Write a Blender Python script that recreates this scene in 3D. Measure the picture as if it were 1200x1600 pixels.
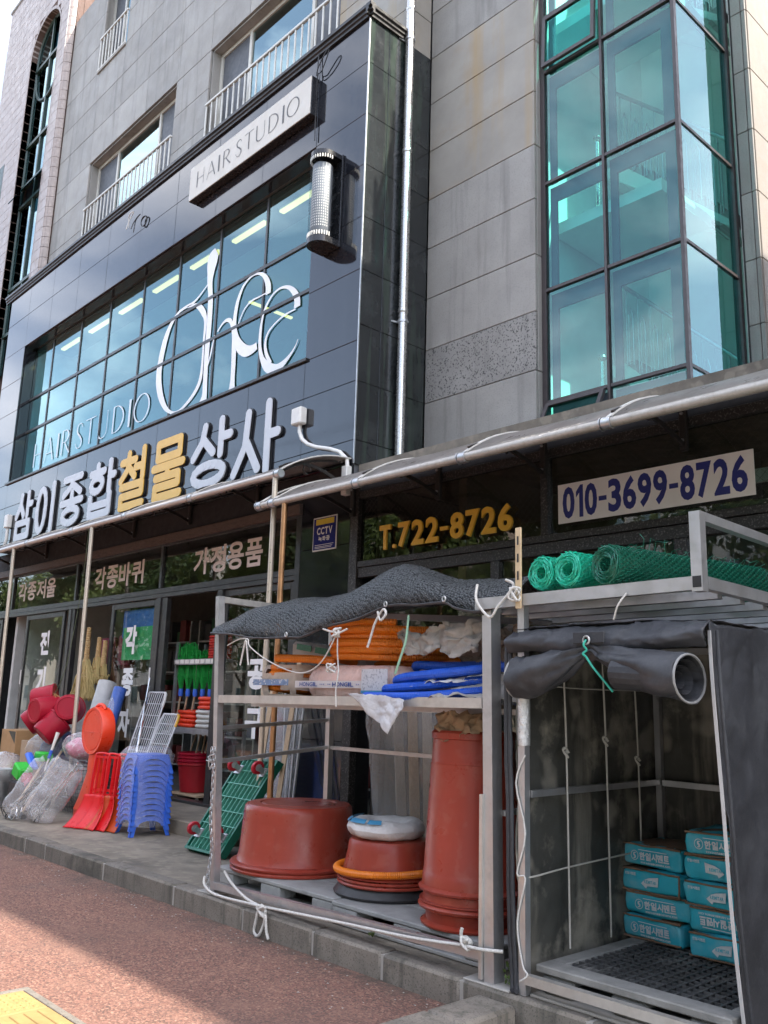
import bpy, math, random
from math import sin, cos, pi, radians, hypot
from mathutils import Vector, Matrix, noise as mnoise

random.seed(7)
scene = bpy.context.scene
for _o in list(bpy.data.objects):
    bpy.data.objects.remove(_o)
COL = scene.collection

# ------------------------------------------------------------------ camera
cam_data = bpy.data.cameras.new('camera')
cam = bpy.data.objects.new('camera', cam_data)
COL.objects.link(cam)
cam_data.sensor_fit = 'VERTICAL'
cam_data.sensor_height = 36.0
cam_data.sensor_width = 27.0
cam_data.lens = 1385.0 / 1600.0 * 36.0
cam_data.clip_start = 0.05
cam_data.clip_end = 2000.0
_yaw, _pitch, _roll = radians(-47.22), radians(12.2), radians(1.706)
_f = Vector((sin(_yaw) * cos(_pitch), cos(_yaw) * cos(_pitch), sin(_pitch)))
_r = Vector((cos(_yaw), -sin(_yaw), 0.0))
_u = _r.cross(_f)
_r2 = _r * cos(_roll) + _u * sin(_roll)
_u2 = -_r * sin(_roll) + _u * cos(_roll)
_m = Matrix((_r2, _u2, -_f)).transposed().to_4x4()
_m.translation = Vector((0.0, 0.0, 1.6))
cam.matrix_world = _m
scene.camera = cam

# ------------------------------------------------------------------ sky and sun
SUN_EL, SUN_AZ = radians(50.0), radians(17.0)        # azimuth from +X towards +Y
sun_dir = Vector((cos(SUN_EL) * cos(SUN_AZ), cos(SUN_EL) * sin(SUN_AZ), sin(SUN_EL)))
world = bpy.data.worlds.new('World')
scene.world = world
world.use_nodes = True
wn, wl = world.node_tree.nodes, world.node_tree.links
wn.clear()
w_out = wn.new('ShaderNodeOutputWorld')
w_bg = wn.new('ShaderNodeBackground')
w_bg.inputs['Strength'].default_value = 0.13
w_sky = wn.new('ShaderNodeTexSky')
w_sky.sky_type = 'NISHITA'
w_sky.sun_disc = False
w_sky.sun_elevation = SUN_EL
w_sky.sun_rotation = pi / 2 - SUN_AZ
w_sky.air_density = 1.0
w_sky.dust_density = 2.6
w_tc = wn.new('ShaderNodeTexCoord')
w_map = wn.new('ShaderNodeMapping')
w_map.inputs['Scale'].default_value = (1.0, 1.0, 2.2)
w_map.inputs['Location'].default_value = (1.7, 3.2, 0.4)
w_noise = wn.new('ShaderNodeTexNoise')
w_noise.inputs['Scale'].default_value = 2.6
w_noise.inputs['Detail'].default_value = 8.0
w_noise.inputs['Roughness'].default_value = 0.56
w_noise.inputs['Distortion'].default_value = 0.3
w_ramp = wn.new('ShaderNodeValToRGB')
w_ramp.color_ramp.elements[0].position = 0.50
w_ramp.color_ramp.elements[1].position = 0.72
w_ramp.color_ramp.elements[0].color = (0.12, 0.12, 0.12, 1)
w_ramp.color_ramp.elements[1].color = (0.95, 0.95, 0.95, 1)
w_mix = wn.new('ShaderNodeMix')
w_mix.data_type = 'RGBA'
w_mix.inputs['B'].default_value = (9.0, 9.0, 9.4, 1)
wl.new(w_tc.outputs['Generated'], w_map.inputs['Vector'])
wl.new(w_map.outputs['Vector'], w_noise.inputs['Vector'])
wl.new(w_noise.outputs['Fac'], w_ramp.inputs['Fac'])
wl.new(w_ramp.outputs['Color'], w_mix.inputs['Factor'])
wl.new(w_sky.outputs['Color'], w_mix.inputs['A'])
wl.new(w_mix.outputs['Result'], w_bg.inputs['Color'])
wl.new(w_bg.outputs['Background'], w_out.inputs['Surface'])

sun_data = bpy.data.lights.new('sun', 'SUN')
sun_data.energy = 3.0
sun_data.angle = radians(0.5)
sun_data.color = (1.0, 0.93, 0.82)
sun = bpy.data.objects.new('sun', sun_data)
COL.objects.link(sun)
sun.rotation_euler = sun_dir.to_track_quat('Z', 'Y').to_euler()
sun.location = (10, 5, 30)

# ------------------------------------------------------------------ exposure and render settings
scene.view_settings.view_transform = 'Standard'
scene.view_settings.look = 'None'
scene.view_settings.gamma = 1.0
scene.view_settings.use_curve_mapping = False
scene.view_settings.exposure = 2.0
scene.render.engine = 'CYCLES'
scene.cycles.use_denoising = True
scene.cycles.use_adaptive_sampling = True
scene.cycles.adaptive_threshold = 0.02
scene.cycles.max_bounces = 8
scene.cycles.diffuse_bounces = 4
scene.cycles.glossy_bounces = 3
scene.cycles.transmission_bounces = 4
scene.cycles.transparent_max_bounces = 14
scene.cycles.caustics_reflective = False
scene.cycles.caustics_refractive = False

# ------------------------------------------------------------------ materials
def _nt(name):
    m = bpy.data.materials.new(name)
    m.use_nodes = True
    nt = m.node_tree
    nt.nodes.clear()
    out = nt.nodes.new('ShaderNodeOutputMaterial')
    return m, nt, out

def _noise(nt, vec, scale, detail=5.0, rough=0.6):
    n = nt.nodes.new('ShaderNodeTexNoise')
    n.inputs['Scale'].default_value = scale
    n.inputs['Detail'].default_value = detail
    n.inputs['Roughness'].default_value = rough
    nt.links.new(vec, n.inputs['Vector'])
    return n.outputs['Fac']

def _range(nt, val, a, b, c, d):
    n = nt.nodes.new('ShaderNodeMapRange')
    n.inputs['From Min'].default_value = a
    n.inputs['From Max'].default_value = b
    n.inputs['To Min'].default_value = c
    n.inputs['To Max'].default_value = d
    nt.links.new(val, n.inputs['Value'])
    return n.outputs['Result']

def _mixc(nt, fac, a, b, mode='MIX'):
    n = nt.nodes.new('ShaderNodeMix')
    n.data_type = 'RGBA'
    n.blend_type = mode
    for sock, v in (('Factor', fac), ('A', a), ('B', b)):
        if isinstance(v, (tuple, list)):
            n.inputs[sock].default_value = (*v[:3], 1)
        elif isinstance(v, (int, float)):
            n.inputs[sock].default_value = v
        else:
            nt.links.new(v, n.inputs[sock])
    return n.outputs['Result']

def _math(nt, op, a, b):
    n = nt.nodes.new('ShaderNodeMath')
    n.operation = op
    for i, v in enumerate((a, b)):
        if isinstance(v, (int, float)):
            n.inputs[i].default_value = v
        else:
            nt.links.new(v, n.inputs[i])
    return n.outputs[0]

MATS = {}
def mat(name, base, rough=0.5, metal=0.0, var=0.12, nscale=5.0, rnd=0.0, bump=0.0, bscale=60.0,
        dirt=None, streak=None, speck=None, spec=0.5, coat=0.0, transl=0.0, rvar=0.12, warp=None, sheen=0.0):
    """base colour with noise variation, per-object variation, dirt patches, vertical streaks, specks and bump"""
    m, nt, out = _nt(name)
    L = nt.links
    geo = nt.nodes.new('ShaderNodeNewGeometry')
    pos = geo.outputs['Position']
    if warp:
        mp = nt.nodes.new('ShaderNodeMapping')
        mp.inputs['Scale'].default_value = warp
        L.new(pos, mp.inputs['Vector'])
        npos = mp.outputs['Vector']
    else:
        npos = pos
    n1 = _noise(nt, npos, nscale, 7.0, 0.62)
    f = _range(nt, n1, 0.28, 0.72, 1.0 - var, 1.0 + var)
    if rnd:
        oi = nt.nodes.new('ShaderNodeObjectInfo')
        f = _math(nt, 'MULTIPLY', f, _range(nt, oi.outputs['Random'], 0, 1, 1 - rnd, 1 + rnd))
    rgb = nt.nodes.new('ShaderNodeVectorMath')
    rgb.operation = 'SCALE'
    rgb.inputs[0].default_value = base
    L.new(f, rgb.inputs['Scale'])
    c = rgb.outputs['Vector']
    if dirt:
        dc, amt, ds = dirt
        nd = _noise(nt, pos, ds, 8.0, 0.65)
        c = _mixc(nt, _range(nt, nd, 0.5, 0.72, 0.0, amt), c, dc)
    if streak:
        sc_, amt, ss = streak
        mp = nt.nodes.new('ShaderNodeMapping')
        mp.inputs['Scale'].default_value = (ss, ss, ss * 0.07)
        L.new(pos, mp.inputs['Vector'])
        ns = _noise(nt, mp.outputs['Vector'], 1.0, 6.0, 0.6)
        c = _mixc(nt, _range(nt, ns, 0.52, 0.7, 0.0, amt), c, sc_)
    if speck:
        pc, amt, ps = speck
        npk = _noise(nt, pos, ps, 2.0, 0.5)
        c = _mixc(nt, _range(nt, npk, 0.56, 0.64, 0.0, amt), c, pc)
    b = nt.nodes.new('ShaderNodeBsdfPrincipled')
    L.new(c, b.inputs['Base Color'])
    b.inputs['Metallic'].default_value = metal
    b.inputs['Specular IOR Level'].default_value = spec
    if rvar:
        nr = _noise(nt, npos, nscale * 2.3, 4.0)
        L.new(_range(nt, nr, 0.3, 0.7, max(0.0, rough - rvar), min(1.0, rough + rvar)), b.inputs['Roughness'])
    else:
        b.inputs['Roughness'].default_value = rough
    if coat:
        b.inputs['Coat Weight'].default_value = coat
        b.inputs['Coat Roughness'].default_value = 0.06
    if bump:
        nb = _noise(nt, npos, bscale, 5.0, 0.6)
        bp = nt.nodes.new('ShaderNodeBump')
        bp.inputs['Strength'].default_value = min(1.0, bump)
        bp.inputs['Distance'].default_value = 0.012
        L.new(nb, bp.inputs['Height'])
        L.new(bp.outputs['Normal'], b.inputs['Normal'])
    sh = b.outputs['BSDF']
    if transl:
        t = nt.nodes.new('ShaderNodeBsdfTranslucent')
        L.new(c, t.inputs['Color'])
        mx = nt.nodes.new('ShaderNodeMixShader')
        mx.inputs['Fac'].default_value = transl
        L.new(sh, mx.inputs[1])
        L.new(t.outputs['BSDF'], mx.inputs[2])
        sh = mx.outputs['Shader']
    L.new(sh, out.inputs['Surface'])
    MATS[name] = m
    return m

def glass(name, tint, refl=0.12, ior=1.6, rough=0.0, gcol=(1, 1, 1), bump=0.0, bscale=0.7, body=None, body_amt=0.0):
    """thin sheet: tinted see-through layer under a mirror reflection that grows at grazing angles"""
    m, nt, out = _nt(name)
    L = nt.links
    tr = nt.nodes.new('ShaderNodeBsdfTransparent')
    tr.inputs['Color'].default_value = (*tint, 1)
    gl = nt.nodes.new('ShaderNodeBsdfGlossy')
    gl.inputs['Color'].default_value = (*gcol, 1)
    gl.inputs['Roughness'].default_value = rough
    fr = nt.nodes.new('ShaderNodeFresnel')
    fr.inputs['IOR'].default_value = ior
    # a thin sheet mirrors once, at the face the light meets first
    gb_ = nt.nodes.new('ShaderNodeNewGeometry')
    first = _math(nt, 'SUBTRACT', 1.0, gb_.outputs['Backfacing'])
    fac = _math(nt, 'MULTIPLY', _math(nt, 'MINIMUM', _math(nt, 'ADD', fr.outputs['Fac'], refl), 1.0), first)
    if bump:
        geo = nt.nodes.new('ShaderNodeNewGeometry')
        nb = _noise(nt, geo.outputs['Position'], bscale, 3.0)
        bp = nt.nodes.new('ShaderNodeBump')
        bp.inputs['Strength'].default_value = bump
        bp.inputs['Distance'].default_value = 0.05
        L.new(nb, bp.inputs['Height'])
        L.new(bp.outputs['Normal'], gl.inputs['Normal'])
    base = tr.outputs['BSDF']
    if body:
        df = nt.nodes.new('ShaderNodeBsdfDiffuse')
        df.inputs['Color'].default_value = (*body, 1)
        mb = nt.nodes.new('ShaderNodeMixShader')
        mb.inputs['Fac'].default_value = body_amt
        L.new(base, mb.inputs[1])
        L.new(df.outputs['BSDF'], mb.inputs[2])
        base = mb.outputs['Shader']
    mx = nt.nodes.new('ShaderNodeMixShader')
    L.new(fac, mx.inputs['Fac'])
    L.new(base, mx.inputs[1])
    L.new(gl.outputs['BSDF'], mx.inputs[2])
    L.new(mx.outputs['Shader'], out.inputs['Surface'])
    MATS[name] = m
    return m

def emit(name, col, strength):
    m, nt, out = _nt(name)
    e = nt.nodes.new('ShaderNodeEmission')
    e.inputs['Color'].default_value = (*col, 1)
    e.inputs['Strength'].default_value = strength
    nt.links.new(e.outputs['Emission'], out.inputs['Surface'])
    MATS[name] = m
    return m

# ------------------------------------------------------------------ mesh helpers
class MB:
    def __init__(self):
        self.v, self.f = [], []
    def add(self, vs, fs):
        n = len(self.v)
        self.v += [tuple(p) for p in vs]
        self.f += [tuple(i + n for i in q) for q in fs]
        return self
    def box(self, x0, x1, y0, y1, z0, z1):
        return self.add([(x0, y0, z0), (x1, y0, z0), (x1, y1, z0), (x0, y1, z0), (x0, y0, z1), (x1, y0, z1), (x1, y1, z1), (x0, y1, z1)],
                        [(0, 3, 2, 1), (4, 5, 6, 7), (0, 1, 5, 4), (1, 2, 6, 5), (2, 3, 7, 6), (3, 0, 4, 7)])
    def cbox(self, x0, x1, y0, y1, z0, z1, b=0.004):
        """box with chamfered edges"""
        vs, idx = [], {}
        X, Y, Z = (x0, x1), (y0, y1), (z0, z1)
        for i in (0, 1):
            for j in (0, 1):
                for k in (0, 1):
                    dx, dy, dz = (b if i == 0 else -b), (b if j == 0 else -b), (b if k == 0 else -b)
                    for a in range(3):
                        idx[i, j, k, a] = len(vs)
                        vs.append((X[i] + (0 if a == 0 else dx), Y[j] + (0 if a == 1 else dy), Z[k] + (0 if a == 2 else dz)))
        fs = []
        for a in range(3):
            o1, o2 = [(1, 2), (2, 0), (0, 1)][a]
            for s in (0, 1):
                q = []
                for p1, p2 in ((0, 0), (1, 0), (1, 1), (0, 1)):
                    key = [0, 0, 0]
                    key[a], key[o1], key[o2] = s, p1, p2
                    q.append(idx[(*key, a)])
                fs.append(tuple(q if s else q[::-1]))
        for a in range(3):
            o1, o2 = [(1, 2), (2, 0), (0, 1)][a]
            for s1 in (0, 1):
                for s2 in (0, 1):
                    k0, k1 = [0, 0, 0], [0, 0, 0]
                    k0[o1] = k1[o1] = s1
                    k0[o2] = k1[o2] = s2
                    k0[a], k1[a] = 0, 1
                    q = [idx[(*k0, o1)], idx[(*k1, o1)], idx[(*k1, o2)], idx[(*k0, o2)]]
                    fs.append(tuple(q if s1 != s2 else q[::-1]))
        for i in (0, 1):
            for j in (0, 1):
                for k in (0, 1):
                    q = [idx[i, j, k, 0], idx[i, j, k, 1], idx[i, j, k, 2]]
                    fs.append(tuple(q if (i + j + k) % 2 else q[::-1]))
        return self.add(vs, fs)
    def obox(self, c, s, M=None, b=0.0):
        """box of size s at c turned by the 3x3 matrix M"""
        t = MB()
        h = [q / 2 for q in s]
        (t.cbox(-h[0], h[0], -h[1], h[1], -h[2], h[2], b) if b else t.box(-h[0], h[0], -h[1], h[1], -h[2], h[2]))
        M = M or Matrix.Identity(3)
        c = Vector(c)
        return self.add([c + M @ Vector(p) for p in t.v], t.f)
    def bar(self, p0, p1, w, h=None, up=(0, 0, 1)):
        """rectangular bar between two points"""
        p0, p1 = Vector(p0), Vector(p1)
        h = h or w
        d = (p1 - p0)
        L_ = d.length
        d.normalize()
        up = Vector(up)
        if abs(d.dot(up)) > 0.95:
            up = Vector((0, 1, 0))
        s = d.cross(up).normalized()
        t = s.cross(d)
        M = Matrix((s, d, t)).transposed()
        return self.obox((p0 + p1) / 2, (w, L_, h), M)
    def path(self, pts, r, n=8, closed=False, cap=True):
        """round tube swept along points; r is a number or one radius per point"""
        P = [Vector(p) for p in pts]
        m = len(P)
        rs = r if isinstance(r, (list, tuple)) else [r] * m
        T = []
        for i in range(m):
            a = P[i - 1] if (i > 0 or closed) else P[i]
            b = P[(i + 1) % m] if (i < m - 1 or closed) else P[i]
            d = b - a
            T.append(d.normalized() if d.length > 1e-9 else Vector((0, 0, 1)))
        u = T[0].orthogonal().normalized()
        vs, fs = [], []
        for i in range(m):
            u = (u - T[i] * u.dot(T[i]))
            u = u.normalized() if u.length > 1e-6 else T[i].orthogonal().normalized()
            w = T[i].cross(u)
            for k in range(n):
                a = 2 * pi * k / n
                vs.append(P[i] + (u * cos(a) + w * sin(a)) * rs[i])
        for i in range(m if closed else m - 1):
            j = (i + 1) % m
            for k in range(n):
                k2 = (k + 1) % n
                fs.append((i * n + k, i * n + k2, j * n + k2, j * n + k))
        if cap and not closed:
            fs.append(tuple(range(n))[::-1])
            fs.append(tuple((m - 1) * n + k for k in range(n)))
        return self.add(vs, fs)
    def tube(self, p0, p1, r, n=10):
        return self.path([p0, p1], r, n)
    def lathe(self, prof, c=(0, 0, 0), n=32, M=None, caps=True):
        """profile of (radius, height) turned about z"""
        c = Vector(c)
        M = M or Matrix.Identity(3)
        vs, fs = [], []
        for r, z in prof:
            for k in range(n):
                a = 2 * pi * k / n
                vs.append(c + M @ Vector((r * cos(a), r * sin(a), z)))
        for i in range(len(prof) - 1):
            for k in range(n):
                k2 = (k + 1) % n
                fs.append((i * n + k, i * n + k2, (i + 1) * n + k2, (i + 1) * n + k))
        if caps:
            if prof[0][0] > 1e-4:
                fs.append(tuple(range(n))[::-1])
            if prof[-1][0] > 1e-4:
                fs.append(tuple((len(prof) - 1) * n + k for k in range(n)))
        return self.add(vs, fs)
    def prism(self, poly, fn, d0, d1):
        """2-D outline mapped by fn(u, v, depth) and extruded from d0 to d1"""
        n = len(poly)
        vs = [fn(u, v, d0) for u, v in poly] + [fn(u, v, d1) for u, v in poly]
        fs = [tuple(range(n))[::-1], tuple(range(n, 2 * n))]
        for i in range(n):
            j = (i + 1) % n
            fs.append((i, j, n + j, n + i))
        return self.add(vs, fs)
    def grid(self, fn, nu, nv, closed_u=False):
        vs = [fn(i / nu, j / nv) for j in range(nv + 1) for i in range(nu + (0 if closed_u else 1))]
        w = nu if closed_u else nu + 1
        fs = []
        for j in range(nv):
            for i in range(nu):
                i2 = (i + 1) % w
                fs.append((j * w + i, j * w + i2, (j + 1) * w + i2, (j + 1) * w + i))
        return self.add(vs, fs)
    def mesh(self, name, m=None, smooth=0.0):
        me = bpy.data.meshes.new(name)
        me.from_pydata([tuple(p) for p in self.v], [], self.f)
        if m:
            me.materials.append(m)
        if smooth:
            me.shade_smooth()
            me.set_sharp_from_angle(angle=radians(smooth))
        me.update()
        return me

WORLD = {}                                             # where each object stands, for parenting without drift
def tag(o, label=None, cat=None, group=None, kind=None):
    if label: o['label'] = label
    if cat: o['category'] = cat
    if group: o['group'] = group
    if kind: o['kind'] = kind
    return o

def thing(name, label, cat, loc=(0, 0, 0), group=None, rot=None):
    o = bpy.data.objects.new(name, None)
    o.empty_display_size = 0.1
    COL.objects.link(o)
    o.location = loc
    WORLD[o] = Vector(loc)
    if rot:
        o.rotation_euler = rot
    return tag(o, label, cat, group)

def put(name, me, loc, parent=None, rot=None):
    o = bpy.data.objects.new(name, me)
    COL.objects.link(o)
    loc = Vector(loc)
    WORLD[o] = loc
    if parent is not None:
        o.parent = parent
        o.location = loc - WORLD[parent]
    else:
        o.location = loc
    if rot:
        o.rotation_euler = rot
    return o

def obj(name, mb, m, parent=None, smooth=0.0, label=None, cat=None, group=None, kind=None, solid=None):
    """one mesh object from world-space geometry, its origin at its own middle"""
    lo = Vector([min(p[i] for p in mb.v) for i in range(3)])
    hi = Vector([max(p[i] for p in mb.v) for i in range(3)])
    c = Vector(((lo.x + hi.x) / 2, (lo.y + hi.y) / 2, lo.z))
    mb.v = [(p[0] - c.x, p[1] - c.y, p[2] - c.z) for p in mb.v]
    o = put(name, mb.mesh(name, m, smooth), c, parent)
    if solid:
        md = o.modifiers.new('thick', 'SOLIDIFY')
        md.thickness = solid
        md.offset = 0
    return tag(o, label, cat, group, kind)

def local(name, mb, m, parent, smooth=0.0):
    """part given in its parent's own coordinates"""
    o = bpy.data.objects.new(name, mb.mesh(name, m, smooth))
    COL.objects.link(o)
    o.parent = parent
    WORLD[o] = WORLD[parent]
    return o

_cache = {}
def piece(name, parent, c, s, m, b=0.004, rot=None):
    """a chamfered slab; alike slabs share their mesh"""
    key = (m.name, round(s[0], 3), round(s[1], 3), round(s[2], 3), b)
    if key not in _cache:
        h = [q / 2 for q in s]
        _cache[key] = MB().cbox(-h[0], h[0], -h[1], h[1], -h[2], h[2], b).mesh(name, m)
    return put(name, _cache[key], c, parent, rot)

def copy_tree(o, parent=None):
    c = o.copy()
    COL.objects.link(c)
    c.parent = parent
    WORLD[c] = WORLD[o].copy()
    for ch in list(o.children):
        copy_tree(ch, c)
    return c

# ------------------------------------------------------------------ lettering
_glyphs = {}
def glyph(ch, bold=0.0):
    """outline of one character of the built-in typeface as a flat triangulated sheet, fitted to the unit square"""
    key = (ch, bold)
    if ch == '1':                                     # plain flagged figure one, bold and narrow
        return [(.46, 0), (1, 0), (1, 1), (.62, 1), (0, .80), (0, .62), (.46, .76)], [(0, 1, 2, 3, 6), (3, 4, 5, 6)], (.4, 1, 0)
    if key not in _glyphs:
        cu = bpy.data.curves.new('glyph', 'FONT')
        cu.body = ch
        cu.size = 1.0
        cu.offset = bold
        cu.resolution_u = 3
        o = bpy.data.objects.new('glyph', cu)
        COL.objects.link(o)
        dg = bpy.context.evaluated_depsgraph_get()
        me = bpy.data.meshes.new_from_object(o.evaluated_get(dg))
        vs = [tuple(v.co[:2]) for v in me.vertices]
        fs = [tuple(p.vertices) for p in me.polygons]
        bpy.data.objects.remove(o)
        bpy.data.curves.remove(cu)
        bpy.data.meshes.remove(me)
        x0, x1 = min(v[0] for v in vs), max(v[0] for v in vs)
        y0, y1 = min(v[1] for v in vs), max(v[1] for v in vs)
        vs = [((a - x0) / max(1e-6, x1 - x0), (b_ - y0) / max(1e-6, y1 - y0)) for a, b_ in vs]
        _glyphs[key] = (vs, fs, (x1 - x0, y1 - y0, y0))
    return _glyphs[key]

# shape all characters while the scene is still empty
for _chars, _b in (('각종저울바퀴가정용품', .026), ('각종자전기공구', .05), ('T.72-86CV녹화중한일시멘트', .03), ('0123456789-', .035),
                   ('HONGILwww.hanilcement.com', .02), ('한일시멘트REMITAR', .04)):
    for _c in _chars:
        glyph(_c, _b)

def letter(parent, ch, fn, u0, u1, v0, v1, m, depth=0.0, bold=0.0, name='letter'):
    """one letter: fn(u, v, d) maps sign coordinates to the world, depth gives raised letters"""
    vs, fs, _ = glyph(ch, bold)
    mb = MB()
    P = [(u0 + a * (u1 - u0), v0 + b_ * (v1 - v0)) for a, b_ in vs]
    front = [fn(u, v, depth) for u, v in P]
    if not depth:
        mb.add(front, fs)
    else:
        mb.add(front, fs)
        edges = {}
        for f_ in fs:
            for i in range(len(f_)):
                a, b_ = f_[i], f_[(i + 1) % len(f_)]
                edges[(a, b_)] = edges.get((a, b_), 0) + 1
        n = len(front)
        mb.v += [tuple(fn(u, v, 0.0)) for u, v in P]
        for (a, b_) in edges:
            if (b_, a) not in edges:
                mb.f.append((a, n + a, n + b_, b_))
    return obj(name, mb, m, parent)

WID = {'-': 0.62, '.': 0.3, ' ': 0.45, '1': 0.58, 'I': 0.35}
def word(parent, text, fn, u0, u1, v0, v1, m, depth=0.0, bold=0.0, gap=0.12, join=False, sc=None):
    """a line of letters fitted into a box; join=True gives one flat print"""
    ws = [WID.get(ch, 1.0) for ch in text]
    tot = sum(ws) + gap * (len(ws) - 1)
    k = (u1 - u0) / tot
    u = u0
    H = v1 - v0
    jm = MB()
    for ch, w in zip(text, ws):
        if ch != ' ':
            a, b_ = v0, v1
            if ch == '-':
                a, b_ = v0 + H * 0.4, v0 + H * 0.54
            if ch == '.':
                a, b_ = v0, v0 + H * 0.17
            if join:
                vs, fs, _ = glyph(ch, bold)
                jm.add([fn(u + x * w * k, a + y * (b_ - a), depth) for x, y in vs], fs)
            else:
                letter(parent, ch, fn, u, u + w * k, a, b_, m, depth, .008 if ch == '1' else bold)
        u += (w + gap) * k
    if join:
        return obj('print', jm, m, parent)

def front_at(Y):
    return lambda u, v, d: (u, Y - d, v)

# ------------------------------------------------------------------ the palette
stone = mat('grey stone cladding', (0.305, 0.29, 0.268), 0.62, var=0.14, nscale=1.6, rnd=0.13, bump=0.10, bscale=55,
            streak=((0.14, 0.133, 0.124), 0.55, 6.0), dirt=((0.37, 0.352, 0.325), 0.5, 1.1), speck=((0.15, 0.145, 0.14), 0.3, 75))
stone_rough = mat('pitted grey stone', (0.28, 0.267, 0.25), 0.7, var=0.2, nscale=2.2, rnd=0.08, bump=0.25, bscale=90,
                  streak=((0.14, 0.135, 0.13), 0.4, 7.0), speck=((0.03, 0.03, 0.03), 0.85, 46))
stone_stain = mat('rust stained stone', (0.305, 0.283, 0.25), 0.64, var=0.14, nscale=1.6, rnd=0.05, bump=0.10, bscale=55,
                  streak=((0.36, 0.26, 0.14), 0.8, 2.2), dirt=((0.30, 0.225, 0.14), 0.75, 0.9))
stone_joint = mat('stone joint', (0.05, 0.05, 0.05), 0.9)
granite = mat('polished black granite', (0.0105, 0.0115, 0.0155), 0.075, var=0.25, nscale=9, rnd=0.22, rvar=0.035, spec=0.8,
              streak=((0.035, 0.04, 0.045), 0.35, 5.0), speck=((0.03, 0.03, 0.035), 0.5, 220))
granite_side = mat('weathered black granite', (0.016, 0.019, 0.02), 0.16, var=0.3, nscale=5, rnd=0.22, rvar=0.08, spec=0.6,
                   streak=((0.045, 0.07, 0.05), 0.75, 6.0), dirt=((0.055, 0.06, 0.06), 0.5, 2.4), speck=((0.05, 0.05, 0.055), 0.4, 200))
dark_core = mat('dark wall core', (0.02, 0.02, 0.022), 0.85)
tan_tile = mat('pink beige tile', (0.37, 0.31, 0.285), 0.42, var=0.10, nscale=2.5, rnd=0.0, bump=0.05, speck=((0.52, 0.44, 0.41), 0.35, 14),
               streak=((0.30, 0.25, 0.23), 0.25, 3.0))
tan_joint = mat('brown tile joint', (0.13, 0.085, 0.07), 0.9)
lit_stone = mat('sun tinted gable stone', (0.27, 0.235, 0.20), 0.6, var=0.1, nscale=2.0, rnd=0.05, bump=0.08, speck=((0.2, 0.17, 0.15), 0.4, 60))  # warm copy of the grey stone, sunlight put into its colour
alu_dark = mat('dark window aluminium', (0.030, 0.030, 0.031), 0.38, metal=0.0, var=0.25, nscale=8, rvar=0.1, dirt=((0.10, 0.095, 0.085), 0.4, 6))
alu_brown = mat('dark brown mullion', (0.055, 0.045, 0.046), 0.42, var=0.15, nscale=8)
alu_green = mat('dark green window frame', (0.035, 0.062, 0.052), 0.42, var=0.2, nscale=8)
frame_white = mat('cream window frame', (0.58, 0.56, 0.50), 0.4, var=0.10, nscale=10, dirt=((0.36, 0.34, 0.30), 0.4, 5))
rail_white = mat('white painted railing', (0.62, 0.61, 0.57), 0.45, var=0.12, nscale=12, dirt=((0.38, 0.36, 0.32), 0.45, 9))
black_trim = mat('black metal cornice', (0.016, 0.015, 0.014), 0.38, var=0.3, nscale=10, dirt=((0.08, 0.075, 0.07), 0.4, 7))
glass_teal = glass('teal window glass', (0.62, 0.88, 0.91), 0.10, 1.58, gcol=(0.64, 0.92, 0.97))
glass_green = glass('green stair glass', (0.57, 0.87, 0.84), 0.045, 1.5, gcol=(0.72, 0.95, 1.0))
glass_clear = glass('shop front glass', (0.86, 0.90, 0.88), 0.02, 1.48)
glass_wire = glass('dark transom glass', (0.72, 0.72, 0.68), 0.02, 1.48)
glass_upper = glass('upper window glass', (0.18, 0.30, 0.34), 0.16, 1.8, gcol=(0.70, 0.95, 1.0))
insect_net = mat('dark insect screen', (0.075, 0.08, 0.09), 0.5, var=0.15, nscale=6)
concrete = mat('worn concrete', (0.205, 0.175, 0.138), 0.85, var=0.4, nscale=2.6, bump=0.3, bscale=70, rvar=0.08,
               dirt=((0.070, 0.062, 0.052), 0.9, 1.1), speck=((0.30, 0.26, 0.20), 0.45, 9))
kerb_mat = mat('kerb stone', (0.18, 0.158, 0.132), 0.85, var=0.22, nscale=4.0, rnd=0.12, bump=0.25, bscale=80, rvar=0.08,
               dirt=((0.052, 0.050, 0.040), 0.9, 2.4), streak=((0.060, 0.058, 0.045), 0.8, 11), speck=((0.05, 0.05, 0.045), 0.5, 95))
mortar = mat('pale mortar', (0.36, 0.34, 0.31), 0.9, var=0.15)
steel = mat('galvanised steel', (0.50, 0.51, 0.52), 0.42, metal=0.85, var=0.15, nscale=12, rvar=0.12, dirt=((0.28, 0.28, 0.28), 0.4, 8))
alu = mat('dull aluminium tube', (0.52, 0.52, 0.53), 0.40, metal=0.8, var=0.14, nscale=14, rvar=0.12, dirt=((0.30, 0.28, 0.25), 0.45, 7))
stainless = mat('stainless pipe', (0.52, 0.51, 0.49), 0.28, metal=0.9, var=0.08, nscale=14, rvar=0.06, dirt=((0.40, 0.36, 0.30), 0.35, 6))
brass = mat('brassy awning post', (0.58, 0.50, 0.40), 0.36, metal=0.4, var=0.06, nscale=10)
iron_black = mat('black cast bracket', (0.022, 0.018, 0.016), 0.45, var=0.2, nscale=20)
white_plastic = mat('white plastic', (0.72, 0.70, 0.66), 0.4, var=0.08, nscale=12)
silver_paint = mat('silver letter paint', (0.56, 0.58, 0.61), 0.42, metal=0.0, var=0.04, nscale=6, rvar=0.05)
gold_paint = mat('gold letter paint', (0.74, 0.45, 0.09), 0.42, metal=0.0, var=0.05, nscale=6, rvar=0.05)
letter_edge = mat('black letter edge', (0.02, 0.02, 0.022), 0.4)
vinyl_white = mat('white vinyl', (0.86, 0.86, 0.86), 0.5, var=0.03, nscale=6)
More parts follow.
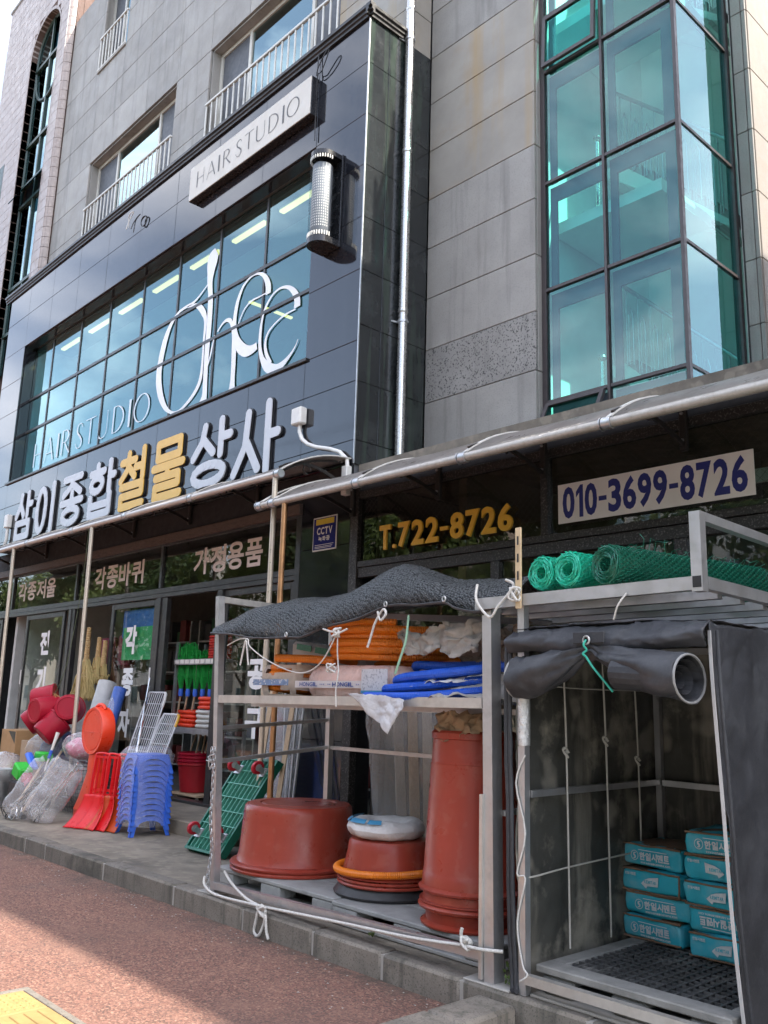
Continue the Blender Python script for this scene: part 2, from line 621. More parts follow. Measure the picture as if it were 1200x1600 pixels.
vinyl_pink = mat('faded white lettering', (0.70, 0.60, 0.55), 0.55, var=0.06, nscale=9)

# ------------------------------------------------------------------ ground, pavement, platform
def pavement_material():
    m, nt, out = _nt('red bonded gravel')
    L = nt.links
    geo = nt.nodes.new('ShaderNodeNewGeometry')
    pos = geo.outputs['Position']
    vor = nt.nodes.new('ShaderNodeTexVoronoi')
    vor.inputs['Scale'].default_value = 96.0
    L.new(pos, vor.inputs['Vector'])
    sep = nt.nodes.new('ShaderNodeSeparateColor')
    L.new(vor.outputs['Color'], sep.inputs['Color'])
    ramp = nt.nodes.new('ShaderNodeValToRGB')
    e = ramp.color_ramp.elements
    e[0].position, e[0].color = 0.0, (0.060, 0.038, 0.033, 1)
    e[1].position, e[1].color = 1.0, (0.40, 0.24, 0.17, 1)
    for p, c in ((0.35, (0.145, 0.068, 0.049, 1)), (0.7, (0.232, 0.110, 0.080, 1)), (0.9, (0.29, 0.15, 0.11, 1))):
        k = e.new(p)
        k.color = c
    L.new(sep.outputs['Red'], ramp.inputs['Fac'])
    n1 = _noise(nt, pos, 1.1, 8, 0.65)
    c = _mixc(nt, _range(nt, n1, 0.48, 0.70, 0, 0.45), ramp.outputs['Color'], (0.085, 0.068, 0.06))
    n2 = _noise(nt, pos, 3.4, 8, 0.6)
    c = _mixc(nt, _range(nt, n2, 0.52, 0.72, 0, 0.5), c, (0.26, 0.145, 0.105))
    n3 = _noise(nt, pos, 0.7, 6, 0.6)
    c = _mixc(nt, _range(nt, n3, 0.3, 0.7, 0.0, 0.5), c, (0.155, 0.083, 0.062))
    # soil and moss that gathers at the foot of the kerb
    sepx = nt.nodes.new('ShaderNodeSeparateXYZ')
    L.new(pos, sepx.inputs['Vector'])
    n4 = _noise(nt, pos, 5.0, 7, 0.65)
    soil = _math(nt, 'MULTIPLY', _range(nt, sepx.outputs['Y'], 3.62, 3.93, 0.0, 1.0), _range(nt, n4, 0.40, 0.62, 0.0, 0.9))
    c = _mixc(nt, soil, c, (0.060, 0.048, 0.036))
    b = nt.nodes.new('ShaderNodeBsdfPrincipled')
    L.new(c, b.inputs['Base Color'])
    b.inputs['Roughness'].default_value = 0.88
    bp = nt.nodes.new('ShaderNodeBump')
    bp.inputs['Strength'].default_value = 0.9
    bp.inputs['Distance'].default_value = 0.006
    L.new(vor.outputs['Distance'], bp.inputs['Height'])
    L.new(bp.outputs['Normal'], b.inputs['Normal'])
    L.new(b.outputs['BSDF'], out.inputs['Surface'])
    return m

asphalt = mat('asphalt', (0.055, 0.055, 0.056), 0.9, var=0.25, nscale=1.2, bump=0.4, bscale=160, speck=((0.13, 0.13, 0.13), 0.5, 170))
obj('ground', MB().grid(lambda u, v: (-700 + 1400 * u, -700 + 1400 * v, -0.125), 8, 8), asphalt, kind='structure')
red_pave = pavement_material()
pav = obj('pavement', MB().box(-60, 9.0, -4.5, 3.96, -0.12, 0.0), red_pave, kind='structure')  # unseen side towards the road extended to bounce more light

# platform in front of the shops, its kerb stones, and the step before the doors
plat = obj('platform', MB().box(-40, 9.0, 4.06, 7.2, -0.1, 0.146), concrete, kind='structure')
KJ = [-16.4, -15.2, -14.0, -12.8, -11.6, -10.6, -9.54, -9.03, -7.78, -6.56, -5.6, -4.81, -4.15, -3.52, -2.7, -1.7, -0.7, 0.4, 1.5]
for a, b_ in zip(KJ[:-1], KJ[1:]):
    j = 0.006
    dz = random.uniform(-0.004, 0.004)
    k = MB().cbox(a + j, b_ - j, 3.925 + random.uniform(-.004, .004), 4.075, -0.08, 0.15 + dz, 0.016)
    obj('kerb_stone', k, kerb_mat, plat, smooth=40)
obj('joint_mortar', MB().box(-16.4, 1.5, 3.934, 4.07, -0.08, 0.139), mortar, plat)
step = obj('door_step', MB().cbox(-22.0, -7.9, 5.33, 6.9, 0.12, 0.30, 0.012), concrete, kind='structure')
obj('shop_floor', MB().box(-19.0, 1.0, 6.3, 13.0, 0.1, 0.262), mat('shop floor', (0.16, 0.15, 0.135), 0.5, var=0.2, nscale=3), kind='structure')

# the kerb that runs from the platform towards the road, and lower concrete beyond it
side_kerb = thing('side_kerb', 'grey kerb stones running from the shop platform out across the pavement', 'kerb', (-3.25, 3.4, 0))
for i, (y0, y1) in enumerate(((3.50, 3.915), (2.55, 3.49), (1.6, 2.54), (0.6, 1.59))):
    k = MB().cbox(-3.38 + i * 0.008, -3.12 + i * 0.01, y0, y1, -0.08, 0.112 + 0.006 * (i % 2), 0.018)
    obj('kerb_stone', k, kerb_mat, side_kerb, smooth=40)
obj('joint_mortar', MB().box(-3.36, -3.14, 0.6, 3.91, -0.08, 0.092), mortar, side_kerb)
pale_concrete = mat('pale concrete drive', (0.30, 0.285, 0.26), 0.85, var=0.2, nscale=1.5, bump=0.2, bscale=70, dirt=((0.18, 0.17, 0.15), 0.6, 1.8))  # made paler to bounce light up under the awnings
obj('driveway', MB().box(-3.1, 9.0, -4.5, 3.93, -0.1, 0.006), pale_concrete, kind='structure')

# yellow tactile paving: dotted and barred slabs
tactile_mat = mat('yellow tactile concrete', (0.31, 0.205, 0.075), 0.75, var=0.18, nscale=6, rnd=0.12, bump=0.15, bscale=90,
                  dirt=((0.30, 0.20, 0.08), 0.5, 5))
tact = thing('tactile_paving', 'yellow tactile paving with raised dots and bars at the pavement edge', 'paving', (-5.0, 2.0, 0))
TS = 0.335
def tactile_mesh(kind):
    t = MB().cbox(-TS / 2 + .003, TS / 2 - .003, -TS / 2 + .003, TS / 2 - .003, -0.03, 0.006, 0.003)
    if kind == 'dots':
        for i in range(6):
            for j in range(6):
                t.lathe([(0.0165, 0.005), (0.0135, 0.0105), (0.007, 0.0115)], ((i - 2.5) * .048, (j - 2.5) * .048, 0), 10)
    else:
        for i in range(4):
            t.cbox(-0.13, 0.13, (i - 1.5) * .072 - .017, (i - 1.5) * .072 + .017, 0.004, 0.0115, 0.004)
    return t.mesh('slab', tactile_mat, 35)
dots, bars = tactile_mesh('dots'), tactile_mesh('bars')
for _k in range(5):
    obj('edge_strip', MB().cbox(-5.2 + .5 * _k, -4.71 + .5 * _k, 2.222, 2.262, -.03, .007 + .001 * (_k % 2), .003), kerb_mat, tact)
for _k in range(2):
    obj('edge_strip', MB().cbox(-5.245, -5.203, 1.55 + .36 * _k, 1.905 + .36 * _k, -.03, .007, .003), kerb_mat, tact)
# the strip starts with a dotted slab at X -5.2 and runs on to the right with bars along it
for j in range(2):
    for i in range(0, 6):
        put('slab', dots if i == 0 else bars, (-5.2 + (i + .5) * TS, 2.22 - (j + .5) * TS, 0.0), tact)

# ------------------------------------------------------------------ the main building
bld = thing('shop_building', 'grey stone commercial building with black granite storey and green glass stair tower', 'building', (-11, 8, 0))
YF, YU, YS, XR = 6.2, 6.87, 7.29, -7.22
J = 0.004
def lines(a, first, pitch, b_):
    out = [a]
    x = first
    while x < b_ - 0.02:
        if x > a + 0.02:
            out.append(x)
        x += pitch
    return out + [b_]

def clad(part, name, axis, fixed, us, zs, m, th=0.03, skip=None, b=0.004, alt=None, j=J):
    """slabs on a wall: axis 'x' = a front wall at Y fixed, 'y' = a side wall at X fixed facing +X"""
    for a, a2 in zip(us[:-1], us[1:]):
        for z, z2 in zip(zs[:-1], zs[1:]):
            cu, cz = (a + a2) / 2, (z + z2) / 2
            if skip and skip(cu, cz):
                continue
            mm = alt(cu, cz) if alt else m
            w, h = a2 - a - 2 * j, z2 - z - 2 * j
            jit = random.uniform(-0.0012, 0.0012)
            if axis == 'x':
                piece(name, part, (cu, fixed + th / 2 + jit, cz), (w, th, h), mm, b)
            else:
                piece(name, part, (fixed - th / 2 + jit, cu, cz), (th, w, h), mm, b)

def shell(x0, x1, y0, y1, z0, z1, name='wall_core', m=None):
    return obj(name, MB().box(x0, x1, y0, y1, z0, z1), m or dark_core, bld)

# cores behind the cladding
shell(-18.88, -7.27, 7.34, 16.0, 10.0, 17.5)                    # wing above, set back behind its window reveals
shell(-18.88, -17.84, 6.24, 7.2, 0.3, 10.05)                    # granite storey: left, right, upper and lower bands
g_joint = mat('granite joint', (0.15, 0.155, 0.165), 0.8)
shell(-8.16, -7.252, 6.232, 7.28, 4.1, 10.05, m=g_joint)
shell(-17.84, -8.16, 6.232, 7.2, 8.66, 10.05, m=g_joint)
shell(-17.84, -8.16, 6.232, 6.40, 4.1, 5.64, m=g_joint)
shell(-18.88, -7.26, 9.9, 16.0, 0.3, 9.98)
shell(-18.88, -7.26, 7.2, 9.88, 8.9, 9.98)
shell(-7.24, -5.68, 7.335, 16.0, 4.2, 17.5)
shell(-5.66, -3.64, 9.85, 16.0, 4.2, 17.5)
shell(-3.80, -3.64, 8.64, 9.84, 4.2, 17.5)

# upper storeys: stone slabs with window openings
wall_up = obj('stone_wall', MB().box(-18.88, -7.27, 6.915, 6.93, 9.95, 10.2), stone_joint, bld)
WIN = [(-17.15, -13.49, 10.55, 12.87), (-12.30, -8.68, 10.55, 12.87), (-17.25, -15.93, 15.18, 17.4), (-12.30, -8.68, 15.18, 17.4)]
def in_window(x, z):
    return any(a < x < b_ and c < z < d for a, b_, c, d in WIN)
sx = lines(-18.9, -18.37, 1.22, -7.235)
sx = sorted(set([-18.9, -18.37, -17.15, -15.93, -14.71, -13.49, -12.30, -11.10, -9.89, -8.68, -7.235]))
sz = [9.9, 10.55, 11.33, 12.10, 12.87, 13.64, 14.41, 15.18, 15.95, 16.72, 17.5]
clad(wall_up, 'stone_slab', 'x', YU, sx, sz, stone, 0.04, in_window,
     alt=lambda x, z: stone_stain if (x > -8.0 and z > 9) else stone)
clad(wall_up, 'stone_slab', 'y', -7.22, [6.875, 7.285], sz, stone, 0.04, alt=lambda y, z: stone_stain if z < 12.5 else stone)

def upper_window(x0, x1, z0, z1):
    w = obj('window', MB().box(x0 + .02, x1 - .02, 7.32, 7.335, z0, z1), insect_net, bld)   # dark back board
    d0, d1 = YU + .04, 7.32
    rv = MB()
    rv.box(x0 - .002, x0 + .03, d0 + .002, d1, z0, z1)
    rv.box(x1 - .03, x1 + .002, d0 + .002, d1, z0, z1)
    rv.box(x0 + .031, x1 - .031, d0 + .002, d1, z1 - .03, z1 + .002)
    rv.box(x0 + .031, x1 - .031, d0 + .002, d1, z0 - .02, z0 + .03)
    obj('reveal', rv, stone, w)
    fy0, fy1 = 7.06, 7.15
    a, b_ = x0 + .035, x1 - .035
    c, d = z0 + .035, z1 - .035
    n = (x1 - x0)
    fr = MB()
    fr.box(a, b_, fy0, fy1, d - .07, d)
    fr.box(a, b_, fy0, fy1, c, c + .07)
    cols = [a, a + .26 * n, a + .74 * n, b_] if n > 2 else [a, (a + b_) / 2, b_]
    for q in cols:
        qq = min(max(q, a + .035), b_ - .035)
        fr.box(qq - .035, qq + .035, fy0 + .001, fy1 - .001, c + .071, d - .071)
    obj('frame', fr, frame_white, w)
    for i, (q, q2) in enumerate(zip(cols[:-1], cols[1:])):
        side = (i in (0, 2)) if n > 2 else i == 0
        g = MB().box(q + .04, q2 - .04, fy0 + .03, fy0 + .04, c + .07, d - .07)
        obj('screen' if side else 'pane', g, insect_net if side else glass_upper, w)
    sl = MB().cbox(x0 + .0, x1 - .0, YU - .035, d0 + .1, z0 - .05, z0 - .0, .006)
    if z0 > 12:
        obj('sill', sl, stone, w)
    # white railing before the window
    ry = YU - 0.02
    zt = z0 + 1.2 if z0 < 12 else z0 + .86
    zb = zt - .86
    r = obj('railing', MB().cbox(x0 + .0, x1 - .0, ry - .025, ry + .025, zt - .045, zt, .006), rail_white, bld)
    obj('bottom_rail', MB().cbox(x0, x1, ry - .02, ry + .02, zb, zb + .035, .005), rail_white, r)
    nb = int((x1 - x0) / 0.165)
    for i in range(nb + 1):
        x = x0 + .03 + (x1 - x0 - .06) * i / nb
        piece('bar', r, (x, ry, (zt - .045 + zb + .035) / 2), (.030, .022, zt - zb - .085), rail_white, .003)
for wn_ in WIN:
    upper_window(*wn_)

# granite storey
gr = obj('granite_wall', MB().box(-18.88, -7.25, 6.233, 6.238, 9.98, 10.04), dark_core, bld)
gx = [-18.9, -17.8, -16.6, -15.4, -14.2, -13.0, -11.8, -10.6, -9.4, -8.2, -7.225]
gz = [4.2, 4.48, 5.18, 5.67, 6.56, 7.24, 7.93, 8.62, 9.34, 10.06]
clad(gr, 'granite_slab', 'x', YF, gx, gz, granite, 0.03, lambda x, z: -17.8 < x < -8.2 and 5.67 < z < 8.62, .0025, j=.003)
gzs = [4.2, 4.48, 5.18, 5.87, 6.56, 7.24, 7.93, 8.62, 9.34, 9.99]
clad(gr, 'granite_slab', 'y', -7.22, [6.203, 6.54, 6.86, 7.285], gzs, granite_side, 0.03, None, .0025, j=.003)
obj('corner_bead', MB().box(-7.226, -7.212, 6.192, 6.206, 4.2, 10.05), steel, gr)
soff = MB().box(-17.8, -8.2, 6.235, 6.40, 8.60, 8.622)
soff.box(-17.802, -17.775, 6.235, 6.45, 5.68, 8.60)
soff.box(-8.225, -8.198, 6.235, 6.45, 5.68, 8.60)
obj('window_reveal', soff, granite, gr)
obj('window_sill', MB().cbox(-17.9, -8.15, 6.165, 6.44, 5.655, 5.70, .006), black_trim, gr)
co = MB()
prof = [(0, 9.97), (-.03, 9.97), (-.03, 10.01), (-.05, 10.02), (-.05, 10.06), (-.075, 10.07), (-.075, 10.115), (0, 10.115)]
co.prism(prof, lambda u, v, d: (d, YF + u, v), -19.15, -7.13)
prof2 = [(0, 9.97), (.03, 9.97), (.03, 10.01), (.05, 10.02), (.05, 10.06), (.073, 10.07), (.073, 10.113), (0, 10.113)]
co.prism(prof2, lambda u, v, d: (XR + u, d, v), 6.12, 6.83)
obj('cornice', co, black_trim, bld)
obj('cornice_roof', MB().box(-18.9, -7.24, 6.205, 6.90, 10.07, 10.105), black_trim, bld)

# ribbon window of the first-floor salon
YG = 6.42
mx = [-17.775, -16.82, -15.54, -14.34, -13.10, -11.92, -10.73, -9.53, -8.225]
mz = [5.70, 6.79, 7.49, 8.60]
salon = obj('salon_window', MB().box(-17.775, -8.225, YG + .03, YG + .09, 8.56, 8.60), alu_dark, bld)
fr = MB()
for z in (6.79, 7.49):
    fr.box(-17.775, -8.225, YG - .012, YG + .05, z - .024, z + .024)
fr.box(-17.775, -8.225, YG - .01, YG + .05, 5.70, 5.735)
obj('transom_bar', fr, alu_dark, salon)
for x in mx[1:-1]:
    obj('mullion', MB().box(x - .022, x + .022, YG - .006, YG + .045, 5.735, 8.56), alu_dark, salon)
for a, a2 in zip(mx[:-1], mx[1:]):
    for z, z2 in zip(mz[:-1], mz[1:]):
        piece('pane', salon, ((a + a2) / 2 + .0, YG + .012 + random.uniform(-.0015, .0015), (z + z2) / 2),
              (a2 - a - .03, .008, z2 - z - .03), glass_teal, .001)
# salon interior
room_wall = mat('salon wall', (0.40, 0.46, 0.46), 0.8, var=0.1)
room_ceil = mat('salon ceiling', (0.55, 0.62, 0.60), 0.8, var=0.05)
room_floor = mat('salon floor', (0.12, 0.11, 0.10), 0.5, var=0.2)
room = obj('salon_room', MB().box(-17.8, -8.2, 9.80, 9.88, 5.3, 8.88), room_wall, bld)
obj('ceiling', MB().box(-17.8, -8.2, 6.52, 9.8, 8.70, 8.76), room_ceil, room)
obj('floor', MB().box(-17.8, -8.2, 6.41, 9.8, 5.2, 5.32), room_floor, room)
obj('partition', MB().box(-17.83, -17.79, 6.5, 9.8, 5.3, 8.75), room_wall, room)
obj('partition', MB().box(-8.21, -8.17, 6.5, 9.8, 5.3, 8.75), room_wall, room)
lamp_glow = emit('salon lamp glow', (1.0, 0.56, 0.20), 0.62)
for x in (-16.96, -15.67, -14.40, -13.12, -11.86, -10.61, -9.36):
    lmp = obj('ceiling_lamp', MB().box(x - .43, x + .43, 6.79, 6.87, 8.605, 8.635), lamp_glow, room)
    obj('lamp_channel', MB().box(x - .44, x + .44, 6.775, 6.885, 8.637, 8.69), frame_white, lmp)
for x, y, z, l in ((-11.9, 8.2, 8.2, .9), (-10.1, 8.2, 8.25, .7), (-9.4, 8.3, 8.3, 1.0)):
    lmp = obj('pendant_lamp', MB().box(x - .03, x + .03, y - l / 2, y + l / 2, z, z + .03), lamp_glow, room)
    obj('cord', MB().tube((x, y, z + .03), (x, y, 8.7), .006, 6), letter_edge, lmp)
for x in (-16.2, -14.9, -13.6, -12.3, -11.0, -9.7):
    mr = obj('mirror_station', MB().cbox(x - .4, x + .4, 9.0, 9.12, 5.32, 7.3, .02), room_wall, room)
    obj('mirror', MB().box(x - .33, x + .33, 8.985, 8.998, 6.1, 7.2), stainless, mr)

# stair tower wall: broad slabs, one column, with the return to the glass
tw = obj('tower_wall', MB().box(-7.2, -5.7, 7.331, 7.334, 17.2, 17.4), stone_joint, bld)
tz = [4.2, 4.48, 5.17, 5.855, 6.54, 7.225, 7.91, 8.605, 9.30, 9.99, 10.68, 11.37, 12.06, 12.6]
clad(tw, 'stone_slab', 'x', YS, [-7.215, -5.53], tz, stone, 0.04, None, .005,
     alt=lambda x, z: stone_rough if 5.17 < z < 5.855 else (stone_stain if 7.91 < z < 9.99 else stone))
clad(tw, 'stone_slab', 'y', -5.53, [7.332, 7.455], tz[::2] + [12.6], stone, 0.04, None, .005)

# glass stair bay
bay = obj('stair_window', MB().box(-5.56, -5.47, 7.40, 7.47, 4.2, 12.0), alu_brown, bld)
XB, YB2 = -3.83, 8.55
bz = [4.15, 4.81, 6.11, 7.42, 8.87, 10.2, 11.6]
def mull(x0, x1, y0, y1, z0, z1, name='mullion'):
    obj(name, MB().box(x0, x1, y0, y1, z0, z1), alu_brown, bay)
mull(-4.72, -4.69, 7.395, 7.455, 4.2, 12.0)
mull(XB - .028, XB + .010, 7.392, 7.442, 4.2, 12.0, 'corner_post')
mull(XB - .06, XB + .02, 8.54, 8.60, 4.2, 12.0)
for z in bz[1:]:
    mull(-5.47, -4.726, 7.397, 7.452, z - .017, z + .017, 'transom')
    mull(-4.684, XB - .029, 7.397, 7.452, z - .017, z + .017, 'transom')
    mull(XB - .03, XB + .008, 7.443, 8.539, z - .016, z + .016, 'transom')
mull(-5.47, -4.726, 7.397, 7.452, 9.58, 9.625, 'transom')
for z, z2 in zip(bz[:-1], bz[1:]):
    if z > 4.5:
        piece('pane', bay, (-5.10, 7.425, (z + z2) / 2), (.73, .008, z2 - z - .04), glass_green, .001)
    piece('pane', bay, (-4.278, 7.425, (z + z2) / 2), (.80, .008, z2 - z - .04), glass_green, .001)
    piece('pane', bay, (XB - .008, 7.99, (z + z2) / 2), (.008, 1.09, z2 - z - .03), glass_green, .001)
# open hopper at the foot and the vent sash above
def sash(x0, x1, zt, h, ang, yb):
    s, c_ = sin(ang), cos(ang)
    fn = lambda u, v, d: (u, yb - s * v - c_ * d, zt - c_ * v + s * d)
    w = .045
    fr_ = MB()
    for (a, b_, c2, d2) in ((x0, x1, 0, w), (x0, x1, h - w, h), (x0, x0 + w, w, h - w), (x1 - w, x1, w, h - w)):
        fr_.prism([(a, c2), (b_, c2), (b_, d2), (a, d2)], fn, -.02, .02)
    o = obj('vent_sash', fr_, alu_brown, bay)
    g = MB().prism([(x0 + w, w), (x1 - w, w), (x1 - w, h - w), (x0 + w, h - w)], fn, -.004, .004)
    obj('pane', g, glass_green, o)
sash(-5.46, -4.735, 4.775, .60, radians(27), 7.375)
sash(-5.455, -4.74, 9.565, .68, radians(2.5), 7.375)
mull(-5.47, -4.726, 7.397, 7.452, 4.19, 4.23, 'transom')
# inside the stair: plastered walls, flights, rails
plaster = mat('stairwell plaster', (0.82, 0.84, 0.80), 0.8, var=0.08, nscale=2)
tread_mat = mat('stair tread', (0.40, 0.42, 0.40), 0.6, var=0.12)
band_mat = mat('slab edge paint', (0.07, 0.08, 0.10), 0.6, var=0.1)
st = obj('stairwell', MB().box(-5.66, -3.66, 9.78, 9.84, 4.2, 12.6), plaster, bld)
obj('side_wall', MB().box(-5.66, -5.58, 7.46, 9.78, 4.2, 12.6), plaster, st)
obj('side_wall', MB().box(-3.80, -3.70, 8.62, 9.78, 4.2, 12.6), plaster, st)
for k, z0 in enumerate((4.3, 6.95, 9.6)):
    # one flight per storey along the back, rising to the left, with a smooth soffit
    n = 9
    fl = MB()
    for i in range(n):
        x = -3.98 - i * 0.155
        fl.box(x - .155, x, 8.82, 9.70, z0 + i * .15, z0 + (i + 1) * .15)
    f_ = obj('flight', fl, tread_mat, st)
    sf = MB().prism([(-3.9, z0 - .15), (-3.98, z0 + .0), (-5.37, z0 + 1.345), (-5.37, z0 + 1.1)], lambda u, v, d: (u, d, v), 8.80, 9.71)
    obj('soffit', sf, plaster, f_)
    obj('landing', MB().box(-5.57, -5.375, 8.8, 9.77, z0 + 1.2, z0 + 1.35), plaster, st)
    rl = MB()
    rl.tube((-3.98, 8.78, z0 + 1.0), (-5.37, 8.78, z0 + 2.34), .024, 8)
    for i in range(n):
        x = -4.02 - i * 0.155
        zz = z0 + .1 + i * .15
        rl.path([(x - .03, 8.78, zz), (x - .03, 8.78, zz + .62), (x, 8.78, zz + .70), (x + .03, 8.78, zz + .60), (x + .03, 8.78, zz - .02)], .010, 6)
        rl.tube((x - .06, 8.78, zz), (x - .06, 8.78, zz + .96), .009, 6)
    obj('handrail', rl, steel, f_)
    nw = MB().tube((-5.0, 7.75, z0 + .15), (-5.0, 7.75, z0 + .95), .025, 10)
    nw.lathe([(0.001, -.045), (.035, -.03), (.048, 0), (.035, .03), (.001, .045)], (-5.0, 7.75, z0 + .99), 12)
    nw.tube((-5.0, 7.75, z0 + .62), (-5.5, 7.75, z0 + .62), .015, 8)
    obj('newel', nw, stainless, st, smooth=40)
    obj('half_landing', MB().box(-5.57, -4.2, 7.7, 8.78, z0 - .02, z0 + .12), plaster, st)
# broad painted bands behind the panes, round each light of the stair window
for z, z2 in zip(bz[:-1], bz[1:]):
    for x0, x1 in ((-5.46, -4.73), (-4.68, -3.89)):
        bd = MB()
        bd.box(x0, x1, 7.49, 7.52, z2 - .21, z2 - .03)
        bd.box(x0, x0 + .085, 7.49, 7.52, z + .03, z2 - .21)
        if x0 > -5:
            bd.box(x1 - .14, x1, 7.49, 7.52, z + .03, z2 - .21)
        obj('edge_band', bd, band_mat, st)

# pier and sunlit gable beyond the glass
pr = obj('gable_wall', MB().box(-3.79, -3.66, 8.61, 8.638, 4.25, 12.4), stone_joint, bld)
pz = [4.2, 4.8, 5.55, 6.28, 7.06, 7.80, 8.55, 9.3, 10.05, 10.8, 11.5, 12.4]
clad(pr, 'stone_slab', 'x', 8.585, [-3.765, -3.645, -3.592], pz[::1], stone, 0.025, None, .004)
clad(pr, 'stone_slab', 'y', -3.585, [8.612, 9.75, 10.9, 12.0, 13.1], pz, lit_stone, 0.04, None, .004)
# single-storey extension roof under the stair tower
obj('extension_roof', MB().box(-7.2, 2.6, 6.26, 8.58, 4.02, 4.19), concrete, bld)
obj('parapet', MB().box(-18.95, -3.6, 6.95, 16.0, 17.5, 17.7), stone, bld)

# ------------------------------------------------------------------ neighbouring buildings
# pink tiled building to the left, standing slightly proud of the stone wing
YT = 6.70
tb = thing('tiled_building', 'pink beige tiled building with a tall arched green window, left of the stone facade', 'building', (-21.5, 8, 0))
TX0, TX1, TZ1 = -23.45, -18.93, 20.45
AX0, AX1, AZT = -21.32, -19.55, 18.62            # tall arched opening
AR = (AX1 - AX0) / 2
ACX, ACZ = (AX0 + AX1) / 2, AZT - AR
def arch_in(x, z, g=0.0):
    if z < ACZ:
        return AX0 - g < x < AX1 + g and z > 0.5
    return hypot(x - ACX, z - ACZ) < AR + g
obj('wall', MB().box(TX0, TX1, YT + .32, 16, 0, TZ1), tan_joint, tb)
# wall sheet with the opening left free: strips beside and a fan above
w = MB()
w.box(TX0, AX0, YT + .012, YT + .32, 0, ACZ)
w.box(AX1, TX1 - .16, YT + .012, YT + .32, 0, ACZ)
n = 20
for i in range(n):
    a0, a1 = pi * i / n, pi * (i + 1) / n
    xa, xb = ACX - AR * cos(a0), ACX - AR * cos(a1)
    za, zb = ACZ + AR * sin(a0), ACZ + AR * sin(a1)
    w.add([(xa, YT + .012, za), (xb, YT + .012, zb), (xb, YT + .012, TZ1), (xa, YT + .012, TZ1),
           (xa, YT + .32, za), (xb, YT + .32, zb)], [(0, 1, 2, 3), (0, 4, 5, 1)])
w.box(TX0, AX0, YT + .012, YT + .32, ACZ, TZ1)
w.box(AX1, TX1 - .16, YT + .012, YT + .32, ACZ, TZ1)
w.box(TX1 - .16, TX1 - .012, YT + .17, YT + .32, 0, TZ1)
obj('wall', w, tan_joint, tb)
# tiles: small upright pieces joined into one skin (too small to pick apart)
tl = MB()
TW, TH = 0.085, 0.255
z = 9.0
while z < TZ1 - .05:
    x = TX0 + .004
    while x < TX1 - .17:
        cx, cz = x + TW / 2, z + TH / 2
        if not (arch_in(cx, cz, .03) or arch_in(cx, z + .02, .02) or arch_in(cx, z + TH, .02)):
            e = random.uniform(-.0015, .0015)
            q = [(x + .004, YT + e, z + .005), (x + TW - .004, YT + e, z + .005), (x + TW - .004, YT + e, z + TH - .005), (x + .004, YT + e, z + TH - .005)]
            tl.add(q + [(a, YT + .014, c) for a, b_, c in q], [(0, 1, 2, 3), (0, 4, 5, 1), (1, 5, 6, 2), (2, 6, 7, 3), (3, 7, 4, 0)])
        x += TW
    z += TH
obj('tile_skin', tl, tan_tile, tb, kind='stuff')
# rounded corner: curved tiles, one per course
z = 9.0
rc = 0.155
cm = MB()
segs = 6
for seg in range(2):
    pass
def corner_tile(a0, a1):
    t = MB()
    for i in range(3):
        b0, b1 = a0 + (a1 - a0) * i / 3, a0 + (a1 - a0) * (i + 1) / 3
        P = [(rc * cos(b0), rc * sin(b0)), (rc * cos(b1), rc * sin(b1))]
        I = [((rc - .014) * cos(b0), (rc - .014) * sin(b0)), ((rc - .014) * cos(b1), (rc - .014) * sin(b1))]
        h0, h1 = .005, TH - .005
        t.add([(*P[0], h0), (*P[1], h0), (*P[1], h1), (*P[0], h1), (*I[0], h0), (*I[1], h0), (*I[1], h1), (*I[0], h1)],
              [(0, 1, 2, 3), (0, 4, 5, 1), (3, 2, 6, 7)] + ([(0, 3, 7, 4)] if i == 0 else []) + ([(1, 5, 6, 2)] if i == 2 else []))
    return t.mesh('corner_tile', tan_tile, 50)
ct = [corner_tile(-pi / 2 + .02, -pi / 4 - .015), corner_tile(-pi / 4 + .015, -.02)]
while z < TZ1 - .05:
    for q in ct:
        put('corner_tile', q, (TX1 - rc, YT + rc, z), tb)
    z += TH
obj('coping', MB().cbox(TX0 - .05, TX1 + .02, YT - .03, YT + .5, TZ1, TZ1 + .12, .02), stone, tb)
# arch reveal ring of bull-nosed tiles and green frame
ring = MB()
pts = [(AX0, 9.0), (AX0, ACZ)] + [(ACX - AR * cos(pi * i / 24), ACZ + AR * sin(pi * i / 24)) for i in range(1, 24)] + [(AX1, ACZ), (AX1, 9.0)]
for (xa, za), (xb, zb) in zip(pts[:-1], pts[1:]):
    L_ = hypot(xb - xa, zb - za)
    nx, nz = -(zb - za) / L_, (xb - xa) / L_
    k = max(1, int(L_ / TH))
    for i in range(k):
        p = (xa + (xb - xa) * (i + .03) / k, za + (zb - za) * (i + .03) / k)
        q = (xa + (xb - xa) * (i + .97) / k, za + (zb - za) * (i + .97) / k)
        ring.add([(p[0] + nx * .07, YT - .004, p[1] + nz * .07), (q[0] + nx * .07, YT - .004, q[1] + nz * .07),
                  (q[0], YT + .01, q[1]), (p[0], YT + .01, p[1]), (p[0] - nx * .0, YT + .24, p[1]), (q[0], YT + .24, q[1])],
                 [(0, 1, 2, 3), (3, 2, 5, 4)])
obj('arch_surround', ring, tan_tile, tb, kind='stuff')
aw = obj('arched_window', MB().path([(x, YT + .2, z) for x, z in pts], .045, 6), alu_green, tb)
fr = MB()
fr.box(ACX - .035, ACX + .035, YT + .16, YT + .24, 9.0, ACZ + AR - .03)
for z in (17.45, 15.22, 14.05, 13.5, 11.25, 10.05):
    fr.box(AX0, AX1, YT + .15, YT + .235, z - .04, z + .04)
obj('frame', fr, alu_green, aw)
cr = [(ACX + (AR - .06) * cos(pi + pi * i / 20), YT + .19, 17.2 + .9 * sin(pi + pi * i / 20)) for i in range(21)]
obj('curved_bar', MB().path(cr, .04, 6), alu_green, aw)
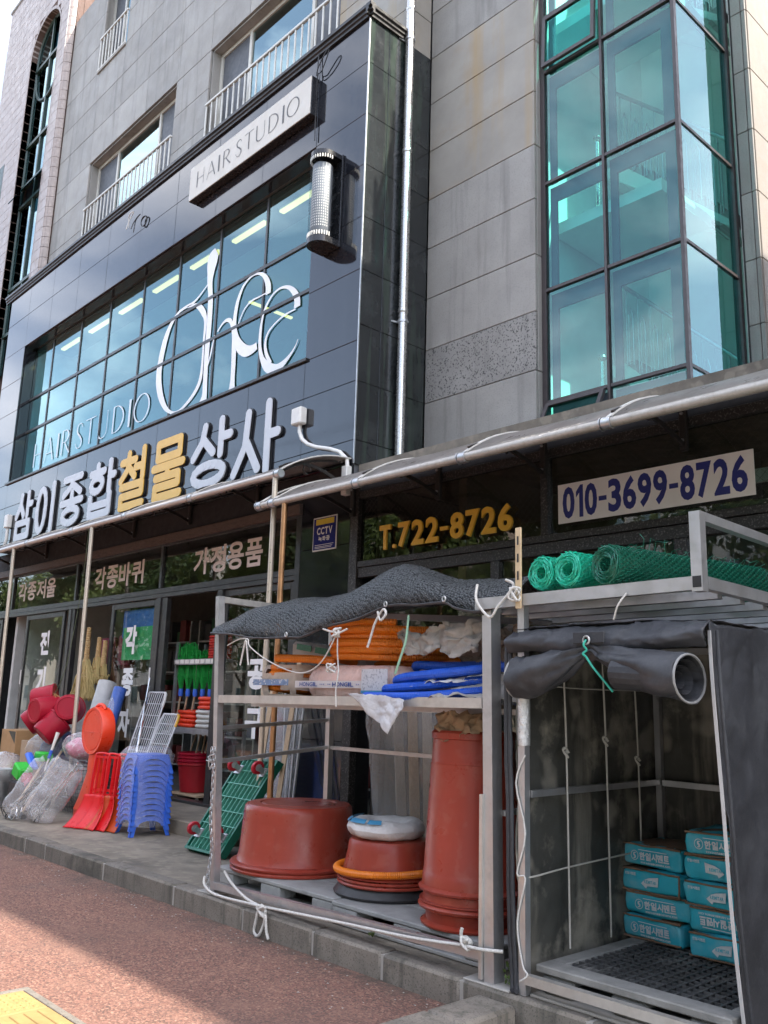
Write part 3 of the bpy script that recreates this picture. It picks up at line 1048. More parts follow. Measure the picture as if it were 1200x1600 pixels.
zs_ = [9.0, 10.05, 11.25, 13.5, 14.05, 15.22, 17.45]
for z, z2 in zip(zs_[:-1], zs_[1:]):
    for x0, x1 in ((AX0 + .02, ACX - .03), (ACX + .03, AX1 - .02)):
        if z == 13.5:
            continue
        obj('pane', MB().box(x0, x1, YT + .205, YT + .213, z + .04, z2 - .04), glass_upper, aw)
for sgn in (-1, 1):
    poly = [(ACX + sgn * .03, 17.49)] + [(ACX + sgn * .03 + sgn * (AR - .05) * cos(t), max(17.49, ACZ + (AR - .05) * sin(t))) for t in [pi / 2 * i / 8 for i in range(9)]]
    obj('pane', MB().prism(poly, lambda u, v, d: (u, d, v), YT + .205, YT + .213), glass_upper, aw)
for x0, x1 in ((AX0 + .02, ACX - .03), (ACX + .03, AX1 - .02)):       # two sashes tilted open
    s_ = MB()
    fn = lambda u, v, d: (u, YT + .14 - sin(.5) * v, 14.0 - cos(.5) * v + d)
    s_.prism([(x0, 0), (x1, 0), (x1, .52), (x0, .52)], lambda u, v, d: (u, YT + .14 - sin(.5) * v - cos(.5) * d, 14.0 - cos(.5) * v + sin(.5) * d), -.012, .012)
    obj('open_sash', s_, glass_upper, aw)
obj('side_window', MB().box(-23.2, -22.35, YT - .004, YT + .02, 12.6, 15.2), alu_green, tb)
obj('room_back', MB().box(AX0 + .0, AX1, YT + .30, YT + .318, 9.0, ACZ), dark_core, tb)

# tall block to the right, outside the picture, whose shadow lies over the platform
nb = thing('neighbour_building', 'grey stone block to the right of the shops, outside the picture', 'building', (9, 9, 0))
obj('wall', MB().box(-1.05, 18.0, 6.32, 8.9, 4.25, 14.35), stone, nb)
obj('wall', MB().box(2.75, 18.0, 6.25, 8.9, 0, 4.24), stone, nb)
obj('rear_wall', MB().box(2.75, 18.0, 8.91, 18.0, 0, 14.2), stone, nb)
for fl in range(4):
    for k in range(5):
        x = 4.2 + k * 2.7
        z = 1.2 + fl * 3.3
        wv = obj('window', MB().cbox(x - .75, x + .75, 6.19, 6.33, z, z + 1.6, .01), alu_dark, nb)
        obj('pane', MB().box(x - .68, x + .68, 6.175, 6.185, z + .07, z + 1.53), glass_upper, wv)
# across the street, seen as reflections in the panes: low blocks, trees and wires
across_wall = [mat('cream render', (0.55, 0.52, 0.46), 0.8, var=0.12, nscale=1.0), mat('pale brick', (0.42, 0.34, 0.29), 0.8, var=0.15, nscale=2.0),
               mat('white tile facade', (0.62, 0.62, 0.60), 0.6, var=0.08, nscale=1.0)]
BL_ = ((-112, -92, 13, -25), (-90, -74, 16, -26), (-72.5, -60, 12, -25), (-58, -46.5, 15, -26), (-45, -31, 12.5, -25), (-29.5, -17, 15.5, -26), (-15.5, -3, 12.5, -25), (-1, 14, 10.0, -26))
for i, (x0, x1, h, y) in enumerate(BL_):
    ob = thing('street_building', ['cream', 'pale brick', 'white tiled'][i % 3] + ' block across the street, seen only as a reflection, number ' + ['one', 'two', 'three', 'four', 'five', 'six', 'seven', 'eight'][i] + ' from the left', 'building', ((x0 + x1) / 2, y - 4, 0))
    obj('wall', MB().box(x0, x1, y - 9, y, -.12, h), across_wall[i % 3], ob)
    for fl in range(int(h // 3)):
        k = 0
        x = x0 + 1.2
        while x < x1 - 1.2:
            wv = obj('window', MB().cbox(x - .6, x + .6, y - .02, y + .05, 1.0 + fl * 3.0, 2.5 + fl * 3.0, .01), frame_white, ob)
            obj('pane', MB().box(x - .53, x + .53, y + .055, y + .062, 1.07 + fl * 3.0, 2.43 + fl * 3.0), glass_upper, wv)
            x += 2.0
leafs = [mat('leaf light', (0.10, 0.15, 0.035), 0.55, var=0.3, nscale=3, transl=0.35), mat('leaf dark', (0.045, 0.085, 0.025), 0.55, var=0.3, nscale=3, transl=0.3)]
bark = mat('bark', (0.10, 0.08, 0.06), 0.9, var=0.3, nscale=12, bump=0.6, bscale=30)
def crown_mesh(seed, R, H, n, m):
    rg = random.Random(seed)
    t = MB()
    cl = [(rg.gauss(0, R * .42), rg.gauss(0, R * .42), rg.uniform(-H * .42, H * .45), rg.uniform(.35, .8) * R * .5) for _ in range(26)]
    for _ in range(n):
        cx, cy, cz, cr_ = rg.choice(cl)
        d = Vector((rg.gauss(0, 1), rg.gauss(0, 1), rg.gauss(0, 1))).normalized() * cr_ * rg.uniform(.5, 1.05)
        p = Vector((cx, cy, cz)) + d
        a = Vector((rg.gauss(0, 1), rg.gauss(0, 1), rg.gauss(0, 1))).normalized()
        b_ = a.orthogonal().normalized()
        s = rg.uniform(.07, .15)
        t.add([p - a * s, p + b_ * s * .5, p + a * s, p - b_ * s * .5], [(0, 1, 2, 3)])
    return t.mesh('crown', m)
crowns = [crown_mesh(3, 2.6, 4.2, 6500, leafs[0]), crown_mesh(9, 2.4, 4.6, 6500, leafs[1])]
def trunk_mesh():
    t = MB().path([(0, 0, 0), (.05, .02, 1.2), (.0, .05, 2.6), (.1, 0, 4.2)], [.17, .14, .11, .05], 8)
    for a in range(5):
        th = a * 1.3
        t.path([(0.02, .02, 2.2 + .25 * a), (.6 * cos(th), .6 * sin(th), 3.1 + .25 * a), (1.2 * cos(th), 1.2 * sin(th), 4.0 + .2 * a)], [.06, .04, .015], 6)
    return t.mesh('trunk', bark, 50)
trk = trunk_mesh()
tree_spots = ((-84, -10), (-77, -9.4), (-70, -10), (-63, -9.5), (-56.5, -10), (-50, -9.5), (-44, -10), (-38.5, -9.4), (-33, -10), (-27, -9.5), (-21, -10), (-15.5, -9.6), (-9.2, -10), (-3.0, -9.7), (2.6, -10), (8, -9.5))
for i, (x, y) in enumerate(tree_spots):
    t = thing('street_tree', 'leafy street tree across the road, seen as a green reflection in the glass', 'tree', (x, y, -.12), 'street trees across the road')
    put('trunk', trk, (x, y, -.12), t, rot=(0, 0, i * 1.1))
    cw = put('crown', crowns[i % 2], (x, y, 6.6), t, rot=(0, 0, i * 2.3))
    cw.scale = (1.5, 1.5, 1.55)
    t.children[0].scale = (1.3, 1.3, 1.5)
for k, (y, z) in enumerate(((-6.0, 8.2), (-6.15, 9.0), (-6.3, 9.9), (-6.1, 11.2))):
    pts = [(-60 + 120 * i / 40, y + .2 * sin(i), z - 1.1 * (1 - abs(((i / 40 * 4) % 1) * 2 - 1) ** 2) * .6) for i in range(41)]
    obj('overhead_cable', MB().path(pts, .022, 5), letter_edge, label=['lowest', 'second lowest', 'second highest', 'highest'][k] + ' black cable strung along the street, seen reflected in the glass', cat='cable', group='overhead cables along the street')

# ------------------------------------------------------------------ ground floor: shop fronts
fascia_mat = mat('brown fascia board', (0.085, 0.055, 0.042), 0.6, var=0.3, nscale=6, warp=(1, 1, 4))
shop = obj('shop_front', MB().box(-18.9, -8.115, 6.215, 6.30, 3.88, 4.197), dark_core, bld)
obj('fascia_beam', MB().cbox(-18.9, -8.115, 6.16, 6.215, 3.74, 3.865, .006), fascia_mat, shop)
def fbar(x0, x1, z0, z1, y0=6.2, y1=6.29, par=None, name='frame_bar', m=None):
    return obj(name, MB().cbox(x0, x1, y0, y1, z0, z1, .004), m or alu_dark, par or shop)
fbar(-18.9, -8.115, 3.715, 3.745, 6.205)
fbar(-18.9, -8.115, 2.97, 3.03, 6.203)
fbar(-18.9, -8.115, 3.034, 3.11, 6.215)
for x in (-16.9, -14.15, -11.36):
    fbar(x - .03, x + .03, 3.111, 3.714, 6.21)
for x0, x1 in ((-18.86, -16.93), (-16.87, -14.18), (-14.12, -11.39), (-11.33, -8.12)):
    piece('transom_pane', shop, ((x0 + x1) / 2, 6.245, 3.413), (x1 - x0, .008, .602), glass_wire, .001)
fbar(-14.30, -14.20, .30, 2.969); fbar(-14.195, -14.09, .30, 2.969, 6.212)
fbar(-11.41, -11.28, .30, 2.969, 6.201); fbar(-11.275, -11.12, .30, 2.969, 6.22)
fbar(-9.82, -9.70, .30, 2.969, 6.202)
fbar(-8.21, -8.115, .30, 3.72, 6.201)
fbar(-18.9, -8.115, .262, .335, 6.19, 6.34, name='threshold')
def leaf(x0, x1, z0, z1, y=6.235, par=None, gm=None, fw=.085):
    d = MB()
    d.cbox(x0, x0 + fw, y, y + .04, z0, z1, .004); d.cbox(x1 - fw, x1, y, y + .04, z0, z1, .004)
    d.cbox(x0 + fw + .001, x1 - fw - .001, y + .001, y + .039, z0, z0 + fw * 1.3, .004)
    d.cbox(x0 + fw + .001, x1 - fw - .001, y + .001, y + .039, z1 - fw, z1, .004)
    o = obj('sliding_door', d, alu_dark, par or shop)
    obj('pane', MB().box(x0 + fw, x1 - fw, y + .016, y + .024, z0 + fw * 1.3, z1 - fw), gm or glass_clear, o)
    return o
dA = leaf(-16.14, -14.52, .34, 2.965)
dB = leaf(-12.82, -11.42, .34, 2.965)
dC = leaf(-9.70, -8.22, .34, 2.965)
dD = leaf(-18.8, -17.3, .34, 2.965)
for d_, x in ((dB, -11.46), (dA, -16.1)):
    obj('handle', MB().cbox(x - .018, x + .018, 6.215, 6.235, 1.75, 2.0, .006), white_plastic, d_)
# dark lining panel between the leaves
obj('door_pocket', MB().box(-14.51, -14.31, 6.30, 6.33, .34, 2.96), letter_edge, shop)
# granite post between the two shops, with its glass-like polish
for z0, z1 in ((.30, 1.2), (1.2, 2.2), (2.2, 3.3), (3.3, 4.195)):
    piece('granite_slab', shop, (-7.675, 6.217, (z0 + z1) / 2), (.86, .03, z1 - z0 - .006), granite, .0025)
shell(-8.10, -7.25, 6.236, 6.6, .15, 4.09, 'post_core')
# interior of the left shop
room_dark = mat('shop wall', (0.13, 0.12, 0.11), 0.85, var=0.2)
inn = obj('shop_room', MB().box(-18.85, -7.3, 9.80, 9.88, .26, 3.9), room_dark, bld)
obj('ceiling', MB().box(-18.85, -7.3, 6.32, 9.79, 3.88, 3.94), room_dark, inn)
obj('partition', MB().box(-16.95, -16.85, 6.36, 8.6, .26, 3.87), mat('white partition', (0.55, 0.55, 0.53), 0.8), inn)
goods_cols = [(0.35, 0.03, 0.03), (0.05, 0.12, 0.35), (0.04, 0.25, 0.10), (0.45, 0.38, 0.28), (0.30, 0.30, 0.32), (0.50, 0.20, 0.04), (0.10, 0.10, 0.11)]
goods = [mat('goods %d' % i, tuple(.45 * q + .02 for q in c), 0.5, var=0.15) for i, c in enumerate(goods_cols)]  # dimness of the shop interior put into the goods colours
for i, (x0, x1) in enumerate(((-16.6, -14.6), (-14.3, -12.4), (-12.2, -11.2), (-10.0, -8.4))):
    sh = thing('goods_shelf', 'dark shelf of hardware goods inside the shop, ' + ['behind the left sliding door', 'behind the hanging straw broom', 'behind the middle sliding door', 'behind the rack with orange hoses'][i], 'shelf', ((x0 + x1) / 2, 8.2, .26), 'shelves inside the shop')
    for z in (.4, .95, 1.5, 2.05, 2.6):
        obj('board', MB().box(x0, x1, 8.7, 9.3, z, z + .03), steel, sh)
    for x in (x0, x1):
        obj('upright', MB().box(x - .02, x + .02, 8.7, 9.3, .26, 3.0), steel, sh)
    for z in (.43, .98, 1.53, 2.08, 2.63):
        x = x0 + .05
        while x < x1 - .15:
            w_ = random.uniform(.12, .3)
            h_ = random.uniform(.15, .45)
            if x + w_ < x1 - .03:
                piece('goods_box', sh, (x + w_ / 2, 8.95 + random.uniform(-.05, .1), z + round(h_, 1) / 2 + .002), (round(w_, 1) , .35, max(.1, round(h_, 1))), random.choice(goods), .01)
            x += w_ + .03

# right shop front under the second awning
shop2 = obj('shop_front', MB().box(-7.2, 2.7, 6.235, 6.30, 3.86, 4.01), dark_core, bld)
black_frame = mat('grimy black frame', (0.020, 0.018, 0.017), 0.5, var=0.4, nscale=14, speck=((0.16, 0.15, 0.14), 0.6, 60), bump=0.3, bscale=60)
def fb2(x0, x1, z0, z1, y0=6.2, y1=6.29, name='frame_bar'):
    return fbar(x0, x1, z0, z1, y0, y1, shop2, name, black_frame)
fb2(-7.235, -7.11, .15, 4.0, 6.195)
fb2(-7.105, 2.7, 3.78, 3.86, 6.203)
fb2(-7.105, 2.7, 3.02, 3.085, 6.203); fb2(-7.105, 2.7, 2.91, 3.015, 6.215)
for x in (-4.635, -2.2, .3):
    fb2(x - .037, x + .037, 3.086, 3.779, 6.204)
for x0, x1 in ((-7.10, -4.68), (-4.59, -2.24), (-2.16, .26), (.34, 2.65)):
    piece('transom_pane', shop2, ((x0 + x1) / 2, 6.25, 3.433), (x1 - x0, .008, .69), glass_wire, .001)
for x in (-6.72, -5.2, -3.36, -1.8, -.2):
    fb2(x - .05, x + .05, .2, 2.909, 6.21)
for x0, x1 in ((-6.66, -5.26), (-5.14, -3.42), (-3.30, -1.86), (-1.74, -.26)):
    piece('door_pane', shop2, ((x0 + x1) / 2, 6.25, 1.56), (x1 - x0, .008, 2.68), glass_clear, .001)
fb2(-7.1, 2.7, .13, .2, 6.19, 6.34, 'threshold')
inn2 = obj('shop_room', MB().box(-7.2, 2.7, 9.80, 9.84, .1, 4.0), room_dark, bld)
obj('partition', MB().box(-7.24, -7.20, 6.62, 9.8, .1, 4.0), room_dark, inn2)
obj('partition', MB().box(-6.0, -5.9, 6.6, 9.5, .1, 4.0), mat('brown partition', (0.20, 0.16, 0.12), 0.8), inn2)
# diamond wire in the transom of the right shop: thin crossing rods just behind the pane
wr = MB()
wire_mat = mat('wired glass mesh', (0.20, 0.19, 0.17), 0.5)
for x0, x1 in ((-7.08, -4.70), (-4.57, -2.24)):
    s = .075
    k = int((x1 - x0 + .69) / s)
    for i in range(k):
        for sg in (1, -1):
            a = x0 + i * s - (0.69 if sg > 0 else 0)
            p, q = (a, 3.09), (a + .69, 3.78)
            if sg < 0:
                p, q = (a, 3.78), (a + .69, 3.09)
            t0, t1 = max(0, (x0 - p[0]) / .69), min(1, (x1 - p[0]) / .69)
            if t1 - t0 > .03:
                A = (p[0] + .69 * t0, 6.262, p[1] + (q[1] - p[1]) * t0)
                B = (p[0] + .69 * t1, 6.262, p[1] + (q[1] - p[1]) * t1)
                wr.bar(A, B, .0018, .0018)
obj('glass_wire', wr, wire_mat, shop2, kind='stuff')

# ------------------------------------------------------------------ awnings
awn_sheet = mat('smoked polycarbonate', (0.31, 0.275, 0.25), 0.35, var=0.2, nscale=4, transl=0.40, dirt=((0.16, 0.13, 0.10), 0.5, 3))
rib_white = mat('white awning rib', (0.66, 0.64, 0.60), 0.4, var=0.1)
tube_dirty = mat('dirty steel tube', (0.44, 0.41, 0.37), 0.40, metal=0.25, var=0.12, nscale=20, rvar=0.08, dirt=((0.28, 0.235, 0.18), 0.7, 24))
tube_clean = mat('bright steel tube', (0.52, 0.48, 0.44), 0.36, metal=0.3, var=0.06, nscale=14, rvar=0.08, dirt=((0.36, 0.31, 0.26), 0.5, 6))
def awning(label, x0, x1, yt, zt, zw, ribs, tmat, end):
    a = thing('awning', label, 'awning', ((x0 + x1) / 2, yt, zt))
    N = 10
    def prof(t):                                    # convex sheet from the tube up to the wall
        y = yt + (6.20 - yt) * t
        return y, zt + .03 + (zw - zt) * (1 - (1 - t) ** 2.1)
    xs = [x0] + [r for r in ribs if x0 + .15 < r < x1 - .15] + [x1]
    for p, q in zip(xs[:-1], xs[1:]):
        m = MB()
        def fn(u, v, p=p, q=q):
            y, z = prof(v)
            return (p + .006 + (q - p - .012) * u, y - .0, z - .012 * sin(pi * u))
        m.grid(fn, 6, N)
        obj('roof_sheet', m, awn_sheet, a, smooth=40, solid=.006)
    obj('front_tube', MB().tube((x0 - .02, yt, zt), (x1 + .02, yt, zt), .036, 16), tmat, a, smooth=40)
    for r in xs:
        col = MB().tube((r - .035, yt, zt), (r + .035, yt, zt), .046, 16)
        col.tube((r - .052, yt, zt), (r - .044, yt, zt), .05, 16)
        obj('collar', col, steel, a, smooth=40)
        pts = [(r, prof(t / N)[0], prof(t / N)[1] + .012) for t in range(N + 1)]
        rb = MB()
        for s, e in zip(pts[:-1], pts[1:]):
            rb.bar(s, e, .035, .012)
        obj('rib', rb, rib_white, a)
    for r in ribs:
        # black cast bracket: wall plate, curved strut and scroll
        b_ = MB()
        zb = zt + .03
        b_.cbox(r - .03, r + .03, 6.155, 6.199, zb, min(zb + .42, zw - .02), .006)
        arm = [(r, 6.17 - .02, zb + .05)]
        for i in range(1, 11):
            t = i / 10
            arm.append((r, 6.15 - (6.15 - yt - .06) * t, zb + .05 + .20 * sin(t * pi * .5) - .19 * t ** 3))
        for s, e in zip(arm[:-1], arm[1:]):
            b_.bar(s, e, .022, .036)
        up = [(r, prof(t / 8)[0], prof(t / 8)[1] - .03) for t in range(1, 8)]
        for s, e in zip(up[:-1], up[1:]):
            b_.bar(s, e, .02, .022)
        zc_ = prof((5.66 - yt) / (6.2 - yt))[1] - .115
        b_.path([(r, 5.66 + .05 * cos(t), zc_ + .05 * sin(t)) for t in [i * .55 for i in range(10)]], .011, 6)
        bo = obj('bracket', b_, iron_black, a)
        bt = MB()
        for z in (zb + .08, zb + .3):
            bt.lathe([(.014, 0), (.014, .012), (.006, .014)], (0, 0, 0), 8)
            k = len(bt.v) - 24
            for i in range(k, len(bt.v)):
                x, y, zz = bt.v[i]
                bt.v[i] = (r + x, 6.153 - zz, z + y)
        obj('bolt', bt, steel, bo)
    return a
AW1 = [-17.05, -15.44, -13.84, -12.22, -10.62, -9.0, -7.36]
aw1 = awning('long awning with smoked roof sheets under the silver and gold shop name', -17.6, -7.28, 5.24, 3.90, 4.22, AW1, tube_clean, True)
AW2 = [-7.18, -5.89, -4.61, -3.27, -1.95, -.65, .65]
aw2 = awning('lower grey awning with dirty steel front tube above the phone number signs', -7.40, 1.9, 5.12, 3.55, 3.93, AW2, tube_dirty, True)
for i, (p0, p1, r, lab, m) in enumerate((
        ((-11.6, 5.24, 3.87), (-11.52, 5.24, .30), .028, 'thin brass-coloured awning post beside the straw brooms', brass),
        ((-14.42, 5.24, 3.87), (-14.28, 5.24, .30), .028, 'thin brass-coloured awning post at the left edge of the picture', brass),
        ((-7.34, 5.24, 3.87), (-7.32, 5.24, .15), .028, 'brass-coloured awning post behind the rack, the left of two close together', brass),
        ((-6.99, 5.12, 3.52), (-6.97, 5.12, .15), .028, 'rust brown awning post behind the rack, the right of two close together', mat('rusty post', (0.42, 0.22, 0.10), 0.4, metal=0.6, var=0.3, nscale=8)))):
    pt = thing('awning_post', lab, 'post', (p1[0], p1[1], p1[2]), 'posts holding up the awnings')
    obj('tube', MB().tube(p0, p1, r, 12), m, pt, smooth=40)
    obj('foot_plate', MB().cbox(p1[0] - .06, p1[0] + .06, p1[1] - .06, p1[1] + .06, p1[2] + .001, p1[2] + .009, .002), steel, pt)

# ------------------------------------------------------------------ downpipe, conduit, lamp
dp = thing('drainpipe', 'shiny steel drainpipe down the corner between black granite and grey stone', 'pipe', (-7.14, 6.82, 4.1))
for z0, z1 in ((4.05, 6.20), (6.21, 8.35), (8.36, 10.42), (10.43, 13.0)):
    obj('pipe_length', MB().tube((-7.14, 6.82, z0), (-7.14, 6.82, z1), .055, 20), stainless, dp, smooth=40)
    obj('pipe_collar', MB().lathe([(.056, 0), (.062, .01), (.062, .05), (.056, .06)], (-7.14, 6.82, z1 - .03), 20), stainless, dp, smooth=40)
for z in (6.05, 9.95):
    br = MB().lathe([(.058, 0), (.064, 0), (.064, .03), (.058, .03)], (-7.14, 6.82, z), 20)
    br.bar((-7.2, 6.80, z + .015), (-7.22, 6.70, z + .015), .02)
    br.bar((-7.10, 6.86, z + .015), (-7.215, 6.95, z + .015), .02)
    obj('pipe_clip', br, steel, dp)
cn = thing('cable_conduit', 'white junction box and bent conduit on the black granite', 'conduit', (-8.19, 6.17, 4.05))
obj('junction_box', MB().cbox(-8.29, -8.10, 6.09, 6.198, 4.84, 5.05, .015), white_plastic, cn, smooth=30)
cp = [(-8.19, 6.16, 4.84), (-8.19, 6.16, 4.76), (-8.14, 6.16, 4.66), (-8.02, 6.16, 4.57), (-7.85, 6.16, 4.50), (-7.6, 6.16, 4.43), (-7.42, 6.16, 4.36), (-7.29, 6.16, 4.25), (-7.26, 6.15, 4.12)]
obj('conduit', MB().path(cp, .024, 10), white_plastic, cn, smooth=40)
obj('down_duct', MB().cbox(-7.31, -7.22, 6.10, 6.18, 3.83, 4.16, .008), white_plastic, cn)
cn2 = thing('cable_conduit', 'white junction box at the far left end of the black granite', 'conduit', (-17.3, 6.17, 4.6))
obj('junction_box', MB().cbox(-17.47, -17.31, 6.09, 6.198, 4.72, 4.98, .015), white_plastic, cn2)
obj('conduit', MB().path([(-17.39, 6.15, 4.72), (-17.39, 6.15, 4.5), (-17.5, 6.15, 4.3)], .03, 10), white_plastic, cn2, smooth=40)

lamp = thing('wall_lamp', 'tall oval glass wall lamp with dotted white tube on the granite corner', 'lamp', (-7.78, 6.02, 7.0))
def stadium(hw, d, n=14):
    pts = [(hw, 0.0)]
    pts += [(hw * cos(pi * i / n), -(d - hw) - hw * sin(pi * i / n)) for i in range(n + 1)]
    pts += [(-hw, 0.0)]
    return pts
def stad_prism(hw, d, z0, z1):
    return MB().prism(stadium(hw, d)[::-1], lambda u, v, q: (-7.78 + u, 6.19 + v, q), z0, z1)
lamp_black = mat('black lamp body', (0.012, 0.012, 0.014), 0.25, var=0.1)
obj('back_plate', MB().cbox(-7.95, -7.61, 6.17, 6.198, 6.98, 8.22, .004), lamp_black, lamp)
obj('bottom_cap', stad_prism(.165, .34, 6.97, 7.05), lamp_black, lamp, smooth=40)
obj('top_cap', stad_prism(.165, .34, 8.14, 8.20), lamp_black, lamp, smooth=40)
tooth = MB()
for i in range(17):
    a = pi * i / 16
    for z0, z1 in ((7.055, 7.11), (8.09, 8.135)):
        tooth.box(-7.78 + .16 * cos(a) - .006, -7.78 + .16 * cos(a) + .006, 6.19 - .175 - .16 * sin(a) - .006, 6.19 - .175 - .16 * sin(a) + .006, z0, z1)
obj('cap_teeth', tooth, rail_white, lamp)
sh = MB()
po = stadium(.158, .333)
for (a, b_), (c_, d_) in zip(po[:-1], po[1:]):
    sh.add([(-7.78 + a, 6.19 + b_, 7.05), (-7.78 + c_, 6.19 + d_, 7.05), (-7.78 + c_, 6.19 + d_, 8.14), (-7.78 + a, 6.19 + b_, 8.14)], [(0, 1, 2, 3)])
obj('glass_shell', sh, glass('lamp glass', (0.9, 0.92, 0.93), 0.04, 1.5), lamp, smooth=60)
obj('inner_drum', MB().lathe([(.11, 7.1), (.125, 7.12), (.125, 8.05), (.11, 8.07)], (-7.80, 6.02, 0), 24), mat('grey drum', (0.22, 0.23, 0.25), 0.5), lamp, smooth=40)
dt = MB()
for r in range(22):
    for k in range(16):
        a = pi + pi * k / 15
        z = 7.2 + r * .036
        dt.add([(-7.80 + .127 * cos(a - .045), 6.02 + .127 * sin(a - .045), z), (-7.80 + .127 * cos(a + .045), 6.02 + .127 * sin(a + .045), z),
                (-7.80 + .127 * cos(a + .045), 6.02 + .127 * sin(a + .045), z + .02), (-7.80 + .127 * cos(a - .045), 6.02 + .127 * sin(a - .045), z + .02)], [(0, 1, 2, 3)])
obj('drum_dots', dt, white_plastic, lamp)

# ------------------------------------------------------------------ signs
def serif_letter(ch):
    """thin and thick strokes of a fine Roman capital in a unit box: boxes and curved ribbons (x, z, width)"""
    TK, TN = .085, .028
    S = {'H': [[(.12, 0, TK), (.12, 1, TK)], [(.8, 0, TN), (.8, 1, TN)], [(.14, .5, TN), (.8, .5, TN)]],
         'A': [[(.04, 0, TN), (.46, 1, TN)], [(.46, 1, TK), (.92, 0, TK)], [(.2, .34, TN), (.74, .34, TN)]],
         'I': [[(.5, 0, TK * 1.7), (.5, 1, TK * 1.7)]],
         'R': [[(.16, 0, TK), (.16, 1, TK)], [(.16, .985, TN), (.5, .98, .04), (.72, .86, TK), (.72, .68, TK), (.5, .52, .04), (.18, .5, TN)], [(.42, .5, .05), (.66, .25, TK), (.96, 0, TK)]],
         'S': [[(.8, .8, TN), (.7, .94, .035), (.5, .985, .035), (.3, .93, .05), (.22, .8, TK), (.32, .62, TK), (.56, .48, TK * 1.1), (.78, .32, TK), (.8, .17, TK), (.68, .05, .05), (.46, .015, .035), (.26, .07, .03), (.14, .24, TN)]],
         'T': [[(.05, .985, TN), (.95, .985, TN)], [(.5, 0, TK), (.5, .98, TK)]],
         'U': [[(.14, 1, TK), (.14, .32, TK), (.2, .12, TK), (.36, .02, .05), (.55, .02, .035), (.74, .12, TN), (.8, .32, TN), (.8, 1, TN)]],
         'D': [[(.14, 0, TK), (.14, 1, TK)], [(.14, .985, TN), (.42, .97, .035), (.7, .84, .07), (.86, .62, TK), (.86, .38, TK), (.7, .15, .07), (.42, .025, .035), (.14, .015, TN)]],
         'O': [[(.5 + .44 * sin(2 * pi * i / 24), .5 + .49 * cos(2 * pi * i / 24), .03 + .058 * abs(sin(2 * pi * i / 24))) for i in range(25)]]}
    return S[ch]
def ribbon(mb, pts, fn, d, steps=1):
    """flat stroke of changing width along a centre line, mapped to the sign plane"""
    n = len(pts)
    L_, R_ = [], []
    for i, (x, y, w_) in enumerate(pts):
        a, b_ = pts[max(0, i - 1)], pts[min(n - 1, i + 1)]
        if pts[0][:2] == pts[-1][:2] and i in (0, n - 1):
            a, b_ = pts[-2], pts[1]
        dx, dy = b_[0] - a[0], b_[1] - a[1]
        l = hypot(dx, dy) or 1
        L_.append((x - dy / l * w_ / 2, y + dx / l * w_ / 2))
        R_.append((x + dy / l * w_ / 2, y - dx / l * w_ / 2))
    vs = [fn(u, v, d) for u, v in L_] + [fn(u, v, d) for u, v in R_]
    mb.add(vs, [(i, n + i, n + i + 1, i + 1) for i in range(n - 1)])
def smooth_pts(pts, k=4):
    """Catmull-Rom through the traced points"""
    out = []
    n = len(pts)
    for i in range(n - 1):
        p0, p1, p2, p3 = pts[max(0, i - 1)], pts[i], pts[i + 1], pts[min(n - 1, i + 2)]
        for j in range(k):
            t = j / k
            out.append(tuple(.5 * ((2 * b_) + (-a + c) * t + (2 * a - 5 * b_ + 4 * c - d) * t * t + (-a + 3 * b_ - 3 * c + d) * t ** 3) for a, b_, c, d in zip(p0, p1, p2, p3)))
    return out + [pts[-1]]
def serif_word(parent, text, fn, spots, v0, v1, m, d):
    for ch, (a, b_) in zip(text, spots):
        mb = MB()
        for k, st_ in enumerate(serif_letter(ch)):
            p = smooth_pts(st_, 4) if len(st_) > 3 else st_
            W = (b_ - a)
            H = v1 - v0
            ribbon(mb, [(a + x * W, v0 + z * H, w_ * H * .95) for x, z, w_ in p], fn, d + .0004 * k)
        obj('letter', mb, m, parent)

hs = thing('salon_sign', 'long pale box sign reading HAIR STUDIO on the granite band', 'sign', (-9.7, 6.07, 9.05))
sign_face = mat('pale beige sign face', (0.60, 0.56, 0.50), 0.5, var=0.05, nscale=2)
obj('sign_box', MB().cbox(-11.20, -8.20, 6.082, 6.198, 9.05, 9.62, .006), lamp_black, hs)
obj('sign_face', MB().cbox(-11.195, -8.205, 6.068, 6.081, 9.056, 9.614, .003), sign_face, hs)
bronze_letter = mat('bronze grey lettering', (0.075, 0.07, 0.068), 0.4, metal=0.3)  # one even bronze grey for the sign letters
sp = [(-11.0, -10.74), (-10.70, -10.45), (-10.41, -10.33), (-10.28, -10.05), (-9.95, -9.75), (-9.72, -9.48), (-9.45, -9.17), (-9.15, -8.88), (-8.83, -8.75), (-8.72, -8.43)]
serif_word(hs, 'HAIRSTUDIO', front_at(6.068), sp, 9.20, 9.47, bronze_letter, .004)

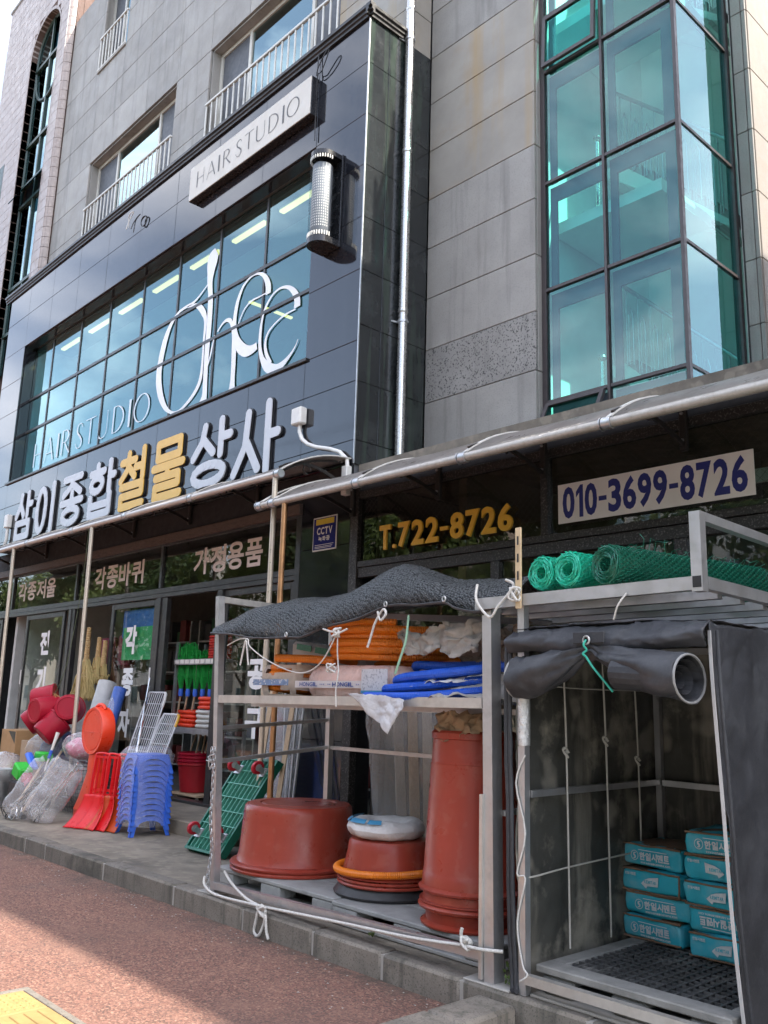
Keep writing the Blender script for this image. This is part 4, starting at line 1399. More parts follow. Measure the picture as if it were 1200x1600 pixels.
gs = thing('window_lettering', 'white script logo on the salon window panes', 'lettering', (-10.5, 6.41, 5.7))
def px(x, y):                                         # traced logo, in metres on the glass
    return x, y
LOGO = [[(-10.884, 8.288, 0.04), (-10.918, 8.196, 0.321), (-10.941, 8.057, 0.337), (-10.956, 7.914, 0.24), (-10.963, 7.769, 0.176), (-10.931, 7.587, 0.151), (-10.904, 7.384, 0.166), (-10.894, 7.02, 0.164), (-10.901, 6.666, 0.156), (-10.895, 6.313, 0.139), (-10.879, 5.984, 0.153), (-10.89, 5.883, 0.207), (-10.904, 5.833, 0.253)],
        [(-10.879, 7.833, 0.024), (-11.081, 7.711, 0.032), (-11.363, 7.583, 0.05), (-11.634, 7.572, 0.06), (-11.856, 7.542, 0.061), (-12.065, 7.404, 0.116), (-12.216, 7.168, 0.189), (-12.31, 6.812, 0.198), (-12.311, 6.535, 0.206), (-12.209, 6.259, 0.177), (-12.031, 6.02, 0.112), (-11.828, 5.889, 0.059), (-11.6, 5.854, 0.049), (-11.352, 5.934, 0.072), (-11.157, 6.052, 0.095), (-11.033, 6.208, 0.102), (-11.005, 6.459, 0.071), (-11.012, 6.817, 0.063), (-11.006, 7.151, 0.095), (-11.101, 7.326, 0.137), (-11.246, 7.459, 0.106), (-11.407, 7.528, 0.058), (-11.587, 7.552, 0.034)],
        [(-10.643, 6.861, 0.03), (-10.541, 6.936, 0.045), (-10.427, 6.971, 0.06), (-10.314, 6.931, 0.088), (-10.247, 6.823, 0.087), (-10.191, 6.669, 0.115), (-10.167, 6.458, 0.136), (-10.153, 6.206, 0.128), (-10.149, 5.983, 0.134), (-10.154, 5.829, 0.198)],
        [(-10.718, 6.825, 0.023), (-10.771, 6.606, 0.046), (-10.835, 6.413, 0.031), (-10.878, 6.308, 0.015)],
        [(-10.101, 6.801, 0.021), (-9.972, 6.988, 0.032), (-9.797, 7.067, 0.035), (-9.582, 7.068, 0.027), (-9.441, 7.072, 0.02)],
        [(-9.397, 7.041, 0.146), (-9.409, 7.172, 0.14), (-9.495, 7.329, 0.095), (-9.647, 7.433, 0.048), (-9.831, 7.455, 0.035), (-10.016, 7.381, 0.057), (-10.139, 7.203, 0.094), (-10.19, 6.989, 0.109), (-10.192, 6.806, 0.116), (-10.131, 6.606, 0.164), (-10.008, 6.439, 0.211), (-9.857, 6.338, 0.207), (-9.711, 6.317, 0.163), (-9.593, 6.342, 0.134)],
        [(-8.716, 6.626, 0.164), (-8.725, 6.745, 0.146), (-8.8, 6.87, 0.111), (-8.943, 6.985, 0.063), (-9.129, 7.029, 0.039), (-9.295, 6.985, 0.039), (-9.435, 6.859, 0.053), (-9.495, 6.724, 0.053), (-9.526, 6.515, 0.073), (-9.515, 6.294, 0.086), (-9.44, 6.1, 0.111), (-9.306, 5.953, 0.18), (-9.124, 5.879, 0.157), (-8.963, 5.907, 0.111), (-8.809, 5.989, 0.055), (-8.706, 6.083, 0.027), (-8.659, 6.162, 0.012)],
        [(-8.749, 6.608, 0.024), (-8.991, 6.598, 0.028), (-9.218, 6.53, 0.032), (-9.353, 6.441, 0.046), (-9.394, 6.302, 0.065), (-9.344, 6.138, 0.078), (-9.235, 5.991, 0.064)]]
for st_ in LOGO:
    mb = MB()
    ribbon(mb, smooth_pts([(a, b_, w_ * .82) for a, b_, w_ in st_], 5), front_at(6.418), .004 + .0005 * LOGO.index(st_))
    obj('letter_stroke', mb, vinyl_white, gs)
gs2 = thing('window_lettering', 'thin white HAIR STUDIO letters low on the salon window', 'lettering', (-15, 6.41, 5.9))
pale_vinyl = mat('frosted vinyl', (0.70, 0.78, 0.82), 0.5, var=0.03)
sp = [(-17.22, -16.80), (-16.68, -16.22), (-16.13, -15.99), (-15.93, -15.50), (-15.32, -14.95), (-14.92, -14.46), (-14.42, -13.94), (-13.87, -13.38), (-13.30, -13.14), (-13.09, -12.53)]
serif_word(gs2, 'HAIRSTUDIO', front_at(6.418), sp, 5.95, 6.43, pale_vinyl, .004)

# raised shop name in eight rounded letters: each a set of round-ended strokes in a unit box
GL = {
 '삼': [[(.10, .52), (.30, .74), (.34, .97)], [(.33, .74), (.52, .52)], [(.72, .50), (.72, .98)], [(.72, .74), (.93, .74)], [(.16, .06), (.16, .36), (.84, .36), (.84, .06), (.16, .06)]],
 '이': [[(.30 + .21 * cos(2 * pi * i / 16), .5 + .44 * sin(2 * pi * i / 16)) for i in range(17)], [(.86, .04), (.86, .98)]],
 '종': [[(.12, .93), (.86, .93)], [(.50, .93), (.42, .76), (.12, .62)], [(.50, .80), (.86, .62)], [(.50, .64), (.50, .47)], [(.06, .46), (.94, .46)], [(.50 + .34 * cos(2 * pi * i / 16), .19 + .14 * sin(2 * pi * i / 16)) for i in range(17)]],
 '합': [[(.33, .98), (.33, .90)], [(.08, .85), (.58, .85)], [(.33 + .21 * cos(2 * pi * i / 16), .62 + .13 * sin(2 * pi * i / 16)) for i in range(17)], [(.80, .46), (.80, .98)], [(.80, .72), (.96, .72)], [(.14, .38), (.14, .05), (.84, .05), (.84, .38)], [(.14, .22), (.84, .22)]],
 '철': [[(.32, .97), (.32, .88)], [(.08, .84), (.56, .84)], [(.34, .84), (.28, .68), (.08, .52)], [(.36, .72), (.56, .55)], [(.58, .70), (.80, .70)], [(.84, .50), (.84, .98)], [(.12, .40), (.84, .40), (.84, .23), (.14, .23), (.14, .05), (.88, .05)]],
 '물': [[(.16, .70), (.16, .95), (.84, .95), (.84, .70), (.16, .70)], [(.05, .55), (.95, .55)], [(.50, .55), (.50, .40)], [(.14, .38), (.84, .38), (.84, .22), (.14, .22), (.14, .05), (.90, .05)]],
 '상': [[(.08, .50), (.28, .72), (.34, .96)], [(.33, .74), (.56, .52)], [(.74, .46), (.74, .98)], [(.74, .72), (.95, .72)], [(.48 + .36 * cos(2 * pi * i / 16), .19 + .145 * sin(2 * pi * i / 16)) for i in range(17)]],
 '사': [[(.08, .08), (.30, .45), (.34, .92)], [(.33, .50), (.58, .08)], [(.76, .03), (.76, .97)], [(.76, .52), (.96, .52)]],
}
def stroke_letter(parent, ch, x0, x1, z0, z1, m, wd, y):
    W, H = x1 - x0, z1 - z0
    lt = None
    face, edge = MB(), MB()
    dlt = 0.0
    def disc(mb, p, r, d0, d1):
        mb.prism([(p[0] + r * cos(2 * pi * i / 16), p[1] + r * sin(2 * pi * i / 16)) for i in range(16)][::-1], lambda u, v, q: (u, y - q, v), d0, d1)
    for st_ in GL[ch]:
        P = [(x0 + a * W, z0 + b_ * H) for a, b_ in st_]
        for (a, b_), (c_, d_) in zip(P[:-1], P[1:]):
            l = hypot(c_ - a, d_ - b_) or 1
            nx, nz = -(d_ - b_) / l * wd / 2, (c_ - a) / l * wd / 2
            q = [(a + nx, b_ + nz), (a - nx, b_ - nz), (c_ - nx, d_ - nz), (c_ + nx, d_ + nz)]
            face.prism(q, lambda u, v, k: (u, y - k, v), .030, .040 + dlt)
            s = 1.22
            q2 = [(a + nx * s, b_ + nz * s), (a - nx * s, b_ - nz * s), (c_ - nx * s, d_ - nz * s), (c_ + nx * s, d_ + nz * s)]
            edge.prism(q2, lambda u, v, k: (u, y - k, v), .002, .016 + dlt)
            dlt += .0002
        for p in (P if st_[0] != st_[-1] or len(st_) < 10 else P[:-1]):
            disc(face, p, wd / 2, .030, .040 + dlt)
            disc(edge, p, wd / 2 * s, .002, .016 + dlt)
            dlt += .0002
    lt = obj('letter', face, m, parent)
    obj('letter_back', edge, letter_edge, lt)
nm = thing('shop_name_sign', 'raised silver and gold letters of the shop name on the granite band', 'sign', (-13, 6.17, 4.42))
for ch, x0, x1, z0, z1 in (('삼', -17.12, -16.28, 4.42, 5.30), ('이', -16.12, -15.24, 4.42, 5.30), ('종', -15.02, -14.13, 4.42, 5.32), ('합', -13.95, -12.98, 4.42, 5.32),
                           ('철', -12.85, -11.93, 4.41, 5.33), ('물', -11.78, -10.86, 4.40, 5.31), ('상', -10.70, -9.66, 4.40, 5.31), ('사', -9.66, -8.60, 4.38, 5.31)):
    stroke_letter(nm, ch, x0, x1, z0, z1, gold_paint if ch in '철물' else silver_paint, .128, 6.198)

def transom_text(text, x0, x1, z0, z1, label, m=vinyl_pink):
    t = thing('window_lettering', label, 'lettering', ((x0 + x1) / 2, 6.24, z0), 'white Korean words on the transom glass')
    word(t, text, front_at(6.2405), x0, x1, z0, z1, m, .0, .026, gap=.10)
transom_text('각종저울', -16.68, -15.03, 3.24, 3.58, 'white Korean word on the transom above the left sliding door')
transom_text('각종바퀴', -13.52, -11.92, 3.23, 3.59, 'white Korean word on the transom above the middle sliding door')
transom_text('가정용품', -10.52, -8.92, 3.22, 3.58, 'white Korean word on the transom left of the two awning posts')
dv = thing('window_lettering', 'white vertical Korean letters on the middle sliding door', 'lettering', (-12.2, 6.25, 1.2))
for ch, z0, z1 in (('각', 2.20, 2.62), ('종', 1.60, 2.00), ('자', 1.02, 1.42)):
    letter(dv, ch, front_at(6.249), -12.32, -11.98, z0, z1, vinyl_white, 0, .05)
dv2 = thing('window_lettering', 'white vertical Korean letters on the left sliding door', 'lettering', (-15.3, 6.25, 1.2))
for ch, z0, z1 in (('전', 2.25, 2.66), ('기', 1.55, 2.05)):
    letter(dv2, ch, front_at(6.249), -15.45, -15.08, z0, z1, vinyl_white, 0, .05)
dv3 = thing('window_lettering', 'white Korean letters on the door pane behind the rack', 'lettering', (-9.0, 6.25, .8))
for ch, z0, z1 in (('공', 1.72, 2.08), ('구', 1.15, 1.5)):
    letter(dv3, ch, front_at(6.249), -9.1, -8.72, z0, z1, vinyl_white, 0, .05)

tn = thing('phone_sign', 'gold raised phone number T.722-8726 on the dark transom', 'sign', (-5.9, 6.2, 3.18))
word(tn, 'T.722-8726', front_at(6.202), -6.74, -4.97, 3.165, 3.425, mat('gold number paint', (0.90, 0.50, 0.05), 0.4, metal=0.1, var=0.05), .022, .03, gap=.16)
pn = thing('phone_sign', 'white banner with the blue phone number 010-3699-8726', 'sign', (-3.6, 6.19, 3.16))
obj('banner', MB().cbox(-4.47, -2.74, 6.186, 6.196, 3.155, 3.50, .002), mat('white banner', (0.88, 0.83, 0.80), 0.55, var=0.06, nscale=3), pn)
word(pn, '010-3699-8726', front_at(6.1855), -4.42, -2.79, 3.19, 3.47, mat('navy print', (0.022, 0.028, 0.20), 0.5), .0008, .035, gap=.13)
cc = thing('cctv_notice', 'small blue CCTV notice with white border on the granite post', 'sign', (-7.66, 6.19, 3.27))
navy = mat('navy notice', (0.020, 0.026, 0.15), 0.7, spec=0.1)
obj('border', MB().cbox(-7.875, -7.455, 6.190, 6.199, 3.265, 3.655, .002), white_plastic, cc)
obj('panel', MB().box(-7.86, -7.47, 6.1875, 6.1895, 3.28, 3.64), navy, cc)
obj('yellow_strip', MB().box(-7.82, -7.50, 6.1855, 6.187, 3.565, 3.63), mat('yellow strip', (0.65, 0.47, 0.04), 0.5), cc)
word(cc, 'CCTV', front_at(6.187), -7.80, -7.53, 3.45, 3.535, white_plastic, .0, .03)
word(cc, '녹화중', front_at(6.187), -7.77, -7.57, 3.375, 3.43, white_plastic, .0, .03)
for z in (3.33, 3.31, 3.295):
    obj('small_print', MB().box(-7.83, -7.50 - (3.33 - z), 6.1868, 6.1872, z, z + .006), white_plastic, cc)
# loose wires on the granite
for lab, pts, m in (('white loose wire hanging from the granite band below the left window', [(-13.42, 6.18, 9.55), (-13.40, 6.15, 9.68), (-13.33, 6.13, 9.76), (-13.2, 6.14, 9.76), (-13.32, 6.15, 9.70), (-13.38, 6.14, 9.6), (-13.42, 6.13, 9.50)], white_plastic),
                    ('black coil of wire on the granite band below the left window', [(-12.85 + .09 * cos(t * .8), 6.17 + .01 * sin(t), 9.45 + .09 * sin(t * .8)) for t in range(18)], letter_edge),
                    ('black wire loop above the right end of the HAIR STUDIO sign', [(-8.2, 6.17, 10.0), (-8.2, 6.15, 9.65), (-8.12, 6.1, 9.68), (-7.98, 6.08, 9.78), (-7.9, 6.09, 9.86), (-7.93, 6.12, 9.84), (-8.1, 6.15, 9.66), (-8.2, 6.16, 9.6), (-8.2, 6.17, 8.7)], letter_edge)):
    obj('loose_wire', MB().path(smooth_pts(pts, 3), .008, 6), m, label=lab, cat='wire')

# ------------------------------------------------------------------ goods rack on the platform
terracotta = mat('terracotta rubber', (0.31, 0.045, 0.026), 0.34, var=0.12, nscale=2.2, rvar=0.12, dirt=((0.36, 0.105, 0.07), 0.5, 3.6), streak=((0.24, 0.034, 0.021), 0.6, 8), speck=((0.38, 0.13, 0.09), 0.2, 11), bump=0.06, bscale=9, spec=0.35)
terracotta_dark = mat('dark terracotta rubber', (0.27, 0.036, 0.022), 0.38, spec=0.35, var=0.12, nscale=5, rvar=0.1, dirt=((0.34, 0.10, 0.07), 0.35, 6), bump=0.04, bscale=20)
rubber_black = mat('black rubber', (0.028, 0.028, 0.03), 0.5, var=0.2, nscale=8)
pallet_mat = mat('grey dusty pallet', (0.30, 0.30, 0.29), 0.85, var=0.2, nscale=5, rnd=0.1, bump=0.25, bscale=60, dirt=((0.16, 0.155, 0.145), 0.6, 4))
alu_cream = mat('sunlit cream aluminium', (0.58, 0.56, 0.53), 0.42, metal=0.75, var=0.1, nscale=12, rvar=0.1, dirt=((0.36, 0.33, 0.30), 0.4, 7))  # paler, warmer copy of alu; cream tone of lit tubes put into the colour
rope_white = mat('white rope', (0.70, 0.68, 0.64), 0.8, var=0.15, nscale=60, bump=0.8, bscale=220)
orange_tube = mat('orange corrugated tube', (0.70, 0.19, 0.012), 0.38, var=0.1, nscale=8)
blue_tube = mat('blue corrugated tube', (0.012, 0.085, 0.50), 0.36, var=0.12, nscale=8)
film_clear = glass('clear plastic film', (0.95, 0.95, 0.96), 0.08, 1.34, 0.08, bump=0.8, bscale=24, body=(0.82, 0.82, 0.85), body_amt=0.17)
film_grey = glass('grey plastic film', (0.80, 0.80, 0.80), 0.08, 1.4, 0.2, bump=1.0, bscale=18, body=(0.50, 0.49, 0.48), body_amt=0.5)
film_pink = mat('pink plastic wrap', (0.88, 0.60, 0.53), 0.3, var=0.12, nscale=9, transl=0.1, bump=0.6, bscale=26, dirt=((0.78, 0.62, 0.58), 0.6, 6))
rag = mat('torn grey wrap', (0.45, 0.42, 0.39), 0.65, var=0.3, nscale=9, bump=0.6, bscale=25, transl=0.2, dirt=((0.20, 0.16, 0.13), 0.6, 5))

def crease(mb, amp, sc, seed=0.0):
    """sharp-edged folds: ridged noise"""
    o = Vector((seed * 1.3, -seed, seed * .7))
    out = []
    for p in mb.v:
        p = Vector(p)
        n1 = mnoise.noise(p * sc + o)
        n2 = mnoise.noise(p * sc * 2.3 - o)
        d = mnoise.noise_vector(p * sc * .4 + o)
        k = amp * ((1 - abs(n1)) ** 4 + .5 * (1 - abs(n2)) ** 4 - .5)
        d = d.normalized() if d.length > 1e-6 else Vector((0, 1, 0))
        out.append(tuple(p + d * k))
    mb.v = out
    return mb
def crumple(mb, amp, sc, seed=0.0):
    """push vertices about with smooth noise so that cloth and film crease"""
    o = Vector((seed, seed * 1.7, -seed))
    mb.v = [tuple(Vector(p) + mnoise.noise_vector(Vector(p) * sc + o) * amp + mnoise.noise_vector(Vector(p) * sc * 2.9 - o) * amp * .4) for p in mb.v]
    return mb

rk = thing('goods_rack', 'aluminium tube rack with one shelf holding hoses and tubs before the right shop', 'rack', (-4.8, 4.6, .15))
def rbar(p0, p1, w=.05, h=None, m=alu, name='tube', par=None):
    return obj(name, MB().bar(p0, p1, w, h), m, par or rk)
rbar((-6.17, 4.06, .15), (-6.38, 4.06, 2.44), .055, name='post')
rbar((-6.35, 5.30, .15), (-6.38, 5.30, 2.42), .055, name='post')
rbar((-3.352, 4.01, .15), (-3.382, 4.01, 2.17), .068, .085, alu, 'post')
rbar((-3.402, 3.975, .17), (-3.402, 3.975, 1.12), .022, .05, alu_cream, 'stiffener')
rbar((-3.40, 5.30, .15), (-3.40, 5.30, 2.2), .055, name='post')
rbar((-6.38, 4.09, 2.415), (-6.38, 5.27, 2.395), .05, m=alu_cream, name='rail')
rbar((-6.35, 5.30, 2.395), (-3.43, 5.30, 2.18), .05, name='rail')
rbar((-6.27, 4.085, 1.11), (-6.37, 5.27, 1.20), .035, .03, name='rail')
rbar((-6.29, 4.085, 1.37), (-6.37, 5.27, 1.44), .035, .03, name='rail')
rbar((-6.35, 5.31, 1.20), (-3.43, 5.31, 1.20), .04, .03, name='rail')
rbar((-6.27, 4.05, 1.60), (-3.43, 4.0, 1.62), .03, .06, m=alu_cream, name='shelf_rail')
rbar((-6.35, 5.25, 1.60), (-3.43, 5.25, 1.62), .03, .05, name='shelf_rail')
obj('shelf_board', MB().box(-6.30, -3.42, 4.07, 5.23, 1.59, 1.612), mat('shelf board', (0.30, 0.27, 0.23), 0.8, var=0.2), rk)
for y in (4.4, 4.8):
    rbar((-6.3, y, 1.565), (-3.42, y, 1.575), .04, .04, name='shelf_joist')
rbar((-6.16, 4.03, .205), (-3.42, 3.985, .285), .045, .05, name='foot_rail')
rbar((-3.33, 4.07, .235), (-3.40, 5.27, .24), .035, .04, name='foot_rail')
rbar((-3.33, 4.06, 1.02), (-3.40, 5.27, 1.05), .03, .03, name='rail')
# concrete pads under the posts
obj('foot_pad', crumple(MB().cbox(-6.29, -6.05, 3.97, 4.16, .146, .158, .004), .004, 9), mortar, rk)
obj('foot_pad', crumple(MB().cbox(-3.52, -3.20, 3.94, 4.12, .146, .158, .004), .004, 9, 2), mortar, rk)

# pallets
def pallet(label, x0, x1, y0, y1):
    p = thing('pallet', label, 'pallet', ((x0 + x1) / 2, (y0 + y1) / 2, .15), 'grey pallets under the tubs')
    n = 3
    w_ = (y1 - y0) / n
    for i in range(n):
        piece('deck_board', p, ((x0 + x1) / 2, y0 + w_ * (i + .5), .275), (x1 - x0, w_ - .012, .03), pallet_mat, .006)
    for i in range(3):
        for j in range(3):
            cx = x0 + .13 + (x1 - x0 - .26) * i / 2
            cy = y0 + .09 + (y1 - y0 - .18) * j / 2
            piece('block', p, (cx, cy, .2175), (.24, .16, .084), pallet_mat, .008)
    for j in range(3):
        cy = y0 + .09 + (y1 - y0 - .18) * j / 2
        piece('runner', p, ((x0 + x1) / 2, cy, .162), (x1 - x0, .16, .022), pallet_mat, .004)
    return p
pallet('grey pallet under the wide terracotta tub', -6.42, -4.93, 4.20, 5.20)
pallet('grey pallet under the tall terracotta barrel', -4.90, -3.46, 4.15, 5.15)

def tub(name, label, cx, cy, z0, prof, m, parts=(), cat='tub'):
    t = thing(name, label, cat, (cx, cy, z0))
    obj('body', MB().lathe([(r, z0 + z) for r, z in prof], (cx, cy, 0), 56), m, t, smooth=38)
    for nm_, pf, mm in parts:
        obj(nm_, MB().lathe([(r, z0 + z) for r, z in pf], (cx, cy, 0), 56), mm, t, smooth=38)
    return t
R = .525
tub('rubber_tub', 'wide terracotta tub turned upside down on the left pallet', -6.0, 4.70, .292,
    [(R - .03, 0), (R, .002), (R + .004, .018), (R - .006, .03), (R - .02, .034), (R - .045, .06), (R * .885, .13), (R * .884, .133), (R * .878, .15), (R * .876, .153), (R * .85, .35), (R * .849, .353), (R * .846, .365), (R * .845, .37), (R * .838, .44), (R * .825, .478), (R * .79, .495), (R * .60, .499), (R * .595, .494), (R * .57, .494), (R * .565, .499), (R * .30, .501), (.001, .501)], terracotta,
    (('second_rim', [(R - .02, .035), (R + .004, .037), (R + .007, .05), (R - .008, .062), (R - .03, .066)], terracotta_dark),))
R2 = .375
tub('rubber_tub', 'black rubber tub at the bottom of the small nested stack', -4.86, 4.64, .292,
    [(R2 - .05, 0), (R2 + .004, .004), (R2 + .012, .02), (R2, .034), (R2 - .03, .075), (.001, .08)], rubber_black)
for i in range(2):
    tub('rubber_tub', ['lower flat terracotta tub rim nested above the black tub', 'upper flat terracotta tub rim just below the orange hose ring'][i], -4.85, 4.64, .366 + i * .026,
        [(R2 - .04, 0), (R2 - .012, .002), (R2 - .006, .012), (R2 - .014, .022), (R2 - .06, .025), (.001, .025)], terracotta)
tub('rubber_tub', 'small terracotta tub turned upside down under the wrapped hose pack', -4.85, 4.64, .42,
    [(R2 - .03, 0), (R2 - .012, .002), (R2 - .008, .014), (R2 - .02, .024), (R2 - .045, .03), (R2 * .80, .16), (R2 * .78, .215), (R2 * .74, .24), (R2 * .66, .25), (.001, .252)], terracotta)
RB = .34
tub('rubber_barrel', 'tall terracotta barrel with stacked rims turned upside down on the right pallet', -3.90, 4.46, .292,
    [(RB * .86, 0), (RB * .95, .002), (RB * .96, .014), (RB * .90, .024), (RB * .86, .03), (RB * .87, .085), (RB * .99, .10), (RB * 1.01, .115), (RB * .97, .13), (RB * .925, .135), (RB * .915, .19), (RB * .99, .20), (RB * 1.005, .213), (RB * .96, .226), (RB * .94, .23), (RB * .925, .30), (RB * .918, .303), (RB * .915, .32), (RB * .91, .323), (RB * .81, .95), (RB * .80, .953), (RB * .80, .965), (RB * .795, .97), (RB * .775, 1.10), (RB * .80, 1.105), (RB * .805, 1.14), (RB * .77, 1.155), (RB * .5, 1.158), (.001, 1.16)], terracotta,
    (('handle_rib', [(RB * .98, .135), (RB * .985, .14), (RB * .98, .145)], terracotta_dark),), 'barrel')
ld = thing('tub_lid', 'terracotta lid standing on edge between the barrel and the black tent', 'lid', (-3.33, 4.62, .29))
obj('disc', MB().lathe([(.27, -.015), (.275, 0), (.27, .015), (.24, .02), (.001, .02)], (-3.345, 4.62, .57), 40, Matrix.Rotation(radians(82), 3, 'Y')), terracotta, ld, smooth=40)

def corrugated(pts, r, pitch=.013, n=8):
    """ribbed hose along a centre line"""
    P = [Vector(p) for p in pts]
    acc, out = 0.0, []
    step = pitch / 2
    for a, b_ in zip(P[:-1], P[1:]):
        l = (b_ - a).length
        while acc < l:
            out.append(a.lerp(b_, acc / l))
            acc += step
        acc -= l
    rr = [r * (1.0 if i % 2 else .86) for i in range(len(out))]
    return MB().path(out, rr, n)
ring = [(-4.85 + (R2 + .0) * cos(2 * pi * i / 60), 4.64 + (R2 + .0) * sin(2 * pi * i / 60), .468 + .012 * sin(2 * pi * i / 60 + 1)) for i in range(61)]
obj('hose_ring', corrugated(ring, .026, .014, 10), orange_tube, label='orange corrugated hose ring lying round the small terracotta tub', cat='hose')

hp = thing('hose_pack', 'round hose pack in white wrapper with blue print on the small tub', 'pack', (-4.85, 4.62, .675))
white_wrap = mat('white wrap', (0.62, 0.61, 0.60), 0.4, var=0.15, nscale=10, bump=0.7, bscale=30, dirt=((0.40, 0.39, 0.38), 0.5, 8))
blue_print = mat('sky blue print', (0.05, 0.24, 0.42), 0.4, var=0.1)
t = MB()
t.grid(lambda u, v: (-4.85 + (.205 + .075 * cos(2 * pi * v)) * cos(2 * pi * u), 4.60 + (.205 + .075 * cos(2 * pi * v)) * sin(2 * pi * u), .735 + .062 * sin(2 * pi * v)), 48, 14)
obj('wrapped_coil', crumple(t, .012, 9), white_wrap, hp, smooth=60)
for k, (a0, a1) in enumerate(((3.7, 4.25), (4.33, 4.95), (5.03, 5.4), (3.1, 3.6))):
    t = MB()
    t.grid(lambda u, v: (-4.85 + (.205 + .092 * cos(.65 + .5 * v)) * cos(a0 + (a1 - a0) * u), 4.60 + (.205 + .092 * cos(.65 + .5 * v)) * sin(a0 + (a1 - a0) * u), .735 + .08 * sin(.65 + .5 * v)), 8, 3)
    obj('print_band', t, blue_print, hp)

# hoses on the shelf
def coil(cx, cy, z0, rx, ry, loops, dz, r, seed, gap=0):
    rg = random.Random(seed)
    out = []
    n = 44
    for i in range(int(loops * n)):
        a = 2 * pi * i / n
        k = i / n
        w_ = 1 + .05 * sin(k * 2.1 + seed) + .03 * sin(a * 2 + k)
        out.append((cx + rx * w_ * cos(a), cy + ry * w_ * sin(a), z0 + dz * k + .012 * sin(a * 1.5 + k * 3)))
    return out
oc = thing('hose_coil', 'orange corrugated hose coil lying on the pink wrapped pack', 'hose', (-4.86, 4.62, 1.86))
obj('coil', corrugated(coil(-4.86, 4.66, 1.895, .52, .42, 5.9, .046, .03, 3), .031, .016, 9), orange_tube, oc)
obj('loose_end', corrugated([(-5.15, 4.32, 1.90), (-5.35, 4.24, 1.915), (-5.55, 4.20, 1.92), (-5.70, 4.18, 1.925)], .032, .016, 10), orange_tube, oc)
pk = thing('hose_pack', 'pink translucent plastic wrapped hose pack with printed band on the shelf', 'pack', (-4.9, 4.6, 1.612))
def packform(cx, cy, z0, rx, ry, h, n=64, m_=9):
    t = MB()
    def fn(u, v):
        a = 2 * pi * u
        k = 1 - .10 * abs(2 * v - 1) ** 3
        rib = 1 + .012 * sin(u * 2 * pi * 70)
        return (cx + rx * k * rib * math.copysign(abs(cos(a)) ** .6, cos(a)), cy + ry * k * rib * math.copysign(abs(sin(a)) ** .6, sin(a)), z0 + h * v)
    t.grid(fn, n * 2, m_, closed_u=True)
    k = len(t.v)
    t.add([(cx, cy, z0 + h * 1.0)], [])
    w_ = n * 2
    for i in range(w_):
        t.f.append((m_ * w_ + i, m_ * w_ + (i + 1) % w_, k))
    return t
obj('wrap', crumple(packform(-4.92, 4.64, 1.615, .56, .46, .245), .006, 8), film_pink, pk, smooth=50)
bandm = mat('pale print band', (0.66, 0.60, 0.60), 0.4, var=0.05)
bt = MB()
bt.grid(lambda u, v: (-5.44 + 1.02 * u, 4.170 - .012 * sin(pi * u), 1.70 + .05 * v), 20, 1)
obj('print_band', bt, bandm, pk)
blue_ink = mat('blue ink', (0.03, 0.07, 0.28), 0.5)
word(pk, 'HONGIL', front_at(4.152), -5.36, -5.15, 1.71, 1.74, blue_ink, 0, .02, join=True)
word(pk, 'HONGIL', front_at(4.152), -4.98, -4.75, 1.71, 1.74, blue_ink, 0, .02, join=True)
for x in (-5.12, -5.10, -5.08, -5.03, -5.01, -4.72, -4.70):
    obj('print_dot', MB().box(x, x + .008, 4.151, 4.152, 1.721, 1.729), blue_ink, pk)
tagm = mat('paper tag', (0.55, 0.56, 0.60), 0.6, var=0.1, nscale=20, speck=((0.15, 0.16, 0.22), 0.6, 60))
obj('paper_label', MB().box(-4.66, -4.40, 4.146, 4.149, 1.665, 1.83), tagm, pk)
obj('label_strip', MB().box(-4.66, -4.40, 4.143, 4.145, 1.665, 1.685), blue_print, pk)
op = thing('hose_pack', 'orange hose pack in torn beige wrapper at the left end of the shelf', 'pack', (-5.72, 4.4, 1.612))
obj('coil', corrugated(coil(-5.72, 4.5, 1.66, .21, .30, 4.4, .05, .03, 8), .03, .016, 8), orange_tube, op)
t = packform(-5.72, 4.5, 1.615, .25, .34, .26, 40, 8)
t.f = [f_ for i, f_ in enumerate(t.f) if not (len(f_) == 4 and (i // 80) in (1, 2, 5, 6) and (mnoise.noise(Vector((i * .19, (i // 80) * 1.3, 0))) > .12))]
obj('torn_wrap', crumple(t, .008, 9), mat('beige torn wrap', (0.50, 0.40, 0.33), 0.6, var=0.2, nscale=12, bump=0.4, bscale=30), op, smooth=50)
obj('print_band', MB().grid(lambda u, v: (-5.95 + .46 * u, 4.145 - .01 * sin(pi * u), 1.715 + .045 * v), 8, 1), mat('blue white band', (0.18, 0.26, 0.42), 0.5, var=0.2, nscale=30, speck=((0.6, 0.6, 0.62), 0.9, 55)), op)
wp = thing('pipe_pack', 'beige wrapped pipe pack with green print behind the orange hoses', 'pack', (-5.75, 4.9, 1.9))
obj('wrap', crumple(MB().obox((-5.75, 4.85, 1.97), (.95, .30, .15), Matrix.Rotation(radians(8), 3, 'Y'), .03), .012, 7), mat('beige wrap', (0.48, 0.43, 0.38), 0.5, var=0.15, nscale=9), wp)
for i in range(3):
    obj('print_band', MB().obox((-6.02 + .25 * i, 4.692, 2.045 - .035 * i), (.2, .003, .05), Matrix.Rotation(radians(8), 3, 'Y')), mat('green print %d' % i, (0.05, 0.22, 0.12), 0.5, var=0.3, nscale=40), wp)
